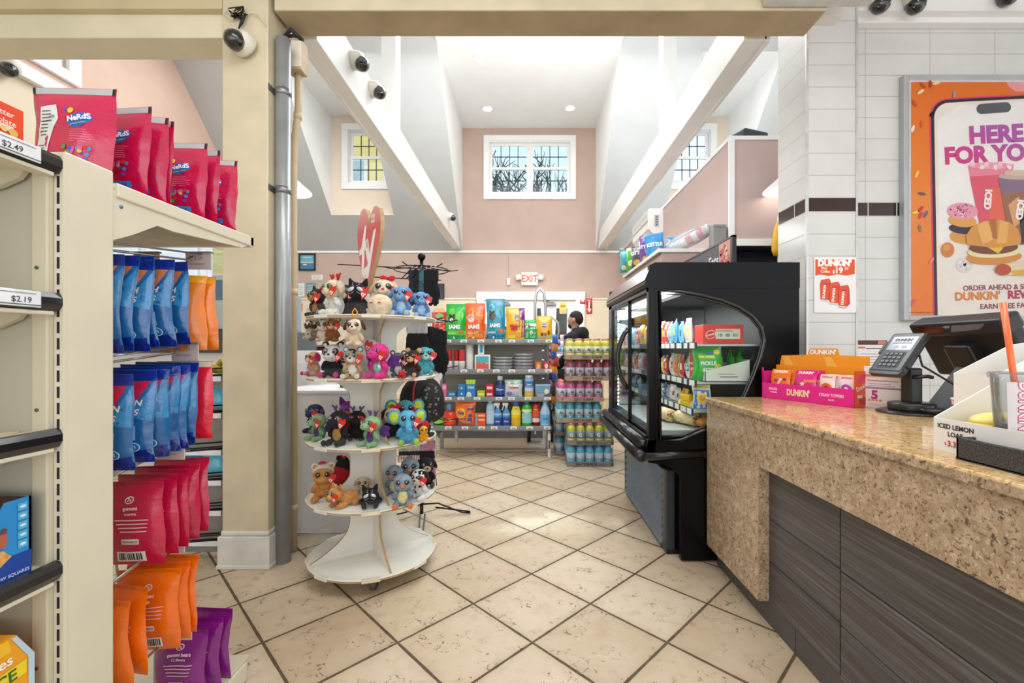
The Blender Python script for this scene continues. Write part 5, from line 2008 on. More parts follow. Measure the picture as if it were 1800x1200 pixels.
def case(label, x0, d, z, liq, capc, lab, text, dark, mark, rz=0.0):
    cols, rows = 5, 3
    W_ = cols * .1
    t = thing('drink_case', label, 'drink case', (x0 + W_ / 2, d + .155, z), rz)
    m = MB()
    tm = TRAYD if dark else TRAYM
    D_ = .31
    m.box(-W_ / 2, -D_ / 2, 0, W_ / 2, D_ / 2, .006, tm)
    m.box(-W_ / 2, -D_ / 2, 0, W_ / 2, -D_ / 2 + .004, .052, tm, .001)
    m.box(-W_ / 2, D_ / 2 - .004, 0, W_ / 2, D_ / 2, .052, tm, .001)
    m.box(-W_ / 2, -D_ / 2, 0, -W_ / 2 + .004, D_ / 2, .052, tm, .001)
    m.box(W_ / 2 - .004, -D_ / 2, 0, W_ / 2, D_ / 2, .052, tm, .001)
    f = flat(m, (0, -D_ / 2 - .0003, 0), (1, 0, 0), (0, 0, 1))
    f.text(text, -.04 if dark else .03, .013, .042 if dark else .036, pr('#2c2622' if not dark else '#1c1c1e'), 1, .03)
    if dark:
        f.lines(.07, .014, .2, .036, 3, pr('#4a4440'), 1, .3)
        f.rect(.225, .01, .238, .04, pr('#2a2a2a'), 1)
    else:
        f.text('G', -.2, .014, .03, pr('#7a3a2c'), 1, .02)
    m.build('tray', t)
    bm_, ff = drink_bottle(liq, capc, lab)
    if mark == 'G':
        ff.text('G', 0, .082, .05, pr('#e8eef0'), 1, .05)
    else:
        ff.poly([(-.02, .09), (-.005, .125), (.0, .1), (.012, .115), (.02, .08), (.0, .085)], pr('#5f6a78'), 1)
        ff.rect(-.02, .068, .02, .074, pr('#9aa2ac'), 1)
    first = None
    for r_ in range(rows):
        for c in range(cols):
            loc = (-W_ / 2 + .05 + c * .1, -D_ / 2 + .055 + r_ * .1, .007)
            if first is None:
                first = bm_.build('bottle', t, loc)
            else:
                o = first.copy()
                COL.objects.link(o)
                o.location = loc
                o.rotation_euler = (0, 0, random.uniform(-.3, .3))
    m = MB()
    m.box(-W_ / 2 - .003, -D_ / 2 - .003, .004, W_ / 2 + .003, D_ / 2 + .003, .226, WRAP, .03)
    m.build('shrink_wrap', t)


random.seed(8)
CS = [('lowest', .408, 4.74, '#49b4d8', '#4a9ec4', '#bcd4de', 'GATORADE', True, 'G', 'turquoise sports drink case at the bottom of the front stack'),
      ('2', .41, 4.74, '#c8cc3a', '#e8705a', '#8a9aa4', 'GATORADE', True, 'G', 'lime yellow sports drink case with coral caps, second from the bottom'),
      ('3', .30, 4.82, '#3fb0c8', '#58b4cc', '#c8dce2', 'ZERO SUGAR', False, 'b', 'turquoise zero sugar drink case, third from the bottom'),
      ('4', .31, 4.80, '#d85a94', '#e87a5c', '#d8d4e0', 'ZERO SUGAR', False, 'b', 'pink zero sugar drink case, third from the top'),
      ('5', .408, 4.78, '#a02848', '#c03a4a', '#d4ccd4', 'ZERO SUGAR', False, 'b', 'dark berry zero sugar drink case, second from the top'),
      ('6', .40, 4.76, '#dcd84a', '#e08a6a', '#e4e4c4', 'ZERO SUGAR', False, 'b', 'pale yellow zero sugar drink case on top of the stack')]
for i, (_, x0, d, liq, cp, lb, tx, dk_, mk, label) in enumerate(CS):
    case(label, x0 + .003, d, .001 + i * .2285, liq, cp, lb, tx, dk_, mk, random.uniform(-.02, .02))
for i, (liq, cp, tx) in enumerate((('#3f9cc0', '#4a9ec4', 'GATORADE'), ('#4aa4c8', '#4a9ec4', 'GATORADE'), ('#c8cc3a', '#e8705a', 'ZERO SUGAR'))):
    case('%s drink case, %s from the bottom of the stack behind' % (['blue', 'light blue', 'yellow'][i], ORD[i]), .315, 5.24 - .01 * i, .001 + i * .2285, liq, cp, '#c4d4dc', tx, i < 2, 'G')
# strips of chip bags clipped to the shelf end
for r_ in range(2):
    t = thing('chip_clip_strip', ['hanging strip of small chip bags at the right end of the shelf, front one', 'hanging strip of small chip bags behind the front strip'][r_], 'snack strip', (.295, 5.30 + .17 * r_, 1.36))
    m = MB()
    m.box(-.004, -.012, -.95, .0, .012, .05, mt('#e6e6e2', .4))
    m.build('strip', t)
    cols_ = ['#3a6ac4', '#c98a5a', '#2f58b0', '#b0483a', '#e0a03a', '#284a9a', '#7a3a4a', '#33302e', '#c8782c', '#2e2a30']
    for k in range(10):
        m = MB()
        bag_mesh(m, .12, .12, .04, film(cols_[k]), k * 2.3 + r_, .05, 8, 9)
        m.build('chip_bag', t, (.012 + .01 * (k % 2), -.03, -.05 - k * .088), (R(-8), 0, R(30 + 12 * (k % 3))))
# small candy rack by the door
t = thing('candy_counter_rack', 'stepped rack of small candy packs behind the shelf, left of the person', 'rack', (.47, 6.75, 0))
m = MB()
m.box(-.22, -.1, 0, .14, .25, .95, mt('#2a2a2e', .5), .004)
m.build('cabinet', t)
rnd = random.Random(6)
for k in range(5):
    m = MB()
    m.box(-.22, -.1 + .06 * k, .95 + .10 * k, .14, .25, 1.0 + .10 * k, mt('#b9bcc0', .4), .003)
    s = m.build('step', t)
    for j in range(6):
        q = MB()
        bag_mesh(q, .062, .075, .02, film(rnd.choice(['#c8243a', '#e0e4ea', '#5fb4c8', '#b83a52', '#1c1c20', '#e8c8d0', '#9a2a3c'])), k * 7 + j, .05, 6, 7)
        q.build('candy_pack', s, (-.19 + j * .06, -.08 + .06 * k, 1.0 + .10 * k), (R(-12), 0, 0))

# ---------------------------------------------------------------- the customer
PX_, PY_ = .655, 6.1
t = thing('person', 'person in a black hoodie with short dark hair, turned away to the left', 'person', (PX_, PY_, 0), R(-122))
SK = mt('#b98a70', .55, 0, .05, 30)
HD = mt('#101013', .85, 0, .12, 30, 0, 0, .4)
b = MB()                                              # facing -y in local space
for s in (-1, 1):
    b.tube([(s * .10, 0, .90), (s * .105, -.01, .5), (s * .11, .01, .10)], [.085, .062, .045], SK, 10)
    b.ell((s * .11, -.06, .05), (.045, .12, .045), SK)
    b.tube([(s * .20, 0, 1.43), (s * .25, .01, 1.16), (s * .22, -.16, 1.03), (s * .19, -.22, 1.02)], [.055, .045, .036, .03], SK, 10)
    b.ell((s * .185, -.27, 1.02), (.04, .06, .025), SK)
    for k in range(4):
        b.tube([(s * (.16 + .017 * k), -.31, 1.02), (s * (.158 + .017 * k), -.345, 1.005), (s * (.158 + .017 * k), -.36, .985)], [.010, .009, .007], SK, 6)
    b.tube([(s * .15, -.26, 1.03), (s * .13, -.295, 1.04), (s * .128, -.32, 1.035)], [.012, .010, .008], SK, 6)
b.ell((0, 0, 1.18), (.175, .11, .30), SK)
b.ell((0, 0, .95), (.16, .11, .14), SK)
b.tube([(0, .0, 1.42), (0, -.015, 1.56)], [.06, .055], SK, 12)
b.ell((0, -.02, 1.655), (.076, .095, .118), SK, None, 18, 12)
b.ell((0, -.055, 1.60), (.052, .06, .06), SK)
b.ell((0, -.118, 1.64), (.014, .02, .022), SK)
for s in (-1, 1):
    b.ell((s * .078, .0, 1.645), (.012, .025, .034), SK)
bakerm(b, .010).build('body', t)
m = MB()
m.ell((0, -.002, 1.695), (.079, .098, .085), mt('#1d1613', .8, 0, .15, 80, 0, 0, .6), None, 18, 12)
m.ell((0, .035, 1.665), (.075, .068, .085), mt('#1d1613', .8, 0, .15, 80, 0, 0, .6), None, 18, 12)
bakerm(m, .007).build('hair', t)
m = MB()
m.ell((0, -.072, 1.575), (.052, .048, .045), mt('#1d1613', .8, 0, .15, 80), None, 14, 9)
m.build('beard', t)
for s in (-1, 1):
    m = MB()
    m.ell((s * .03, -.108, 1.665), (.012, .008, .007), mt('#f0ece8', .3), None, 8, 6)
    m.ell((s * .03, -.114, 1.665), (.006, .004, .006), EYEB, None, 8, 6)
    m.build('eye', t)
m = MB()
m.tube([(-.02, -.123, 1.605), (.0, -.128, 1.603), (.02, -.123, 1.605)], .004, mt('#8a5048', .5), 6)
m.build('mouth', t)
h = MB()
h.ell((0, .01, 1.22), (.225, .15, .30), HD, None, 18, 12)
h.ell((0, .01, 1.0), (.205, .15, .14), HD, None, 18, 12)
h.ell((0, .0, 1.42), (.215, .12, .085), HD, None, 18, 12)
for s in (-1, 1):
    h.tube([(s * .20, .01, 1.42), (s * .275, .02, 1.16), (s * .24, -.15, 1.03), (s * .2, -.23, 1.02)], [.088, .075, .06, .05], HD, 12)
h.ell((0, .10, 1.46), (.13, .075, .10), HD, None, 16, 10)
h.ell((0, .03, 1.50), (.105, .10, .055), HD, None, 16, 10)
bakerm(h, .012).build('hoodie', t)
m = MB()
jn = mt('#20242e', .8, 0, .1, 40)
for s in (-1, 1):
    m.tube([(s * .10, 0, .98), (s * .11, -.01, .5), (s * .115, .01, .09)], [.115, .085, .075], jn, 12)
m.ell((0, .01, .93), (.19, .14, .13), jn)
bakerm(m, .012).build('trousers', t)
for s in (-1, 1):
    m = MB()
    m.ell((s * .115, -.05, .05), (.055, .14, .05), mt('#1a1a1c', .5), None, 14, 9)
    m.box(s * .115 - .055, -.19, 0, s * .115 + .055, .085, .022, mt('#d9d6d0', .6), .01)
    m.build('shoe', t)
# ================================================================ open grab-and-go fridge
FB = mt('#060607', .22, 0, .1, 4)
FB2 = mt('#0b0b0c', .32, 0, .1, 5)
FG = glass_mat('fridge_glass', '#f6faf8', .3)
for _m in (FB, FB2):
    _m.node_tree.nodes['Principled BSDF'].inputs['Specular IOR Level'].default_value = .22
FX, FY, FE = .70, 2.63, 3.94
fr = thing('display_fridge', 'black glass-sided grab-and-go fridge standing at the end of the counter', 'fridge', (1.15, 3.28, 0))
FO = Vector((1.15, 3.28, 0))


def lf_(m):
    m.v = [v - FO for v in m.v]
    return m


def fp(px, py):
    return ((px - CX) / F * 2.63, CH + (CY - py) / F * 2.63)


hole = [fp(*p) for p in ((1159, 512), (1195, 512), (1232, 518), (1268, 527), (1298, 539), (1322, 555), (1338, 575), (1343, 598), (1337, 625), (1325, 660), (1308, 698), (1290, 735), (1264, 748), (1242, 754), (1220, 763), (1197, 773), (1159, 774))]
outer = [(.716, 1.76), (.745, 1.773), (1.605, 1.773), (1.605, .01), (.905, .01), (.905, .50), (.86, .55), (.80, .575), (.71, .59), (.695, .66), (.715, .735)]
m = MB()
m.shape(outer, [hole], .04, FB, Matrix.Translation((0, FY + .02, 0)))
sp1 = lf_(m).build('side_panel', fr)
m = MB()
m.tube([(x, FY + .0, z) for x, z in hole], .011, mt('#08080a', .12, 0, .0, 9, .8), 8, True)
m.tube([((x - 1.05) * .965 + 1.05, FY + .004, (z - 1.2) * .955 + 1.2) for x, z in hole], .006, mt('#3a3c40', .15, .6), 6, True)
lf_(m).build('gasket', sp1)
m = MB()
m.shape(hole, [], .004, FG, Matrix.Translation((0, FY + .022, 0)))
lf_(m).build('side_glass', sp1)
m = MB()
m.prism([(x, z) for x, z in outer], FE - .04, FE, FB2)
lf_(m).build('side_panel', fr)
m = MB()
m.box(1.545, FY + .04, .50, 1.60, FE - .04, 1.70, mt('#55524e', .4, .1, .06, 4))
lf_(m).build('back_panel', fr)
m = MB()
m.prism([(.748, 1.776), (1.606, 1.776), (1.606, 1.625), (.73, 1.62), (.70, 1.628), (.690, 1.648), (.693, 1.668), (.735, 1.768)], FY - .004, FE, FB)
cn = lf_(m).build('canopy', fr)
m = MB()
m.add([(.692, FY + .005, 1.672), (.692, FE - .005, 1.672), (.733, FE - .005, 1.766), (.733, FY + .005, 1.766)], [(0, 1, 2, 3)], mt('#5d534e', .22, .4, .05, 3))
m.v = [v + Vector((-.002, 0, .0)) for v in m.v]
lf_(m).build('canopy_strip', cn)
m = MB()
LED = mt('#ffffff', .4, 0, .0, 9, 0, 9.0)
m.box(.80, FY + .08, 1.61, 1.0, FE - .06, 1.622, mt('#e9ecec', .4))
m.box(.84, FY + .12, 1.600, .90, FE - .1, 1.612, LED)
lf_(m).build('light_strip', cn)
m = MB()
for y0, y1 in ((FY - .002, FY + .05), (3.80, FE)):
    m.box(.712, y0, .72, .752, y1, 1.63, FB, .004)
m.box(.712, FY, .70, .752, FE, .742, FB, .004)
m.box(.712, FY, 1.60, .752, FE, 1.632, FB, .004)
ff_ = lf_(m).build('front_frame', fr)
m = MB()
m.box(.757, FY + .047, .76, .763, FY + .055, 1.6, LED)
for k in range(26):
    m.box(.764, 3.789, .78 + k * .031, .770, 3.795, .796 + k * .031, LED)
lf_(m).build('light_strip', ff_)
for y0, y1, xx in ((2.69, 3.21, .735), (3.17, 3.80, .722)):
    m = MB()
    for a, b in ((y0, y0 + .02), (y1 - .02, y1)):
        m.box(xx - .008, a, .742, xx + .008, b, 1.602, FB2, .002)
    m.box(xx - .008, y0, .742, xx + .008, y1, .762, FB2, .002)
    m.box(xx - .008, y0, 1.584, xx + .008, y1, 1.602, FB2, .002)
    d = lf_(m).build('sliding_door', fr)
    m = MB()
    m.box(xx - .002, y0 + .02, .762, xx + .002, y1 - .02, 1.584, FG)
    lf_(m).build('pane', d)
    if y0 > 3:
        m = MB()
        n = 14
        m.tube([(xx - .008 - .075 * math.sin(PI * k / n) ** .8, 3.19, .975 + .43 * k / n) for k in range(n + 1)], .017, mt('#0a0a0b', .3, 0, .05, 9, .4), 10)
        lf_(m).build('handle', d)
m = MB()
m.box(.78, FE - .055, .78, 1.54, FE - .043, 1.60, mt('#c9cfd2', .04, 1.0, .02, 5))
lf_(m).build('end_mirror', fr)
m = MB()                                                        # tub under the glass
m.prism([(.70, .742), (1.6, .742), (1.6, .50), (.91, .50), (.86, .55), (.79, .575), (.715, .59), (.695, .66)], FY + .04, FE - .04, FB2)
m.box(.78, FY + .05, .742, 1.55, FE - .05, .772, mt('#b9bcbb', .35, .5))
lf_(m).build('tub', fr)
m = MB()
BU = mt('#0c0c0d', .25, 0, .1, 5, .2)
m.tube([(.685, FY + .01, .695), (.685, FE, .695)], .034, BU, 14)
m.tube([(.662, FY - .02, .632), (.662, FE + .01, .632)], .036, BU, 14)
m.ell((.662, FY - .02, .632), (.036, .02, .036), BU, None, 14, 8)
m.prism([(.70, .72), (.72, .74), (.76, .74), (.74, .60), (.69, .60)], FY, FE, BU)
m.tube([(.67, FY - .014, .628), (1.04, FY - .014, .645)], .024, BU, 12)
lf_(m).build('bumper', fr)
m = MB()
m.box(.86, FY + .12, .0, 1.59, FE - .06, .50, FB2)
m.box(.84, FY + .10, .02, .905, FY + .16, .52, mt('#3c3e42', .3, .3), .01)
m.box(.84, FE - .12, .02, .88, FE - .06, .52, FB2, .006)
m.box(.85, FY + .1, .0, 1.58, FE - .08, .03, BLACK)
b_ = lf_(m).build('base', fr)
m = MB()
LV = mt('#8b98a6', .28, .55, .08, 6)
for k in range(9):
    z = .04 + k * .052
    m.prism([(.828, z), (.850, z + .003), (.862, z + .040), (.852, z + .042)], FY + .16, FE - .12, LV)
lf_(m).build('louvre_panel', b_)
FS = [(1.292, 1.02), (1.062, 1.02), (.888, 1.00)]
for z, xf in FS:
    m = MB()
    m.box(xf, FY + .05, z - .012, 1.545, FE - .06, z, mt('#c4c8c8', .3, .4))
    s = lf_(m).build('shelf', fr)
    m = MB()
    m.box(xf - .006, FY + .06, z - .03, xf, FE - .06, z + .012, mt('#2a2c2e', .4))
    rnd = random.Random(int(z * 100))
    y = FY + .08
    while y < FE - .2:
        w = rnd.uniform(.05, .10)
        m.box(xf - .008, y, z - .026, xf - .005, y + w, z + .008, pr('#e9ebea'))
        y += w + rnd.uniform(.015, .05)
    lf_(m).build('price_rail', s)

# goods in the fridge -------------------------------------------------
t = thing('snack_carton', 'red carton with white barcode label at the near end of the top fridge shelf', 'box', (1.065, 2.705, 1.293))
m = MB()
m.box(0, 0, 0, .245, .14, .118, mt('#d8301f', .4, 0, .04, 8), .002)
f = flat(m, (0, -.0003, 0), (1, 0, 0), (0, 0, 1))
f.ell(.045, .058, .032, .026, pr('#f2e4e0'), 1, 20, .3)
f.ell(.045, .058, .029, .023, pr('#d8301f'), 2, 20, .3)
f.text('crunch', .045, .052, .018, pr('#ffffff'), 3, .02, .2)
f.rect(.075, .03, .225, .092, pr('#d9cdb4'), 1)
for k in range(3):
    f.barcode(.085 + k * .045, .038, .123 + k * .045, .068, 2)
f.lines(.082, .074, .215, .09, 2, pr('#7a6f5c'), 2, .3)
m.build('carton', t)
t = thing('display_tray', 'white open display tray holding the green bags in the fridge', 'tray', (1.075, 2.70, 1.063))
m = MB()
wb = mt('#e6e4de', .6, 0, .03, 8)
m.prism([(0, 0), (.275, 0), (.275, .135), (0, .065)], 0, .004, wb)
m.prism([(0, 0), (.275, 0), (.275, .135), (0, .065)], .156, .16, wb)
m.box(0, 0, 0, .275, .16, .004, wb)
m.box(.271, 0, 0, .275, .16, .135, wb)
m.box(0, 0, 0, .004, .16, .06, wb)
f = flat(m, (0, -.0003, 0), (1, 0, 0), (0, 0, 1))
f.rect(.08, .045, .18, .049, pr('#9a968c'), 1)
f.rect(.09, .026, .2, .033, pr('#8a867c'), 1)
m.build('carton', t)


def snackpouch(label, loc, w, h, th, col, rz, art, name='snack_pouch'):
    m = MB()
    s = bag_mesh(m, w, h, th, film(col), loc[1] * 5 + loc[0], .04, 12, 14, None, .03)
    s.cut = .03
    for a in art:
        if a[0] == 't':
            s.text(a[1], a[2] * w, a[3] * h, a[4], pr(a[5]), 4, .03)
        elif a[0] == 'e':
            s.ell(a[1] * w, a[2] * h, a[3] * w, a[4] * w, pr(a[5]), 2)
        elif a[0] == 'r':
            s.rect(a[1] * w, a[2] * h, a[3] * w, a[4] * h, pr(a[5]), 1)
    o = m.build(name, None, loc, rz)
    tag(o, label, 'snack bag')
    return o


snackpouch('bright green pickle snack pouch at the front of the white tray', (1.10, 2.735, 1.068), .17, .21, .045, '#2aa62c', -.3,
           [('t', 'PICKLE', .02, .46, .03, '#f4f6e8'), ('t', 'BITES', .05, .27, .03, '#f4f6e8'), ('r', -.3, .66, .25, .74, '#e8e04a'), ('e', .34, .84, .11, .10, '#e8d84a'), ('e', .37, .38, .12, .14, '#d8c83c'), ('e', .1, .8, .16, .04, '#2f6fc4')])
for i, (x, c) in enumerate(((1.20, '#279c2c'), (1.27, '#24942c'), (1.325, '#2aa634'))):
    snackpouch('green snack pouch seen edge on, %s behind the pickle pouch' % ORD[i], (x, 2.79, 1.07), .13, .205, .04, c, 1.15, [('r', -.3, .2, .2, .7, '#cfd8d0')])
snackpouch('orange red snack pouch left of the pickle pouch', (1.085, 2.88, 1.063), .12, .2, .04, '#e0502a', -1.2, [('t', 'PICKLE', 0, .5, .02, '#fff0e0'), ('t', 'BITES', 0, .32, .02, '#fff0e0'), ('e', .2, .8, .14, .12, '#e8c84a')])
snackpouch('white and blue cookie pouch standing at the near end of the lowest fridge shelf', (1.06, 2.72, .889), .105, .155, .03, '#d8d3b4', -.35, [('r', -.42, .04, .42, .8, '#3f78c0'), ('e', 0, .48, .3, .3, '#f0c83a'), ('e', 0, .48, .18, .18, '#e08a3a'), ('r', -.4, .86, .4, .96, '#d8b848')])
# rows facing the glass front
rnd = random.Random(12)
rows = [(1.292, 1.06, [('#e6d6c8', 'cream'), ('#6fb0dc', 'light blue'), ('#5aa2d8', 'blue'), ('#7ab8e0', 'pale blue'), ('#c9362e', 'red'), ('#d8402c', 'bright red'), ('#f0b420', 'yellow'), ('#f2c22a', 'golden')], .19, 'top'),
        (1.062, 1.06, [('#e8e2da', 'white'), ('#c83a30', 'red'), ('#e88a3a', 'orange'), ('#d8d4ce', 'pale grey'), ('#b8283a', 'crimson'), ('#f0ca3c', 'yellow'), ('#e4e0da', 'off-white'), ('#d04868', 'pink')], .17, 'middle'),
        (.888, 1.05, [('#f0c41e', 'yellow'), ('#d8ccb4', 'tan'), ('#e8e4dc', 'white'), ('#5a9cc8', 'blue'), ('#3a5f90', 'navy'), ('#c9d8e4', 'ice blue')], .115, 'lowest')]
for z, x, cols, h, nm in rows:
    for i, (c, cn_) in enumerate(cols):
        y = 2.97 + i * .112 + (.03 if nm == 'lowest' else 0)
        hh = h * rnd.uniform(.85, 1.0)
        snackpouch('%s snack pouch, %s along the %s fridge shelf' % (cn_, ORD[i], nm), (x + rnd.uniform(0, .02), y, z + .001), .10, hh, .05, c, -PI / 2 + rnd.uniform(-.25, .15),
                   [('r', -.4, .35, .4, .62, rnd.choice(['#f4efe4', '#e0c83a', '#b8242c', '#2f5fa0'])), ('e', .1, .75, .2, .14, rnd.choice(['#f4f0e0', '#e88a2a', '#3a8f4a']))])
for i, (y, z) in enumerate(((2.82, .889), (2.82, .929))):
    t = thing('yellow_snack_box', 'yellow snack box, %s of the two stacked on the lowest fridge shelf' % ('lower' if i == 0 else 'upper'), 'box', (1.0 + .02, y, z), .25)
    m = MB()
    m.box(0, 0, 0, .13, .10, .038, mt('#f0c41c', .4, 0, .04, 8), .003)
    f = flat(m, (0, -.0003, 0), (1, 0, 0), (0, 0, 1))
    f.text('Snack', .065, .01, .024, pr('#f8f0d0'), 1, .02)
    m.build('carton', t)
# wraps on the deck
for i, (x, y, z, L) in enumerate(((.99, 2.95, .818, .17), (1.09, 2.98, .818, .17), (1.03, 2.97, .895, .16), (.93, 3.12, .818, .17))):
    t = thing('sandwich_wrap', 'tortilla wrap halves in clear film, %s on the fridge deck' % ['nearest the side glass', 'second', 'lying on top', 'farthest'][i], 'wrap', (x, y, z), -1.15 - .1 * i)
    m = MB()
    m.lathe([(.036, 0), (.043, .02), (.043, L - .01), (.041, L)], mt('#dcc094', .6, 0, .15, 40, .3), 16, Matrix.Rotation(R(90), 4, 'Y'))
    m.build('tortilla', t)
    m = MB()
    for k in range(14):
        a, r_ = k * 2.4, .004 + .0024 * k
        m.ell((L + .001, r_ * math.cos(a), r_ * math.sin(a)), (.005, .009, .007), mt(['#c98a4a', '#b0483a', '#7a9a4a', '#e8c890'][k % 4], .6), None, 8, 6)
    m.build('filling', t)
m = MB()
m.lathe([(.02, 0), (.05, .02), (.055, .05), (.02, .075)], mt('#e08a3a', .5, 0, .2, 40), 16, None, True, 1.7, .8)
o = m.build('carrot_snack_pack', None, (1.12, 2.75, .773), .3)
tag(o, 'pack of orange carrots beside the wraps on the fridge deck', 'snack pack')

# on and behind the fridge top ----------------------------------------------
t = thing('menu_sign', 'dark grey sign reading Eats with a food picture, on top of the fridge', 'sign', (1.26, 3.2, 1.777))
m = MB()
m.box(0, -.46, 0, .02, .42, .185, mt('#2f3033', .4, 0, .04, 8), .002)
m.box(-.003, -.465, .175, .023, .425, .19, BLACK, .002)
m.box(-.003, -.465, 0, .023, -.44, .19, BLACK, .002)
m.build('frame', t)
m = MB()
f = flat(m, (-.001, 0, 0), (0, -1, 0), (0, 0, 1))
f.rect(-.41, .0, .435, .173, mt('#55555a', .5), 1)
f.text('Great Eats', .05, .045, .10, pr('#e8e8ea'), 3, .02)
rnd = random.Random(9)
f.rect(.27, .0, .435, .173, pr('#d8a08c'), 2)
for k in range(16):
    f.ell(rnd.uniform(.29, .42), rnd.uniform(.02, .155), rnd.uniform(.012, .022), rnd.uniform(.01, .02), pr(rnd.choice(['#c85a5a', '#e8c0a8', '#b84a4c', '#e8d8b8', '#d87a72'])), 3 + k % 3, 12)
m.build('print', t)
t = thing('cup_sleeve_bag', 'clear plastic bag of stacked paper cups lying behind the Eats sign', 'bag', (1.40, 4.42, 2.168), R(-38))
m = MB()
for k in range(6):
    z = .03 + k * .055
    m.lathe([(.038, z), (.05, z + .10), (.053, z + .104), (.050, z + .106)], mt(['#eceaea', '#d8707a'][k in (2, 4)], .4, 0, .06, 25), 16, Matrix.Translation((0, 0, .07)) @ Matrix.Rotation(R(68), 4, 'Y'))
m.build('cups', t)
m = MB()
m.ell((.20, 0, .16), (.24, .08, .08), glass_mat('bag_film', '#f2f4f6', 1.0, .22), (0, -.3, 0), 18, 12)
m.build('film', t)
t = thing('grey_box', 'plain grey box standing against the pink partition behind the cups', 'box', (1.755, 4.12, 2.168))
m = MB()
m.box(-.06, -.05, 0, .06, .05, .235, mt('#8d8c8a', .6, 0, .04, 8), .004)
m.box(-.06, -.0505, .20, .06, -.0495, .215, mt('#7a7977', .6))
m.build('body', t)
t = thing('tall_cooler', 'pinkish grey tall cooler behind the fridge carrying chip bags', 'cooler', (1.5, 4.75, 0))
m = MB()
m.box(-.30, -.74, .08, .32, .75, 2.13, mt('#a98f88', .4, 0, .04, 5), .006)
m.build('body', t)
m = MB()
m.box(-.33, -.75, 2.13, .32, .76, 2.165, mt('#d9d5d0', .4), .004)
m.build('top', t)
m = MB()
m.box(-.27, -.72, 0, .30, .72, .08, BLACK)
m.build('plinth', t)
for y in (-.33, .21):
    m = MB()
    m.box(-.325, y, .14, -.30, y + .52, 2.05, FB2, .004)
    d = m.build('door', t)
    m = MB()
    m.tube([(-.325, y + .05, .9), (-.36, y + .05, .95), (-.36, y + .05, 1.35), (-.325, y + .05, 1.4)], .01, BLACK, 8)
    m.build('handle', d)


def chip(label, px, py, d, w, h, col, rz, art, tilt=0):
    p = P(px, py, d)
    m = MB()
    s = bag_mesh(m, w, h, .09, film(col), px * .31, .05, 12, 14, None, .0)
    s.cut = .03
    for a in art:
        if a[0] == 't':
            s.text(a[1], a[2] * w, a[3] * h, a[4], pr(a[5]), 4, .04)
        elif a[0] == 'e':
            s.ell(a[1] * w, a[2] * h, a[3] * w, a[4] * w, film(a[5]), 2 + (len(a) > 6))
        elif a[0] == 'r':
            s.rect(a[1] * w, a[2] * h, a[3] * w, a[4] * h, film(a[5]), 1)
    o = m.build('chip_bag', None, (p.x, d, 2.168), (0, R(tilt), rz))
    tag(o, label, 'bag of chips')


chip('teal and green chip bag at the far left on the cooler', 1101, 480, 5.30, .17, .27, '#2f9aa8', -.6, [('r', .1, .0, .5, 1, '#4aa83a'), ('e', -.1, .2, .2, .16, '#e8d8a0')])
chip('green chip bag on the cooler, second from the left', 1112, 480, 5.16, .17, .27, '#4fae3c', -.9, [('e', 0, .3, .25, .2, '#d8e0a0'), ('r', -.5, .86, .5, 1, '#e8f0d0')])
chip('dark grey kettle chip bag on the cooler', 1122, 476, 5.02, .17, .25, '#4a4652', -.7, [('t', 'KETTLE', 0, .6, .055, '#ece8e0'), ('e', 0, .25, .25, .18, '#c9a84a')])
chip('purple kettle chip bag on the cooler', 1135, 474, 4.88, .17, .34, '#6a3f8c', -.85, [('t', 'KETTLE', 0, .55, .05, '#f0ecf4'), ('e', .1, .2, .25, .2, '#e0aa3a')])
chip('blue kettle chip bag with yellow chips on the cooler', 1153, 474, 4.74, .20, .325, '#2f86c0', -.35, [('t', 'KETTLE', 0, .56, .05, '#f4f4f4'), ('e', -.05, .25, .2, .15, '#f0b42a'), ('e', .22, .4, .16, .12, '#e8a41e'), ('r', -.5, 0, .5, .18, '#6fb8e4')], -4)
chip('blue kettle chip bag leaning to the right on the cooler', 1176, 470, 4.62, .18, .25, '#2f7cba', -.5, [('t', 'KETTLE', 0, .6, .045, '#f4f4f4'), ('e', .1, .3, .2, .15, '#f0b42a'), ('e', -.2, .2, .16, .12, '#e8a41e'), ('r', -.5, .0, .5, .14, '#6fb8e4')], 18)
chip('purple chip bag leaning beside the cups at the cooler end', 1192, 470, 4.52, .13, .17, '#7a5aa4', -.6, [('e', 0, .4, .25, .2, '#d8c8e8')], 12)
# ================================================================ stone service counter


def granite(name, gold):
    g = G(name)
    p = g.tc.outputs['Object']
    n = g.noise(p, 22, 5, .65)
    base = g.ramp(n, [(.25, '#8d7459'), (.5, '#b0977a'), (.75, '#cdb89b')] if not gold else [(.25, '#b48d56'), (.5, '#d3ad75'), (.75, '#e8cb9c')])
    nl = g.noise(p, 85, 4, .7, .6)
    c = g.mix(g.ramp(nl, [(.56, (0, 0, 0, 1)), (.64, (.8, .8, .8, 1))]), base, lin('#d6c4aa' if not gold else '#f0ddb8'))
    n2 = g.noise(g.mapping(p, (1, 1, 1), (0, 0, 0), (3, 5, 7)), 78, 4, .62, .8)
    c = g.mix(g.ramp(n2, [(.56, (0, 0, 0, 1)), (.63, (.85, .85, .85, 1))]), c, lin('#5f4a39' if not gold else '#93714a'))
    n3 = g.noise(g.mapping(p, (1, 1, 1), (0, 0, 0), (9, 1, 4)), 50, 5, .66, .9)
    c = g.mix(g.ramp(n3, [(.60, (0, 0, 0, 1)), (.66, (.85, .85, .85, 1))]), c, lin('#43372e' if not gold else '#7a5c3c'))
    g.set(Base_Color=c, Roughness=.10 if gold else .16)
    g.m.name = name
    return g.m


GR, GT = granite('granite_front', False), granite('granite_top', True)


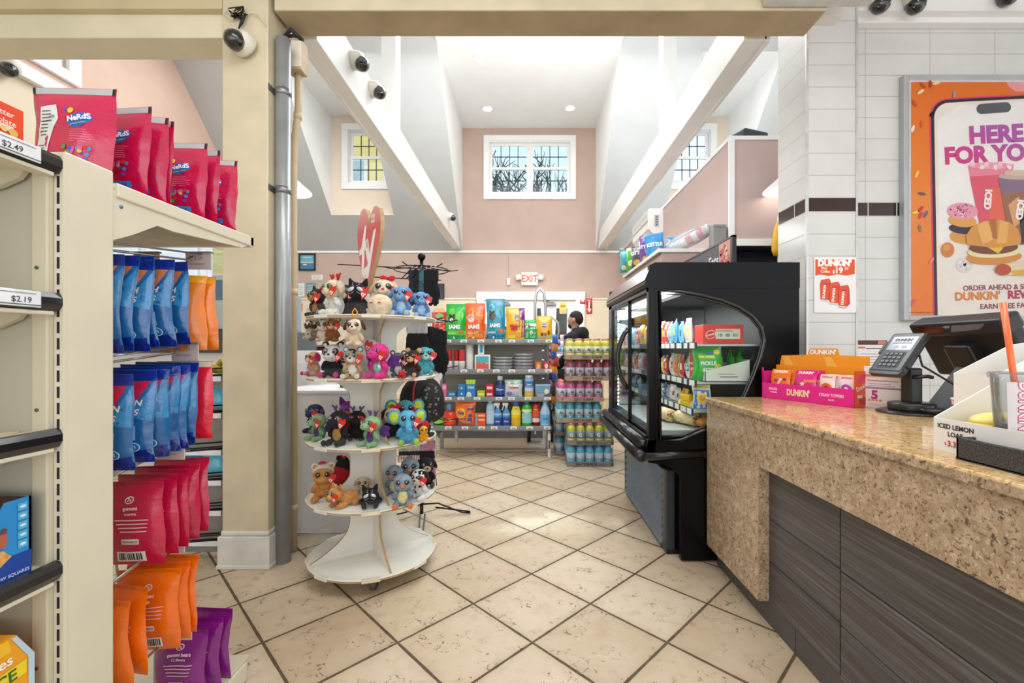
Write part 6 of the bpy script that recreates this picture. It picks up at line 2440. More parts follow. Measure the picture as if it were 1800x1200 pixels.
def lam():
    g = G('dark_laminate')
    p = g.tc.outputs['Object']
    n = g.noise(g.mapping(p, (60, 2.0, 130)), 1.0, 5, .7)
    n2 = g.noise(g.mapping(p, (20, 1.0, 45)), 1.0, 3, .6)
    c = g.ramp(g.math('MULTIPLY_ADD', n, .7, g.math('MULTIPLY', n2, .3)), [(.33, '#302e2e'), (.5, '#494746'), (.66, '#6e6b69')])
    g.set(Base_Color=c, Roughness=.38)
    return g.m


LA = lam()
ct = thing('service_counter', 'long speckled stone service counter with dark wood-grain front panels', 'counter', (1.5, 1.4, 0))
CO = Vector((1.5, 1.4, 0))


def lc(m):
    m.v = [v - CO for v in m.v]
    return m


TZ = .981
m = MB()
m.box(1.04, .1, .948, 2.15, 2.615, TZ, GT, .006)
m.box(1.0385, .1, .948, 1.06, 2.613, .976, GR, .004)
lc(m).build('countertop', ct)
m = MB()
m.box(1.05, .1, .73, 1.09, 2.027, .948, GR)
lc(m).build('stone_apron', ct)
m = MB()
m.box(1.05, 2.027, .114, 1.30, 2.612, .948, GR)
m.box(1.3, 2.58, .0, 2.1, 2.612, .948, GR)
lc(m).build('stone_pier', ct)
for y0, y1, dx in ((1.565, 2.027, .0), (.55, 1.549, -.008), (.1, .545, -.008)):
    for z0, z1 in ((.116, .298), (.3015, .488), (.4915, .73)):
        m = MB()
        m.box(1.098 + dx, y0, z0, 1.125, y1, z1, LA, .0015)
        lc(m).build('front_panel', ct)
m = MB()
m.box(1.122, .1, .0, 1.16, 2.6, .948, mt('#121212', .7))
m.box(1.16, .1, .0, 2.1, .14, .948, mt('#26221f', .7))
m.box(2.06, .1, 0, 2.1, 2.58, .948, mt('#26221f', .7))
lc(m).build('carcass', ct)
for y0, y1 in ((1.84, 2.60), (.1, 1.836)):
    m = MB()
    m.box(1.105, y0, 0, 1.14, y1, .112, mt('#4c4a49', .4, 0, .08, 8), .002)
    lc(m).build('toe_kick', ct)

# straw topper display box ----------------------------------------------------
PKM = mt('#e6218c', .35, 0, .02, 9)
ORM = mt('#f59a1e', .35, 0, .02, 9)
t = thing('straw_topper_box', 'pink and orange counter display box of small packets, beside the fridge', 'display box', (1.36, 2.585, TZ), R(-66))
m = MB()
W_, D_ = .50, .12
m.box(0, 0, 0, W_, .003, .088, PKM)
m.prism([(0, 0), (.003, 0), (.003, .175), (0, .175)], .0, .012, PKM)
m.box(0, 0, 0, .003, D_, .155, PKM)
m.box(0, 0, 0, W_, D_, .003, PKM)
m.box(W_ - .003, 0, 0, W_, D_, .175, mt('#ef5a22', .35, 0, .03, 9))
m.box(0, D_ - .003, 0, W_, D_, .19, ORM)
f = flat(m, (0, -.0003, 0), (1, 0, 0), (0, 0, 1))
f.text("DUNKIN'", .218, .03, .046, pr('#f7e0b4'), 2, .045, 0, 0, .68)
f.text('EDGIES', .072, .05, .02, pr('#f8d8ea'), 2, .02, 0, 0, .8)
f.rect(.055, .036, .095, .041, pr('#f8d8ea'), 2)
f.text('STRAW TOPPERS', .392, .042, .022, pr('#f8d8ea'), 2, .02, 0, 0, .72)
f.text('$6.99', .392, .022, .013, pr('#f8d8ea'), 2, .01)
f2 = flat(m, (W_ + .0003, 0, 0), (0, 1, 0), (0, 0, 1))
f2.text("Dunkin'", .06, .09, .03, pr('#fbe4d8'), 2, .03, .3)
f2.ell(.06, .14, .035, .014, pr('#e8348c'), 1, 16, .4)
f2.ell(.07, .03, .03, .02, pr('#c9281c'), 1)
f2.rrect(.02, .045, .06, .06, .004, pr('#f8d8c8'), 2)
m.build('tray', t)
m = MB()
m.prism([(.02, .17), (W_, .17), (W_, .245), (.36, .25), (.35, .285), (.20, .285), (.19, .25), (.035, .245)], D_, D_ + .003, ORM)
f = flat(m, (0, D_ - .0003, 0), (1, 0, 0), (0, 0, 1))
f.text("DUNKIN'", .275, .254, .034, pr('#fdf3ea'), 3, .05)
f.text("DUNKIN'", .275, .254, .034, pr('#b8321c'), 2, .075)
f.poly([(.06, .17), (.12, .17), (.08, .24), (.04, .24)], pr('#f7b54a'), 1)
f.poly([(.3, .17), (.36, .17), (.32, .24), (.28, .24)], pr('#f7b54a'), 1)
m.build('header_card', t)
pk = [(.055, '#f0741c', 'orange', 3), (.20, '#e41f84', 'pink', 3), (.335, '#f0d8d4', 'white and orange', 2), (.43, '#ead2dc', 'white and purple', 2)]
for i, (x, c, nm, n) in enumerate(pk):
    for k in range(n):
        q = thing('topper_packet', '%s packet, %s in its slot of the pink display box' % (nm, ORD[k]), 'packet', (0, 0, 0), 0, '%s packets' % nm)
        q.matrix_world = t.matrix_world
        ang = R(-66)
        lx, ly = x + .004 * k + (.04 if i < 2 else .02), .022 + .028 * k
        q.location = (1.36 + lx * math.cos(ang) - ly * math.sin(ang), 2.585 + lx * math.sin(ang) + ly * math.cos(ang), TZ + .004)
        q.rotation_euler = (R(-7), 0, ang + R(3 - 4 * k))
        m = MB()
        w, h = (.115, .165) if i < 2 else (.075, .15)
        s = bag_mesh(m, w, h, .02, film(c), i * 3 + k, .02, 12, 14, None, .02)
        s.cut = .03
        s.rect(-w * .46, h * .84, w * .46, h * .99, film('#f58a22' if i == 0 else c), 1)
        s.text("DUNKIN'", 0, h * .88, w * .17, pr('#fdf0e4' if i < 2 else '#d8401c'), 3, .04)
        if i == 0:
            s.ell(-.02, h * .6, .012, .01, pr('#b8286a'))
            s.ell(.03, h * .65, .010, .009, pr('#8a2a5a'))
            s.text('Dunking', .0, h * .46, .022, pr('#fff4e8'), 3, .03, 1.2)
        elif i == 1:
            s.text('Dunk', -.012, h * .40, .03, pr('#fff0f6'), 3, .03, 1.2)
            s.text('GLAZED', .025, h * .62, .016, pr('#f6c04a'), 3, .03)
        else:
            s.ell(0, h * .55, .026, .022, pr('#e0601c' if i == 2 else '#b0409a'), 2)
            s.ell(0, h * .55, .009, .008, pr('#7a2a10' if i == 2 else '#f0d8ea'), 3)
        m.build('pouch', q)

# survey card ---------------------------------------------------------------
t = thing('survey_card', 'white counter card with a big purple 5 and stars, left of the card reader', 'card', (1.64, 2.17, TZ), R(-60))
m = MB()
m.box(0, 0, 0, .155, .004, .20, mt('#f3efee', .4, 0, .01, 9), .001)
m.box(0, 0, 0, .155, .06, .004, mt('#e9e4e4', .4))
f = flat(m, (0, -.0003, 0), (1, 0, 0), (0, 0, 1))
f.text('How did we do?', .075, .183, .014, pr('#c9286a'), 1, .01)
f.rect(.015, .168, .14, .171, pr('#d890b0'), 1)
f.rect(.0, .150, .155, .160, pr('#f08a3a'), 1)
f.text('DunkinRunsOnYou.com', .078, .128, .0125, pr('#8a2a7a'), 1, .01)
f.lines(.02, .106, .135, .124, 2, pr('#c080a8'), 1, .3)
f.rect(.0, .092, .155, .101, pr('#a884b0'), 1)
f.text('5', .045, .045, .055, pr('#c0308a'), 2, .05)
for k in range(4):
    f.ell(.024 + k * .015, .038, .006, .006, pr('#e8a04a'), 3, 10)
f.lines(.02, .012, .135, .026, 2, pr('#c8a0b8'), 1, .3)
m.build('card', t)

# card reader ------------------------------------------------------------
RB = mt('#1b1c1e', .35, 0, .06, 8, .2)
RG = mt('#3a3c40', .4, 0, .05, 8)
t = thing('card_reader', 'black card payment terminal on a round swivel stand', 'card reader', (1.70, 1.97, TZ))
m = MB()
m.lathe([(.125, 0), (.128, .004), (.122, .010), (.02, .012)], RB, 32)
m.lathe([(.082, .010), (.085, .02), (.085, .042), (.078, .048), (.01, .05)], RB, 28)
m.lathe([(.062, .012), (.064, .03), (.01, .032)], RB, 22, Matrix.Translation((.03, -.075, 0)))
m.build('base', t)
m = MB()
m.box(-.028, -.028, .045, .028, .028, .20, RB, .008)
m.tube([(-.02, -.03, .16), (.03, -.045, .165), (.05, -.05, .16)], .008, RB, 8)
m.build('post', t)
m = MB()
U, V = Vector((0.12, -.99, 0)).normalized(), Vector((.60, .07, .80)).normalized()
N = U.cross(V).normalized()
O = Vector((-.115, .0, .178))
M = Matrix.Translation(O) @ Matrix(((U.x, V.x, N.x, 0), (U.y, V.y, N.y, 0), (U.z, V.z, N.z, 0), (0, 0, 0, 1)))
m.box(-.078, 0, -.022, .078, .215, .012, RB, .008, M)
m.box(-.085, .03, -.016, .085, .10, .006, RB, .006, M)
m.box(-.094, .10, -.016, -.072, .17, .010, RB, .006, M)
m.prism([(-.07, -.012), (.07, -.012), (.08, .012), (-.08, .012)], -.014, .01, RG, M @ Matrix.Rotation(R(0), 4, 'X'), 'z')
hd = m.build('terminal', t)
m = MB()
f = flat(m, M @ Vector((0, 0, .0122)), U, V)
f.rrect(-.058, .118, .058, .192, .004, mt('#7d8698', .15, 0, .05, 9, .8), 1)
f.text("DUNKIN'", 0, .166, .020, pr('#3a4050'), 2, .04)
f.rect(-.045, .154, .045, .158, pr('#555d70'), 2)
f.rrect(-.03, .128, -.008, .142, .003, pr('#a9b0be'), 2)
f.rrect(.008, .128, .03, .142, .003, pr('#a9b0be'), 2)
f.text('verifone', 0, .199, .009, pr('#c9ccd0'), 1, .01)
m.build('screen', hd)
m = MB()
f = flat(m, M @ Vector((0, 0, .0122)), U, V)
f.rrect(-.052, .02, .048, .108, .006, pr('#0d0d0e'), 1)
for r_ in range(4):
    for c in range(4):
        q = M @ Matrix.Translation((-.036 + c * .022, .034 + r_ * .020, .013))
        m.box(-.008, -.006, 0, .008, .006, .003, mt('#6c7076', .5), .001, q)
m.build('keypad', hd)
m = MB()
m.tube([M @ Vector((.07, .12, -.02)), M @ Vector((.085, .08, -.05)), Vector((.10, -.12, .12)), Vector((.10, -.13, .03)), Vector((.11, -.10, .006))], .0045, mt('#0c0c0c', .4), 7)
m.build('cable', t)

# till monitor seen from behind ---------------------------------------------
t = thing('till_monitor', 'black angled till monitor seen from behind, above the card reader', 'monitor', (1.97, 1.98, TZ))
m = MB()
V2 = Vector((-.42, 0, .78)).normalized()
U2 = Vector((0, -1, 0))
N2 = U2.cross(V2).normalized()
O2 = Vector((.06, -.02, .17))
M2 = Matrix.Translation(O2) @ Matrix(((U2.x, V2.x, N2.x, 0), (U2.y, V2.y, N2.y, 0), (U2.z, V2.z, N2.z, 0), (0, 0, 0, 1)))
m.box(-.21, 0, -.035, .21, .275, .03, mt('#1e1e20', .4, 0, .08, 6), .014, M2)
m.box(-.215, .215, -.04, .215, .285, .045, mt('#29292b', .38, 0, .08, 6), .012, M2)
hd = m.build('monitor_body', t)
m = MB()
f = flat(m, M2 @ Vector((0, .25, .0452)), U2, V2)
f.poly([(-.16, -.018), (-.05, -.012), (-.03, .018), (-.16, .022)], mt('#5a1418', .12, 0, .1, 9, .9), 1)  # dark red is a reflection put into the display colour
f.poly([(-.01, -.012), (.12, -.004), (.15, .022), (.005, .020)], mt('#6d7280', .12, 0, .1, 9, .9), 1)
f.ell(-.02, .014, .016, .006, pr('#9a9ca0'), 2)
m.build('customer_display', hd)
m = MB()
m.box(-.06, .05, -.01, .06, .2, .045, RB, .01, M2 @ Matrix.Translation((0, -.02, .03)))
m.prism([(-.20, .0), (-.02, .0), (.10, .26), (-.0, .26)], -.10, .02, mt('#2b2b2d', .4, 0, .06, 6), None, 'y')
f = Surf(m, lambda x, y, o: Vector((x * .42 + y * .40 - .13, -.1004 - o, y)))
f.ell(.10, .15, .03, .012, pr('#b9bcc0'), 1)
f.text('POS', .2, .14, .03, pr('#b9bcc0'), 1, .03)
m.build('stand', t)
m = MB()
m.box(.0, -.16, 0, .16, .16, .022, RB, .006)
m.build('foot', t)

# lemon loaf display box -----------------------------------------------------
WB = mt('#eceae6', .5, 0, .02, 9)
t = thing('loaf_display_box', 'white open cardboard box reading iced lemon loaf, on the counter', 'box', (1.155, 1.265, TZ))
m = MB()
prof = [(0, 0), (.27, 0), (.27, .205), (.20, .205), (.0, .092)]
m.prism(prof, -.004, 0, WB)
m.prism(prof, -.305, -.301, WB)
m.box(.0002, -.301, 0.0002, .004, -.004, .0918, WB)
m.box(.266, -.301, 0.0002, .2698, -.004, .2048, WB)
m.box(.004, -.301, 0.0005, .266, -.004, .004, WB)
m.box(.02, -.15, .004, .26, -.147, .10, WB)
f = flat(m, (-.0004, 0, 0), (0, -1, 0), (0, 0, 1))
f.text('ICED LEMON', .064, .066, .0175, pr('#26262a'), 1, .03)
f.text('LOAF', .064, .046, .0175, pr('#26262a'), 1, .03)
f.text('$', .036, .021, .011, pr('#c02a50'), 1, .02)
f.text('3.39', .060, .019, .021, pr('#c02a50'), 1, .03)
m.build('carton', t)
for i, (x, y) in enumerate(((.10, -.075), (.18, -.06), (.12, -.22))):
    q = thing('lemon_loaf_slice', 'yellow iced lemon loaf slice in film, %s in the white box' % ['front one', 'rear one', 'one behind the divider'][i], 'cake', (1.155 + x, 1.265 + y, TZ + .005), .3 * i)
    m = MB()
    m.ell((0, 0, .055), (.075, .055, .05), mt('#e9c23a', .6, 0, .15, 30), None, 18, 12)
    m.box(-.06, -.045, .0, .06, .045, .06, mt('#dfb23c', .7, 0, .15, 30), .015)
    bakerm(m, .006).build('cake', q)
    m = MB()
    m.ell((.0, 0, .085), (.062, .045, .025), mt('#f2dc7a', .35, 0, .08, 30), None, 16, 10)
    m.build('icing', q)
t = thing('white_carton', 'tall plain white carton behind the lemon loaf box', 'box', (1.60, 1.40, TZ), R(-6))
m = MB()
m.prism([(-.12, 0), (.2, 0), (.2, .32), (.06, .30), (-.12, .20)], -.004, 0, WB)
m.prism([(-.12, 0), (.2, 0), (.2, .32), (.06, .30), (-.12, .20)], .146, .15, WB)
m.box(-.1198, 0, 0.0002, -.116, .146, .199, WB)
m.box(.196, 0, 0.0002, .1998, .146, .3198, WB)
m.box(-.116, 0, 0.0005, .196, .146, .004, WB)
m.build('carton', t)
q = thing('lemon_loaf_slice', 'yellow loaf slice inside the tall white carton', 'cake', (1.585, 1.475, TZ + .005))
m = MB()
m.ell((0, 0, .10), (.055, .045, .07), mt('#e8bc3c', .6, 0, .15, 30), None, 16, 10)
m.box(-.04, -.035, 0, .04, .035, .09, mt('#dfb23c', .7, 0, .15, 30), .012)
bakerm(m, .006).build('cake', q)
t = thing('paper_cup', 'small pink and purple patterned paper cup beside the till stand', 'cup', (1.72, 1.74, TZ))
m = MB()
g = G('swirl_print')
w_ = g.new('ShaderNodeTexWave')
g.t.links.new(g.tc.outputs['Object'], w_.inputs[0])
w_.inputs['Scale'].default_value = 20
w_.inputs['Distortion'].default_value = 9
g.set(Base_Color=g.ramp(w_.outputs[1], [(.3, '#8a3a8c'), (.5, '#e890b8'), (.7, '#f0dce8')]), Roughness=.4)
m.lathe([(.036, 0), (.046, .085), (.045, .086), (.036, .004)], g.m, 24)
m.build('cup_wall', t)
m = MB()
m.lathe([(.0465, .083), (.049, .086), (.0465, .09)], mt('#efe9e4', .4), 24)
m.build('rim', t)
t = thing('receipt_roll', 'white receipt roll with black core holder behind the lemon loaf box', 'paper roll', (1.78, 1.60, TZ + .001))
m = MB()
m.cyl((-.05, 0, .045), (.05, 0, .045), .044, mt('#efeeea', .6), 24)
m.build('paper', t)
m = MB()
m.box(-.10, -.05, 0, -.052, .05, .10, mt('#35373b', .4), .014)
m.build('holder', t)

# tray with iced drink cup -----------------------------------------------------
t = thing('black_tray', 'shallow black speckled tray on the counter edge holding a clear cup', 'tray', (1.112, .645, TZ))
g = G('speckled_black')
n = g.noise(g.tc.outputs['Object'], 260, 2)
g.set(Base_Color=g.ramp(n, [(.45, '#2c2c2d'), (.62, '#55534f')]), Roughness=.55)
g.bump(n, .3, .002)
BT = g.m
m = MB()
m.box(0, 0, 0, .40, .51, .006, BT)
m.box(0, 0, 0, .010, .51, .058, BT, .003)
m.box(.39, 0, 0, .40, .51, .058, BT, .003)
m.box(0, 0, 0, .40, .010, .058, BT, .003)
m.box(0, .50, 0, .40, .51, .058, BT, .003)
m.build('tray', t)
t = thing('iced_drink_cup', 'clear plastic cup with pink lettering and a domed rim, standing in the black tray', 'cup', (1.205, 1.095, TZ + .0065))
m = MB()
CG = glass_mat('clear_cup', '#f0f3f6', .8, .05, '#ffffff')
m.lathe([(.034, 0), (.036, .004), (.047, .205), (.052, .21), (.053, .218), (.049, .222), (.047, .216), (.0455, .205), (.0345, .006)], CG, 32)
m.build('cup_wall', t)
m = MB()
rr = lambda z: .0365 + .0115 * z / .205


def cf(x, y, o):
    r_ = rr(y) + .0008 + o
    a = x / .042 - PI / 2 - .70
    return Vector((r_ * math.cos(a), r_ * math.sin(a), y))


f = Surf(m, cf, .008)
f.rect(-.020, .006, .012, .20, mt('#e9e4ea', .4, 0, .03, 9), 1)
f.text("DUNKIN'", -.002, .14, .030, pr('#d2286e'), 3, .06, -PI / 2)
f.text("DUNKIN'", -.002, .14, .030, pr('#f6e4ec'), 4, .02, -PI / 2)
for k in range(6):
    f.rrect(-.015 + .015 * (k % 2), .012 + .019 * (k // 2), -.004 + .015 * (k % 2), .026 + .019 * (k // 2), .002, pr(['#b8321c', '#c23a78', '#d8407a', '#d86a2c', '#d85a1c', '#a8326c'][k]), 3)
f.text('LIMITED', .050, .052, .0125, pr('#d8501c'), 3, .03, .08)
f.text('EDITION', .050, .040, .0125, pr('#a0308a'), 3, .03, .08)
f.rrect(.034, .085, .068, .120, .010, pr('#e0641f'), 2)
m.build('printed_band', t)
m = MB()
m.tube([(.012, -.01, .006), (-.006, .0, .20), (-.024, .01, .395)], .0068, mt('#f2692a', .3, 0, .08, 30, .4), 12)
m.build('straw', t)
# ================================================================ fixtures and small things


def rep(name, label, cat, loc, fn, group=None, rot=0.0):
    t = thing(name, label, cat, loc, rot, group)
    fn(t)
    return t


# pipes on the column
t = thing('steel_conduit', 'thick galvanised steel pipe strapped to the side of the cream column', 'pipe', (-1.456, 2.636, 0))
m = MB()
m.cyl((0, 0, .0), (0, 0, 3.10), .042, mt('#a4a8aa', .35, .45, .14, 3), 22)
m.build('pipe', t)
for z in (2.78, 2.20, .06):
    if z > .1:
        m = MB()
        m.lathe([(.0445, z - .02), (.0455, z), (.0445, z + .02)], mt('#8d9190', .35, .8), 20)
        m.box(-.047, -.075, z - .018, -.043, .03, z + .018, mt('#8d9190', .35, .8))
        m.build('strap', t)
t = thing('thin_conduit', 'thin tan painted conduit with junction box behind the steel pipe', 'pipe', (-1.472, 2.78, 0))
TAN = mt('#cdb995', .5, 0, .06, 5)
m = MB()
m.tube([(0, 0, 0), (.0, 0, 2.2), (.004, 0, 2.55), (.03, 0, 2.75), (.03, 0, 2.98)], .021, TAN, 14)
m.build('pipe', t)
for z in (1.62, 2.72, .27):
    m = MB()
    m.lathe([(.0235, z - .02), (.0245, z), (.0235, z + .02)], TAN, 16, Matrix.Translation((.026 if z > 2.7 else 0, 0, 0)))
    m.build('strap', t)
m = MB()
m.box(-.02, -.06, 2.98, .075, .03, 3.17, mt('#c4ae88', .5, 0, .08, 8), .004)
m.box(.018, -.066, 2.99, .08, -.06, 3.15, mt('#ebe4d2', .45), .003)
m.tube([(-.02, -.07, 3.165), (.03, -.09, 3.20), (.085, -.06, 3.155)], .012, mt('#26272b', .5), 8)
m.tube([(-.02, -.05, 3.18), (.03, -.05, 3.19), (.08, -.03, 3.175)], .010, mt('#3a4256', .5), 8)
m.build('junction_box', t)

DW = mt('#dcd8c8', .4, 0, .03, 6)
DB = mt('#0e0f11', .06, 0, .05, 9, 1.0)


def dome(label, loc, nrm, s, group=None):
    t = thing('dome_camera', label, 'security camera', loc, 0, group)
    M = Vector(nrm).to_track_quat('Z', 'Y').to_matrix().to_4x4()
    m = MB()
    m.lathe([(.062 * s, 0), (.066 * s, .012 * s), (.062 * s, .05 * s), (.05 * s, .075 * s)], DW, 24, M)
    m.build('housing', t)
    m = MB()
    m.lathe([(.052 * s, .060 * s), (.053 * s, .078 * s), (.047 * s, .103 * s), (.03 * s, .122 * s), (.003, .130 * s)], DB, 24, M @ Matrix.Rotation(R(20), 4, 'X'))
    for k in range(5):
        a = k * 1.2
        m.ell(M @ Vector((.03 * s * math.cos(a), .03 * s * math.sin(a), .113 * s)), .004 * s, mt('#c9ccd0', .2), None, 6, 5)
    m.build('dome', t)
    return t


dome('white dome security camera low on the front of the cream column', P(436, 86, 2.557), (-.25, -.75, .25), 1.05)
dome('dome security camera on the left white beam, upper of the pair', Vector((-1.357, 3.43, 3.49)), (1, -.15, -.1), 1.05)
dome('dome security camera on the left white beam, lower of the pair', Vector((-1.357, 3.83, 3.50)), (1, -.15, -.1), 1.05)
dome('tiny dome camera at the far low end of the left white beam', Vector((-1.357, 7.55, 3.50)), (1, -.2, 0), 1.0)
dome('dome security camera above the tiled wall, left one of three', P(1546, -12, 3.02), (-.1, -.5, -1), 1.12)
dome('dome security camera above the tiled wall, middle one of three', P(1608, -11, 3.02), (-.1, -.5, -1), 1.12)
dome('dome security camera above the tiled wall, right one above the poster', P(1770, -26, 3.02), (-.1, -.5, -1), 1.12)
dome('white dome security camera on the ledge of the left wall', P(16, 118, 4.46) , (1, -.9, -.4), 1.35)
dome('small black camera in the corner above the cooler', (1.80, 8.5, 3.13), (-.6, -1, -.4), .9)
t = thing('camera_cable', 'tangle of thin black and white cable with yellow plug above the column camera', 'cable', (-1.64, 2.552, 3.18))
m = MB()
kb = mt('#18181a', .5)
rnd = random.Random(3)
for k in range(5):
    pts = [(rnd.uniform(-.08, .03), -.008 - .004 * k, rnd.uniform(-.03, .035)) for _ in range(7)]
    m.tube(pts, .0035, kb, 6)
m.tube([(.02, -.01, .0), (.0, -.015, -.05), (-.02, -.012, -.085)], [.003, .009, .003], kb, 8)
m.build('black_cable', t)
m = MB()
m.tube([(-.09, -.006, .03), (-.11, -.006, .0), (-.06, -.006, -.03), (.0, -.006, .0), (.06, -.006, .012), (.10, -.006, -.01), (.135, -.004, -.06)], .003, mt('#d8d2c0', .5), 6)
m.build('white_cable', t)
m = MB()
m.box(-.022, -.022, -.008, .012, -.006, .012, mt('#d8c020', .4), .004)
m.build('plug', t)

# recessed ceiling lights
LE = mt('#ffffff', .4, 0, 0, 9, 0, 7.0)
for i, (x, y) in enumerate(((-.742, 6.73), (.763, 6.69), (-.754, 8.17), (.763, 8.15))):
    t = thing('recessed_light', 'round recessed ceiling light in the centre dormer, %s' % ['near left', 'near right', 'far left', 'far right'][i], 'ceiling light', (x, y, 5.67))
    m = MB()
    m.lathe([(.105, 0), (.10, -.012), (.082, -.010), (.08, 0)], WTRIM, 28)
    m.build('trim_ring', t)
    m = MB()
    m.lathe([(.001, -.004), (.081, -.005)], LE, 24)
    m.build('lens', t)
# pendant lamps
for i, (p, lb) in enumerate(((P(512, 338, 4.0), 'white cone pendant lamp partly hidden by the cream column'), (P(1378, 336, 3.9), 'white cone pendant lamp partly hidden by the tiled pier'))):
    t = thing('pendant_lamp', lb, 'lamp', p)
    m = MB()
    m.lathe([(.17, 0), (.168, .012), (.05, .115), (.03, .15), (.001, .16)], mt('#e9e8e4', .35, 0, .02, 6), 32, None, True, 1, 1, False)
    m.build('shade', t)
    m = MB()
    m.lathe([(.001, .02), (.155, .006)], mt('#fff8ee', .4, 0, 0, 9, 0, 4.0), 28, None, True, 1, 1, False)
    m.build('bulb', t)
    m = MB()
    m.cyl((0, 0, .15), (0, 0, 5.9 - p.z if i else 1.6), .005, WTRIM, 8)
    m.build('cord', t)
# air conditioner
t = thing('air_conditioner', 'white wall mounted air conditioner on the pink partition', 'air conditioner', (1.838, 6.5, 2.80))
m = MB()
m.prism([(0, 0), (-.14, .02), (-.205, .10), (-.215, .30), (-.20, .37), (0, .37)], -.45, .45, mt('#f0efec', .35, 0, .01, 6))
m.build('body', t)
m = MB()
m.prism([(-.145, .012), (-.205, .092), (-.2085, .09), (-.148, .01)], -.42, .42, mt('#d9d8d4', .4))
m.prism([(-.2155, .195), (-.2165, .2), (-.2155, .205)], -.45, .45, mt('#8d8c88', .5))
m.build('vent_flap', t)
m = MB()
f = flat(m, (-.09, -.4505, .2), (1, 0, 0), (0, 0, 1))
f.rrect(-.03, -.08, .03, .08, .01, mt('#b4b4b0', .4), 1)
for k in range(4):
    f.ell(0, -.05 + .035 * k, .011, .011, pr('#5a5a5a'), 2)
m.build('control_panel', t)
# exit sign
p = P(931, 490, 8.86)
t = thing('exit_sign', 'red and white EXIT sign with two emergency lamps above the doors', 'sign', (p.x, 8.895, p.z))
m = MB()
m.box(-.165, -.05, -.13, .165, 0, .13, mt('#ece6da', .4), .008)
f = flat(m, (0, -.0503, 0), (1, 0, 0), (0, 0, 1))
rd = mt('#e5431c', .4, 0, .02, 9, 0, .6)
f.text('EXIT', 0, -.06, .19, rd, 1, .02, 0, 0, .82)
f.poly([(-.155, .005), (-.135, .035), (-.135, -.025)], rd, 1)
f.poly([(.155, .005), (.135, .035), (.135, -.025)], rd, 1)
m.build('panel', t)
for s in (-1, 1):
    m = MB()
    M = Matrix.Translation((s * .23, -.05, .03)) @ Matrix.Rotation(R(-25 * s), 4, 'Z') @ Matrix.Rotation(R(18 * s), 4, 'Y')
    m.box(-.05, -.05, -.05, .05, .04, .05, mt('#f1efe9', .35), .012, M)
    m.box(-.04, -.053, -.04, .04, -.049, .04, mt('#dfe6ea', .1, 0, 0, 9, .8), .004, M)
    m.tube([(s * .16, -.03, -.02), (s * .21, -.04, -.01)], .012, mt('#ece6da', .4), 8)
    m.build('emergency_lamp', t)
p = P(894, 495, 8.88)
m = MB()
m.box(-.028, -.045, -.07, .028, 0, .07, mt('#f0eee8', .4), .006)
m.box(-.004, -.008, .07, .002, 0, .62, mt('#b09888', .5))
m.box(-.004, -.008, -.25, .002, 0, -.07, mt('#b09888', .5))
o = m.build('wall_sensor', None, (p.x, 8.898, p.z))
tag(o, 'small white sensor box with a thin wire left of the EXIT sign', 'sensor')
p = P(774, 512, 8.88)
t = thing('dark_monitor', 'dark wall screen above the dog biscuit box', 'screen', (p.x, 8.897, p.z))
m = MB()
m.box(-.15, -.03, -.155, .08, 0, .155, BLACK, .006)
m.build('bezel', t)
m = MB()
m.box(-.135, -.032, -.14, .065, -.030, .14, mt('#3a3842', .2, 0, .1, 5, .6))
m.build('screen', t)
# fire alarm and arrow sign
p = P(1024, 528, 8.88)
t = thing('fire_alarm', 'small red fire alarm box right of the exit doors', 'alarm', (p.x, 8.897, p.z))
m = MB()
m.box(-.055, -.05, -.075, .055, 0, .075, mt('#c8242c', .35, 0, .05, 9), .008)
m.box(-.03, -.055, -.03, .03, -.048, .01, mt('#f0e0dc', .4), .003)
m.build('housing', t)
p = P(1036, 538, 8.88)
t = thing('arrow_sign', 'narrow red sign with a white arrow pointing down on the back wall', 'sign', (p.x, 8.898, p.z))
m = MB()
m.box(-.06, -.008, -.155, .06, 0, .155, mt('#cf2026', .35, 0, .03, 9), .002)
f = flat(m, (0, -.0085, 0), (1, 0, 0), (0, 0, 1))
f.poly([(-.016, .09), (-.016, -.05), (-.045, -.05), (0, -.125), (.045, -.05), (.016, -.05), (.016, .09)], pr('#f4f0ec'), 1)
f.lines(-.04, .105, .04, .14, 2, pr('#f4f0ec'), 1, .4)
m.build('panel', t)
p = P(990, 541, 8.84)
m = MB()
m.box(-.07, 0, -.11, .07, .003, .11, mt('#f2dc6a', .5))
f = flat(m, (0, -.0003, 0), (1, 0, 0), (0, 0, 1))
f.rect(-.05, .02, .05, .06, pr('#e07a4a'), 1)
f.rect(-.05, -.1, .05, -.03, pr('#f2b8a0'), 1)
o = m.build('door_notice', None, (p.x, 8.893, p.z))
tag(o, 'yellow notice stuck on the right exit door glass', 'notice')
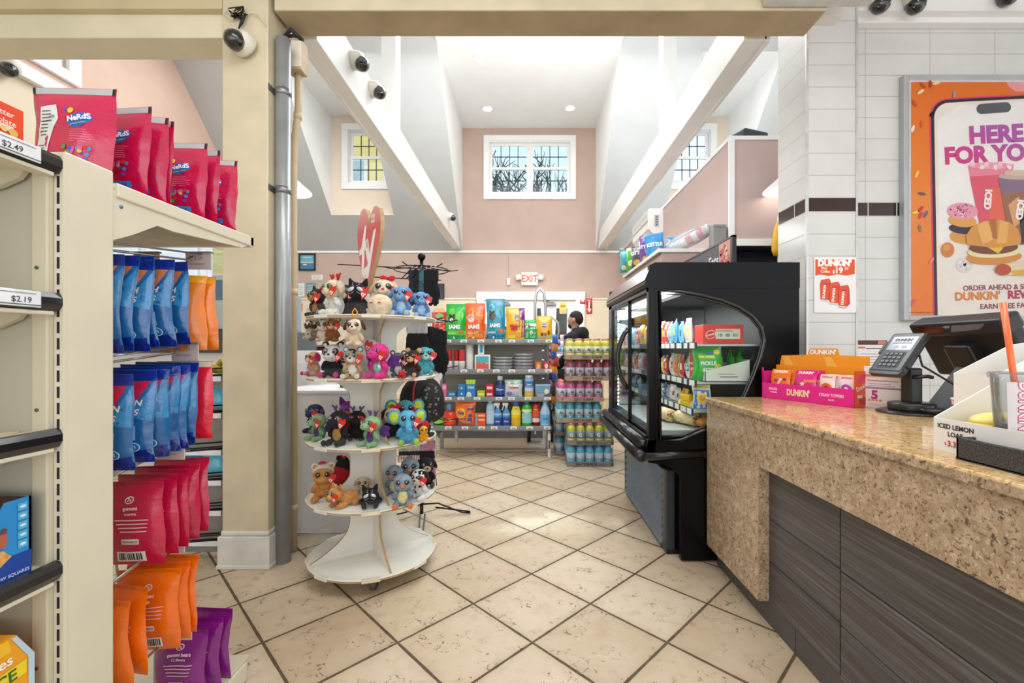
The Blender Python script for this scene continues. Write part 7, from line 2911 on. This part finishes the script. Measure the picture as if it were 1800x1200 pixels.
# framed print and papers on the left of the back wall
p = P(539, 460, 8.86)
t = thing('framed_picture', 'black framed blue seascape on the pink back wall', 'picture', (p.x, 8.897, p.z))
m = MB()
for a in ((-.165, -.17, .165, -.145), (-.165, .145, .165, .17), (-.165, -.17, -.14, .17), (.14, -.17, .165, .17)):
    m.box(a[0], -.03, a[1], a[2], 0, a[3], BLACK, .004)
m.build('frame', t)
m = MB()
f = flat(m, (0, -.008, 0), (1, 0, 0), (0, 0, 1))
f.rect(-.14, -.145, .14, .145, pr('#6fb0c8'), 1)
f.rect(-.14, -.145, .14, -.02, pr('#3f7f9c'), 2)
f.rect(-.14, -.02, .14, .01, pr('#c9c4a0'), 2)
f.ell(-.05, -.05, .04, .012, pr('#e8eef0'), 3)
f.rect(-.09, .08, .08, .11, pr('#a9d2dc'), 3)
m.build('print', t)
for i, (px, py, w, h, c, lb) in enumerate(((529, 509, .12, .26, '#e9ebe8', 'white paper notice left of the teal poster on the back wall'), (546, 508, .20, .26, '#6f9a9c', 'teal poster above the counter at the left of the back wall'),
                                           (526, 540, .11, .16, '#e87a2c', 'orange notice low on the back wall beside the column'), (557, 487, .22, .10, '#ece8e2', 'white paper strip under the framed picture'))):
    p = P(px, py, 8.88)
    m = MB()
    m.box(-w / 2, -.006, -h / 2, w / 2, 0, h / 2, mt(c, .5, 0, .05, 12))
    f = flat(m, (0, -.0065, 0), (1, 0, 0), (0, 0, 1))
    f.lines(-w * .4, -h * .38, w * .4, h * .4, 6, pr('#c9cfd0' if i == 1 else '#a9aaac' if i != 2 else '#f4d8c0'), 1, .35)
    o = m.build('wall_notice', None, (p.x, 8.897, p.z))
    tag(o, lb, 'notice')
# maroon booth, white cabinet and round-backed white unit behind the rack
t = thing('maroon_counter', 'maroon panelled counter in the far left behind the plush display', 'counter', (-3.6, 6.4, 0))
MR = mt('#5a2430', .4, 0, .08, 6)
m = MB()
m.box(-.9, 0, 0, 1.15, .6, 1.28, MR, .006)
m.build('body', t)
m = MB()
m.box(-.95, -.05, 1.28, 1.2, .65, 1.31, mt('#8d6a70', .35), .006)
m.build('top', t)
t = thing('white_cabinet', 'white low cabinet on the floor behind the left of the plush display', 'cabinet', (-1.40, 3.25, 0))
m = MB()
cw = mt('#e4e6ea', .4, 0, .02, 5)
m.box(-.32, -.22, 0, .20, .25, .955, cw, .006)
m.build('body', t)
m = MB()
m.box(-.33, -.235, .955, .21, .26, .98, cw, .006)
m.build('top', t)
m = MB()
m.box(-.02, -.226, .47, .18, -.219, .92, mt('#dfe1e6', .4), .003)
d = m.build('door', t)
m = MB()
m.tube([(.03, -.223, .60), (.03, -.25, .60), (.13, -.25, .60), (.15, -.245, .62), (.15, -.223, .64)], .004, mt('#8d9094', .4, .5), 6)
m.build('handle', d)
t = thing('white_bin_unit', 'white round cornered unit standing between the pipes and the plush display', 'bin', (-1.74, 3.62, .0))
m = MB()
m.prism([(-.25, 0), (.135, 0), (.135, 1.18), (.115, 1.225), (.07, 1.245), (-.25, 1.245)], -.12, .2, mt('#edeff1', .35, 0, .02, 5))
m.build('body', t)
m = MB()
m.box(-.2, -.125, .9, .09, -.118, 1.15, mt('#dde0e3', .4), .004)
m.build('panel', t)
t = thing('snack_basket', 'small basket of gold and red snack bags on the white cabinet', 'basket', (-1.27, 3.3, .981))
m = MB()
m.box(-.10, -.08, 0, .10, .08, .03, mt('#3a3430', .6), .004)
m.build('basket', t)
rnd = random.Random(2)
for k in range(5):
    m = MB()
    bag_mesh(m, .09, .08, .03, film(['#e8b02a', '#c8342a', '#e8c23a', '#b8862a', '#d85a2a'][k]), k * 4.1, .05, 8, 8)
    o = m.build('snack_bag', None, (-1.27 - .06 + .03 * k, 3.25 + .02 * k, 1.013), (R(-14), 0, rnd.uniform(-.5, .5)))
    tag(o, '%s small snack bag, %s from the left in the basket' % (['gold', 'red', 'yellow', 'bronze', 'orange'][k], ORD[k]), 'snack bag')
# coffee counter, banana rack on the far left
t = thing('coffee_counter', 'white coffee counter with a dark speckled top in front of the left windows', 'counter', (-3.3, 4.9, 0))
m = MB()
m.box(-1.2, -.3, 0, .75, .3, 1.22, mt('#dcdedf', .4, 0, .03, 5), .006)
m.build('body', t)
m = MB()
g = G('dark_granite')
g.set(Base_Color=g.ramp(g.noise(g.tc.outputs['Object'], 120, 3), [(.4, '#2b2d31'), (.65, '#5a5d63')]), Roughness=.25)
m.box(-1.25, -.36, 1.22, .80, .34, 1.44, g.m, .008)
m.build('top', t)
for i, (x, w, h, c) in enumerate(((-.55, .5, .55, '#e4e7ea'), (.1, .42, .62, '#b9c4cc'), (.52, .3, .42, '#8fa4b4'))):
    q = thing('coffee_machine', ['wide white coffee machine on the dark counter', 'tall grey coffee machine on the dark counter', 'blue grey coffee grinder on the dark counter'][i], 'coffee machine', (-3.3 + x, 4.95, 1.441))
    m = MB()
    m.box(-w / 2, -.18, 0, w / 2, .2, h, mt(c, .3, .2, .04, 6), .015)
    m.build('body', q)
    m = MB()
    m.box(-w * .38, -.19, h * .55, w * .38, -.178, h * .9, mt('#5f7f98', .2, 0, .1, 8), .004)
    m.build('display', q)
    m = MB()
    m.box(-w * .4, -.26, 0, w * .4, -.17, .03, mt('#3a3c40', .4), .006)
    m.build('drip_tray', q)
t = thing('wire_snack_rack', 'black wire rack standing between the candy hooks and the cream column', 'rack', (-2.02, 2.86, 0))
m = MB()
for x, y in ((-.18, -.15), (.16, -.15), (-.18, .2), (.16, .2)):
    m.cyl((x, y, 0), (x, y, 1.12), .008, BW, 8)
m.build('post', t)
m = MB()
m.box(-.17, -.14, .02, .15, -.13, 1.1, mt('#8d8880', .5), .0)
m.build('back_sheet', t)
for z in (.10, .28, .46, .64, .86, 1.08):
    m = MB()
    for k in range(7):
        m.tube([(-.2, -.2 + k * .06, z), (.2, -.2 + k * .06, z + .03)], .004, BW, 5)
    m.tube([(-.2, -.22, z), (.2, -.22, z + .03), (.2, -.22, z + .07), (-.2, -.22, z + .04)], .005, BW, 5)
    s = m.build('wire_shelf', t)
    m = MB()
    m.box(-.19, -.222, z - .01, .19, -.218, z + .02, mt('#e4e6ea', .4))
    m.build('label_strip', s)
for k in range(7):
    x, y = -2.02 + .16 - .05 * (k % 4), 2.74 + .07 * (k // 4)
    m = MB()
    c = .10
    pts, rr_ = [], []
    for j in range(9):
        a = R(-60 + 15 * j)
        pts.append((c * math.sin(a), 0, .012 + c * (1 - math.cos(a)) * .8))
        rr_.append([.006, .013, .017, .018, .018, .018, .016, .011, .005][j])
    m.tube(pts, rr_, mt(['#c9b23a', '#b8b04a', '#d2bc48'][k % 3], .5, 0, .15, 25), 8)
    o = m.build('banana', None, (x, y, 1.115 + .035 * (k // 4)), (R(8), 0, R(70 + 9 * k)))
    tag(o, 'greenish yellow banana, %s of the bunch on the wire rack' % ORD[k], 'banana', 'bananas on the wire rack')
for k in range(4):
    m = MB()
    bag_mesh(m, .16, .16, .06, film(['#3fb0d0', '#2f9cc0', '#58bcd8', '#3a8fb4'][k]), k * 2.2, .05, 8, 9)
    o = m.build('snack_bag', None, (-1.93 - .0 * k, 2.70, [.90, .90, .50, .50][k]), (R(-20), 0, R(10 + 60 * (k % 2))))
    o.location.x = -1.90 - .09 * (k % 2)
    tag(o, 'turquoise snack bag on the wire rack, %s' % ['upper shelf right', 'upper shelf left', 'lower shelf right', 'lower shelf left'][k], 'snack bag')
# speaker on the partition roof, yellow umbrella by the pier
t = thing('wall_speaker', 'small black speaker lying on top of the pink partition', 'speaker', (2.12, 4.22, 3.201), R(20))
m = MB()
m.box(-.17, -.09, 0, .12, .09, .10, mt('#2a2a2c', .5, 0, .06, 8), .02)
m.build('cabinet', t)
m = MB()
m.box(.121, -.07, .015, .124, .07, .085, mt('#5a5a5e', .5, .2), .004)
m.build('grille', t)
p = P(1364, 456, 3.62)
t = thing('closed_umbrella', 'closed yellow umbrella hanging behind the tiled pier', 'umbrella', (p.x + .02, 3.62, p.z - .02))
m = MB()
m.lathe([(.035, .05), (.05, .10), (.05, .16), (.035, .27), (.012, .33)], mt('#e8b41c', .5, 0, .06, 9), 12)
m.build('canopy', t)
m = MB()
m.cyl((0, 0, -.10), (0, 0, .37), .008, WTRIM, 8)
m.build('shaft', t)
m = MB()
m.tube([(0, 0, .37), (.015, 0, .40), (.04, 0, .40), (.05, 0, .38)], .007, WTRIM, 8)
m.build('handle', t)

# ---------------------------------------------------------------- framed advertisement
D0 = 3.13


def Q(px, py):
    return ((px - CX) / F * D0, CH + (CY - py) / F * D0)


px0, pz1 = Q(1590, 130)
_, pz0 = Q(1590, 563)
PW = 1.32
t = thing('framed_poster', 'large orange framed advertisement with phone and breakfast foods on the tiled wall', 'poster', (px0, 3.178, 0))
m = MB()
al = mt('#b4b8ba', .35, .3, .04, 5)
fw = .040
m.box(0, -.045, pz0, fw, 0, pz1, al, .006)
m.box(PW - fw, -.045, pz0, PW, 0, pz1, al, .006)
m.box(fw, -.0445, pz1 - fw, PW - fw, 0, pz1, al, .006)
m.box(fw, -.0445, pz0, PW - fw, 0, pz0 + fw, al, .006)
m.box(.01, -.04, pz0 + .01, PW - .01, -.002, pz1 - .01, mt('#dddddd', .5))
m.build('frame', t)
m = MB()
S_ = Surf(m, lambda x, y, o: Vector((x - px0, -.0412 - o, y)), None, .0006)


def poly(pts, c, l, mat=None):
    S_.poly([Q(*p) for p in pts], mat or pr(c), l)


def el(cx, cy, rx, ry, c, l, rot=0.0, n=26):
    x, y = Q(cx, cy)
    k = D0 / F
    S_.ell(x, y, rx * k, ry * k, pr(c), l, n, rot)


def tx(s, cx, cy, size, c, l, bold=.03, rot=0.0, sx=1.0):
    x, y = Q(cx, cy)
    S_.text(s, x, y, size * D0 / F, pr(c) if isinstance(c, str) else c, l, bold, rot, 0, sx)


g = G('poster_orange')
z_ = g.xyz(g.tc.outputs['Object'])[2]
g.set(Base_Color=g.ramp(g.math('MULTIPLY', g.math('SUBTRACT', z_, 1.45), .58), [(0, '#ef8022'), (.5, '#ee8a2e'), (1, '#e6720f')]), Roughness=.25)
xr = (px0 + PW - .05) * F / D0 + CX
poly([(1603, 143), (xr, 143), (xr, 556), (1603, 556)], None, 1, g.m)
poly([(1770, 143), (xr, 143), (xr, 160), (1786, 160), (1775, 152)], '#f0a0a4', 2)


def phone(off, c, l):
    pts = [(1642 + off * .9, 556), (1635 + off, 200 + off)]
    for k in range(8):
        a = R(180 + k * 90 / 7)
        pts.append((1669 + (34 - off) * math.cos(a), 206 + (34 - off) * math.sin(a)))
    pts += [(1700, 170 + off), (xr - off, 160 + off), (xr - off, 556)]
    poly(pts, c, l)


phone(0, '#e2307c', 3)
phone(2.5, '#241418', 4)
phone(8, '#f1e9dd', 5)
poly([(1643 + 8, 430), (1640 + 8, 210), (1690, 184), (xr - 8, 172), (xr - 8, 300)], '#f4f1ec', 6)
pts = []
for (cx, cy, a0) in ((1726, 191, 90), (1769, 188, 270)):
    for k in range(9):
        a = R(a0 + 180 * k / 8)
        pts.append((cx + 9 * math.cos(a), cy - 9 * math.sin(a)))
poly(pts, '#55585e', 7)
g = G('poster_magenta')
x_, y_, z_ = g.xyz(g.tc.outputs['Object'])
g.set(Base_Color=g.ramp(g.math('MULTIPLY_ADD', x_, .7, g.math('MULTIPLY', g.math('SUBTRACT', z_, 2.45), 1.6)), [(.2, '#dd2468'), (.7, '#cc3f90'), (1, '#b252ac')]), Roughness=.4)
MAG = g.m
tx('HERE', 1752, 249, 41, MAG, 8, .05, .05)
tx('FOR YOU', 1746, 283, 39.5, MAG, 8, .05, .05)
# drinks
poly([(1702, 292), (1783, 288), (1770, 395), (1722, 395)], '#ec8aa0', 8)
poly([(1705, 310), (1776, 306), (1768, 395), (1722, 395)], '#e2566c', 9)
poly([(1735, 330), (1772, 330), (1766, 395), (1740, 395)], '#e8684e', 10)
el(1742, 291, 40, 6, '#f2b4bc', 11)
for k in range(9):
    el(1710 + k * 8, 288 + (k % 3) * 3, 5, 3.5, ['#f8d4d8', '#ee9cac', '#fbe6e8'][k % 3], 12, .3 * k, 8)
tx('ICED', 1731, 350, 16, '#fdf4f2', 13, .06, -PI / 2 - .08)
poly([(1755, 312), (1830, 306), (1822, 430), (1776, 430)], '#8a7088', 12)
poly([(1760, 340), (1826, 336), (1820, 430), (1776, 430)], '#a06a4a', 13)
el(1792, 310, 38, 6, '#cbb0a4', 14)
el(1790, 304, 26, 5, '#d8c2a8', 15)
poly([(1772, 360), (1790, 345), (1800, 385), (1782, 400)], '#e0a870', 14)
poly([(1790, 370), (1824, 350), (1822, 400), (1796, 430)], '#3a2432', 14)
tx('ICED', 1787, 368, 16, '#fdf8f6', 16, .06, -PI / 2 - .12)
# doughnut sandwich
el(1692, 416, 22, 12, '#e0a048', 9, -.1)
el(1692, 402, 24, 9, '#3c2038', 10, -.1)
el(1692, 388, 25, 11, '#e4a84e', 11, -.1)
el(1692, 371, 27, 15, '#eaa0b4', 12, -.05)
rnd = random.Random(5)
for k in range(40):
    a, q = rnd.uniform(0, 2 * PI), rnd.uniform(.1, .9)
    el(1692 + 25 * q * math.cos(a), 371 - 13 * q * math.sin(a), 2.6, .9, rnd.choice(['#6a3a8a', '#e8503a', '#f4f0e8', '#3a6ac0', '#d8302c']), 13, rnd.uniform(0, 3), 6)
# croissant sandwich
el(1747, 452, 49, 13, '#dc9238', 14, .05)
el(1748, 442, 48, 11, '#f0e4b4', 15, .04)
el(1746, 435, 43, 12, '#7a4428', 16, .03)
poly([(1728, 430), (1768, 429), (1754, 446)], '#f2c424', 17)
poly([(1699, 430), (1697, 414), (1706, 400), (1724, 390), (1748, 385), (1772, 390), (1788, 402), (1794, 418), (1792, 430), (1746, 436)], '#dc9a3e', 18)
poly([(1716, 396), (1734, 388), (1748, 420), (1726, 430)], '#ecb866', 19)
poly([(1757, 387), (1772, 391), (1768, 428), (1750, 428)], '#eab25c', 19)
poly([(1738, 386), (1750, 385), (1752, 420), (1744, 420)], '#b8702a', 20)
el(1666, 439, 12, 13, '#d8843a', 9)
el(1664, 435, 7, 6, '#e49a52', 10)
el(1696, 465, 15, 14, '#e4dcd8', 9)
for k in range(14):
    el(1696 + 11 * math.cos(k * 2.4) * (k / 14), 465 + 11 * math.sin(k * 2.4) * (k / 14), 2.6, 2.2, ['#f6f2f0', '#cfc4c0'][k % 2], 10, 0, 7)
poly([(1748, 470), (1800, 458), (1850, 452), (1850, 484), (1790, 484), (1752, 482)], '#ecd8b4', 20)
el(1762, 474, 14, 10, '#c4502c', 21)
poly([(1775, 476), (1850, 468), (1850, 482), (1780, 484)], '#e8b03a', 21)
DR = '#8e2a3a'
tx('ORDER AHEAD & SKIP THE LINE', 1783, 508, 12.5, DR, 8, .02, .03)
tx("DUNKIN'", 1719, 526.5, 19.5, '#e2862a', 8, .04, .03)
tx('REWARDS', 1817, 523, 19.5, '#b8244c', 8, .04, .03)
tx('EARN FREE FAVORITES', 1787, 541, 12.5, DR, 8, .02, .03)
for (a, b, r_, c) in ((1619, 161, .6, '#f4e4b8'), (1636, 147, 1.6, '#b8301c'), (1646, 146, .2, '#f0dc98'), (1623, 149, -.8, '#c84a1c'), (1678, 165, 1.4, '#9aa0a4'), (1608, 181, -1, '#c8501c'), (1621, 217, 1.5, '#e0641c'), (1605, 226, 1.2, '#f4ecd8'),
                      (1612, 306, 1.1, '#f4d84a'), (1621, 340, -.2, '#6a5a4a'), (1610, 373, .3, '#f2d23a'), (1619, 367, .8, '#c8281c'), (1628, 376, 1.1, '#5a6a8c'), (1619, 378, 1.2, '#d8383c'), (1618, 401, -1.4, '#8a8478'), (1638, 458, 1.0, '#f08a8c'), (1606, 531, 1.1, '#ee5a6c')):
    el(a, b, 7, 2.6, c, 9, r_, 12)
tx('Must order through the app. Terms apply.', 1625, 550, 4.2, '#8a4a1c', 3, 0)
m.build('print', t)
m = MB()
m.quad((fw, -.056, pz0 + fw), (PW - fw, -.056, pz0 + fw), (PW - fw, -.056, pz1 - fw), (fw, -.056, pz1 - fw), glass_mat('poster_glass', '#ffffff', .5))
m.build('cover_glass', t)

# coffee price sheet on the pier ------------------------------------------
a0, b1 = (1430 - CX) / F * 3.05, CH + (CY - 452) / F * 3.05
t = thing('price_sheet', 'white sheet with orange header advertising coffee bags on the tiled pier', 'sign', (a0, 3.046, 0))
m = MB()
w, h = .288, .382
m.box(0, -.003, b1 - h, w, 0, b1, mt('#f3f1ee', .4, 0, .01, 8), .001)
f = flat(m, (0, -.0033, b1 - h), (1, 0, 0), (0, 0, 1))
og = pr('#e5531f')
f.poly([(.008, .255), (.04, .262), (.10, .252), (.16, .264), (.22, .254), (.278, .266), (.278, .365), (.008, .365)], og, 1)
f.text("DUNKIN'", .14, .322, .056, pr('#fdf6f0'), 2, .07)
f.text('3lbs.', .068, .298, .026, pr('#fdf0e8'), 2, .02)
f.text('Coffee', .075, .275, .024, pr('#fdf0e8'), 2, .02)
f.text('$', .133, .272, .03, pr('#fdf6f0'), 2, .03)
f.text('19', .168, .272, .056, pr('#fdf6f0'), 2, .04)
f.text('99', .22, .292, .028, pr('#fdf0e8'), 2, .02)
for k in range(3):
    x, y = .042 + k * .062, .095 - k * .022
    f.poly([(x, y), (x + .055, y - .008), (x + .075, y + .01), (x + .07, y + .12), (x + .06, y + .14), (x + .004, y + .13), (x - .003, y + .1)], og, 3 + 4 * k)
    f.poly([(x + .055, y - .008), (x + .075, y + .01), (x + .07, y + .12), (x + .06, y + .108)], pr('#c8431a'), 4 + 4 * k)
    f.rrect(x + .018, y + .092, x + .05, y + .108, .004, pr('#c22a6a'), 5 + 4 * k)
    f.text('DUNKIN', x + .032, y + .048, .024, pr('#fdf0e8'), 6 + 4 * k, .05, PI / 2 - .1)
    f.poly([(x, y - .002), (x + .055, y - .01), (x + .055, y - .02), (x + .004, y - .014)], pr('#dcd6d0'), 3 + 4 * k)
m.build('sheet', t)
# small notice on the tiled wall above the card
a0, b1 = (1508 - CX) / F * 3.17, CH + (CY - 598) / F * 3.17
t = thing('tile_wall_notice', 'small white notice with brown header low on the tiled wall', 'notice', (a0, 3.176, 0))
m = MB()
m.box(0, -.003, b1 - .2, .21, 0, b1, mt('#eeece8', .4, 0, .01, 8), .001)
f = flat(m, (0, -.0033, b1 - .2), (1, 0, 0), (0, 0, 1))
f.rect(0, .168, .21, .2, pr('#5a2a1e'), 1)
f.rrect(.145, .172, .2, .196, .004, pr('#d8786a'), 2)
f.rect(0, .142, .055, .155, pr('#e8743a'), 1)
f.rect(.06, .139, .2, .145, pr('#3a3a3a'), 1)
f.lines(.02, .02, .19, .12, 5, pr('#b9b4ac'), 1, .3)
m.build('sheet', t)
# ================================================================ light and camera
w = bpy.data.worlds.new('sky')
SC.world = w
w.use_nodes = True
nt = w.node_tree
bgn = nt.nodes['Background']
tc = nt.nodes.new('ShaderNodeTexCoord')
sp = nt.nodes.new('ShaderNodeSeparateXYZ')
rp = nt.nodes.new('ShaderNodeValToRGB')
nt.links.new(tc.outputs['Generated'], sp.inputs[0])
nt.links.new(sp.outputs[2], rp.inputs[0])
rp.color_ramp.elements[0].color = (.95, .96, 1, 1)
rp.color_ramp.elements[1].color = (.80, .91, 1, 1)
nt.links.new(rp.outputs[0], bgn.inputs[0])
bgn.inputs[1].default_value = 1.35


def area(name, loc, rot, sx, sy, power, col=(.95, .975, 1)):
    l = bpy.data.lights.new(name, 'AREA')
    l.shape = 'RECTANGLE'
    l.size, l.size_y = sx, sy
    l.energy = power
    l.color = col
    o = bpy.data.objects.new(name, l)
    COL.objects.link(o)
    o.location = loc
    o.rotation_euler = rot
    return o


area('hall_fill', (0, 5.3, 5.6), (0, 0, 0), 4.5, 1.6, 165)  # added fill high in the hall, out of view, no fixture
area('hall_fill_left', (-3.3, 5.6, 5.6), (0, 0, 0), 2, 1.6, 70)  # added fill on the left side of the hall, no fixture
area('hall_fill_right', (3.3, 5.4, 5.6), (0, 0, 0), 1.6, 1.6, 60)  # added fill on the right side of the hall, no fixture
area('hall_up_fill', (0, 5.0, 3.7), (PI, 0, 0), 2.4, 1.4, 75)  # added unseen fill aimed upward, no fixture
area('counter_light', (1.5, .7, 3.6), (0, 0, 0), 1.6, 1.2, 31, (.97, .98, 1))
area('aisle_light', (-.6, 1.0, 3.6), (0, 0, 0), 1.8, 1.4, 33, (.97, .98, 1))
area('back_fill', (0, 7.2, 3.1), (0, 0, 0), 2.0, 1.2, 34)  # added unseen fill over the back of the shop, no fixture
area('front_window_light', (-.3, -2.2, 1.9), (R(82), 0, 0), 5, 2.4, 42, (.96, .98, 1))
area('aisle_fill', (.1, 3.3, 3.2), (R(42), 0, 0), 1.6, .8, 27)
area('fridge_light', (.98, 3.28, 1.59), (0, 0, 0), .25, 1.1, 9, (.97, .99, 1))
s = bpy.data.lights.new('sun', 'SUN')
s.energy = 2.6
s.angle = R(1.5)
s.color = (1, .95, .85)
o = bpy.data.objects.new('sun', s)
COL.objects.link(o)
o.rotation_euler = (R(-48), 0, R(5))

cam = bpy.data.cameras.new('camera')
co = bpy.data.objects.new('camera', cam)
COL.objects.link(co)
co.location = (0, 0, CH)
co.rotation_euler = (R(90), 0, 0)
cam.sensor_fit = 'HORIZONTAL'
cam.sensor_width = 36
cam.lens = F / 1800 * 36
cam.shift_x = -(CX - 900) / 1800
cam.shift_y = (CY - 600) / 1800
cam.clip_start = .02
SC.camera = co
SC.view_settings.view_transform = 'Standard'
SC.view_settings.look = 'None'
SC.view_settings.exposure = 0
try:
    SC.cycles.use_denoising = True
except Exception:
    pass
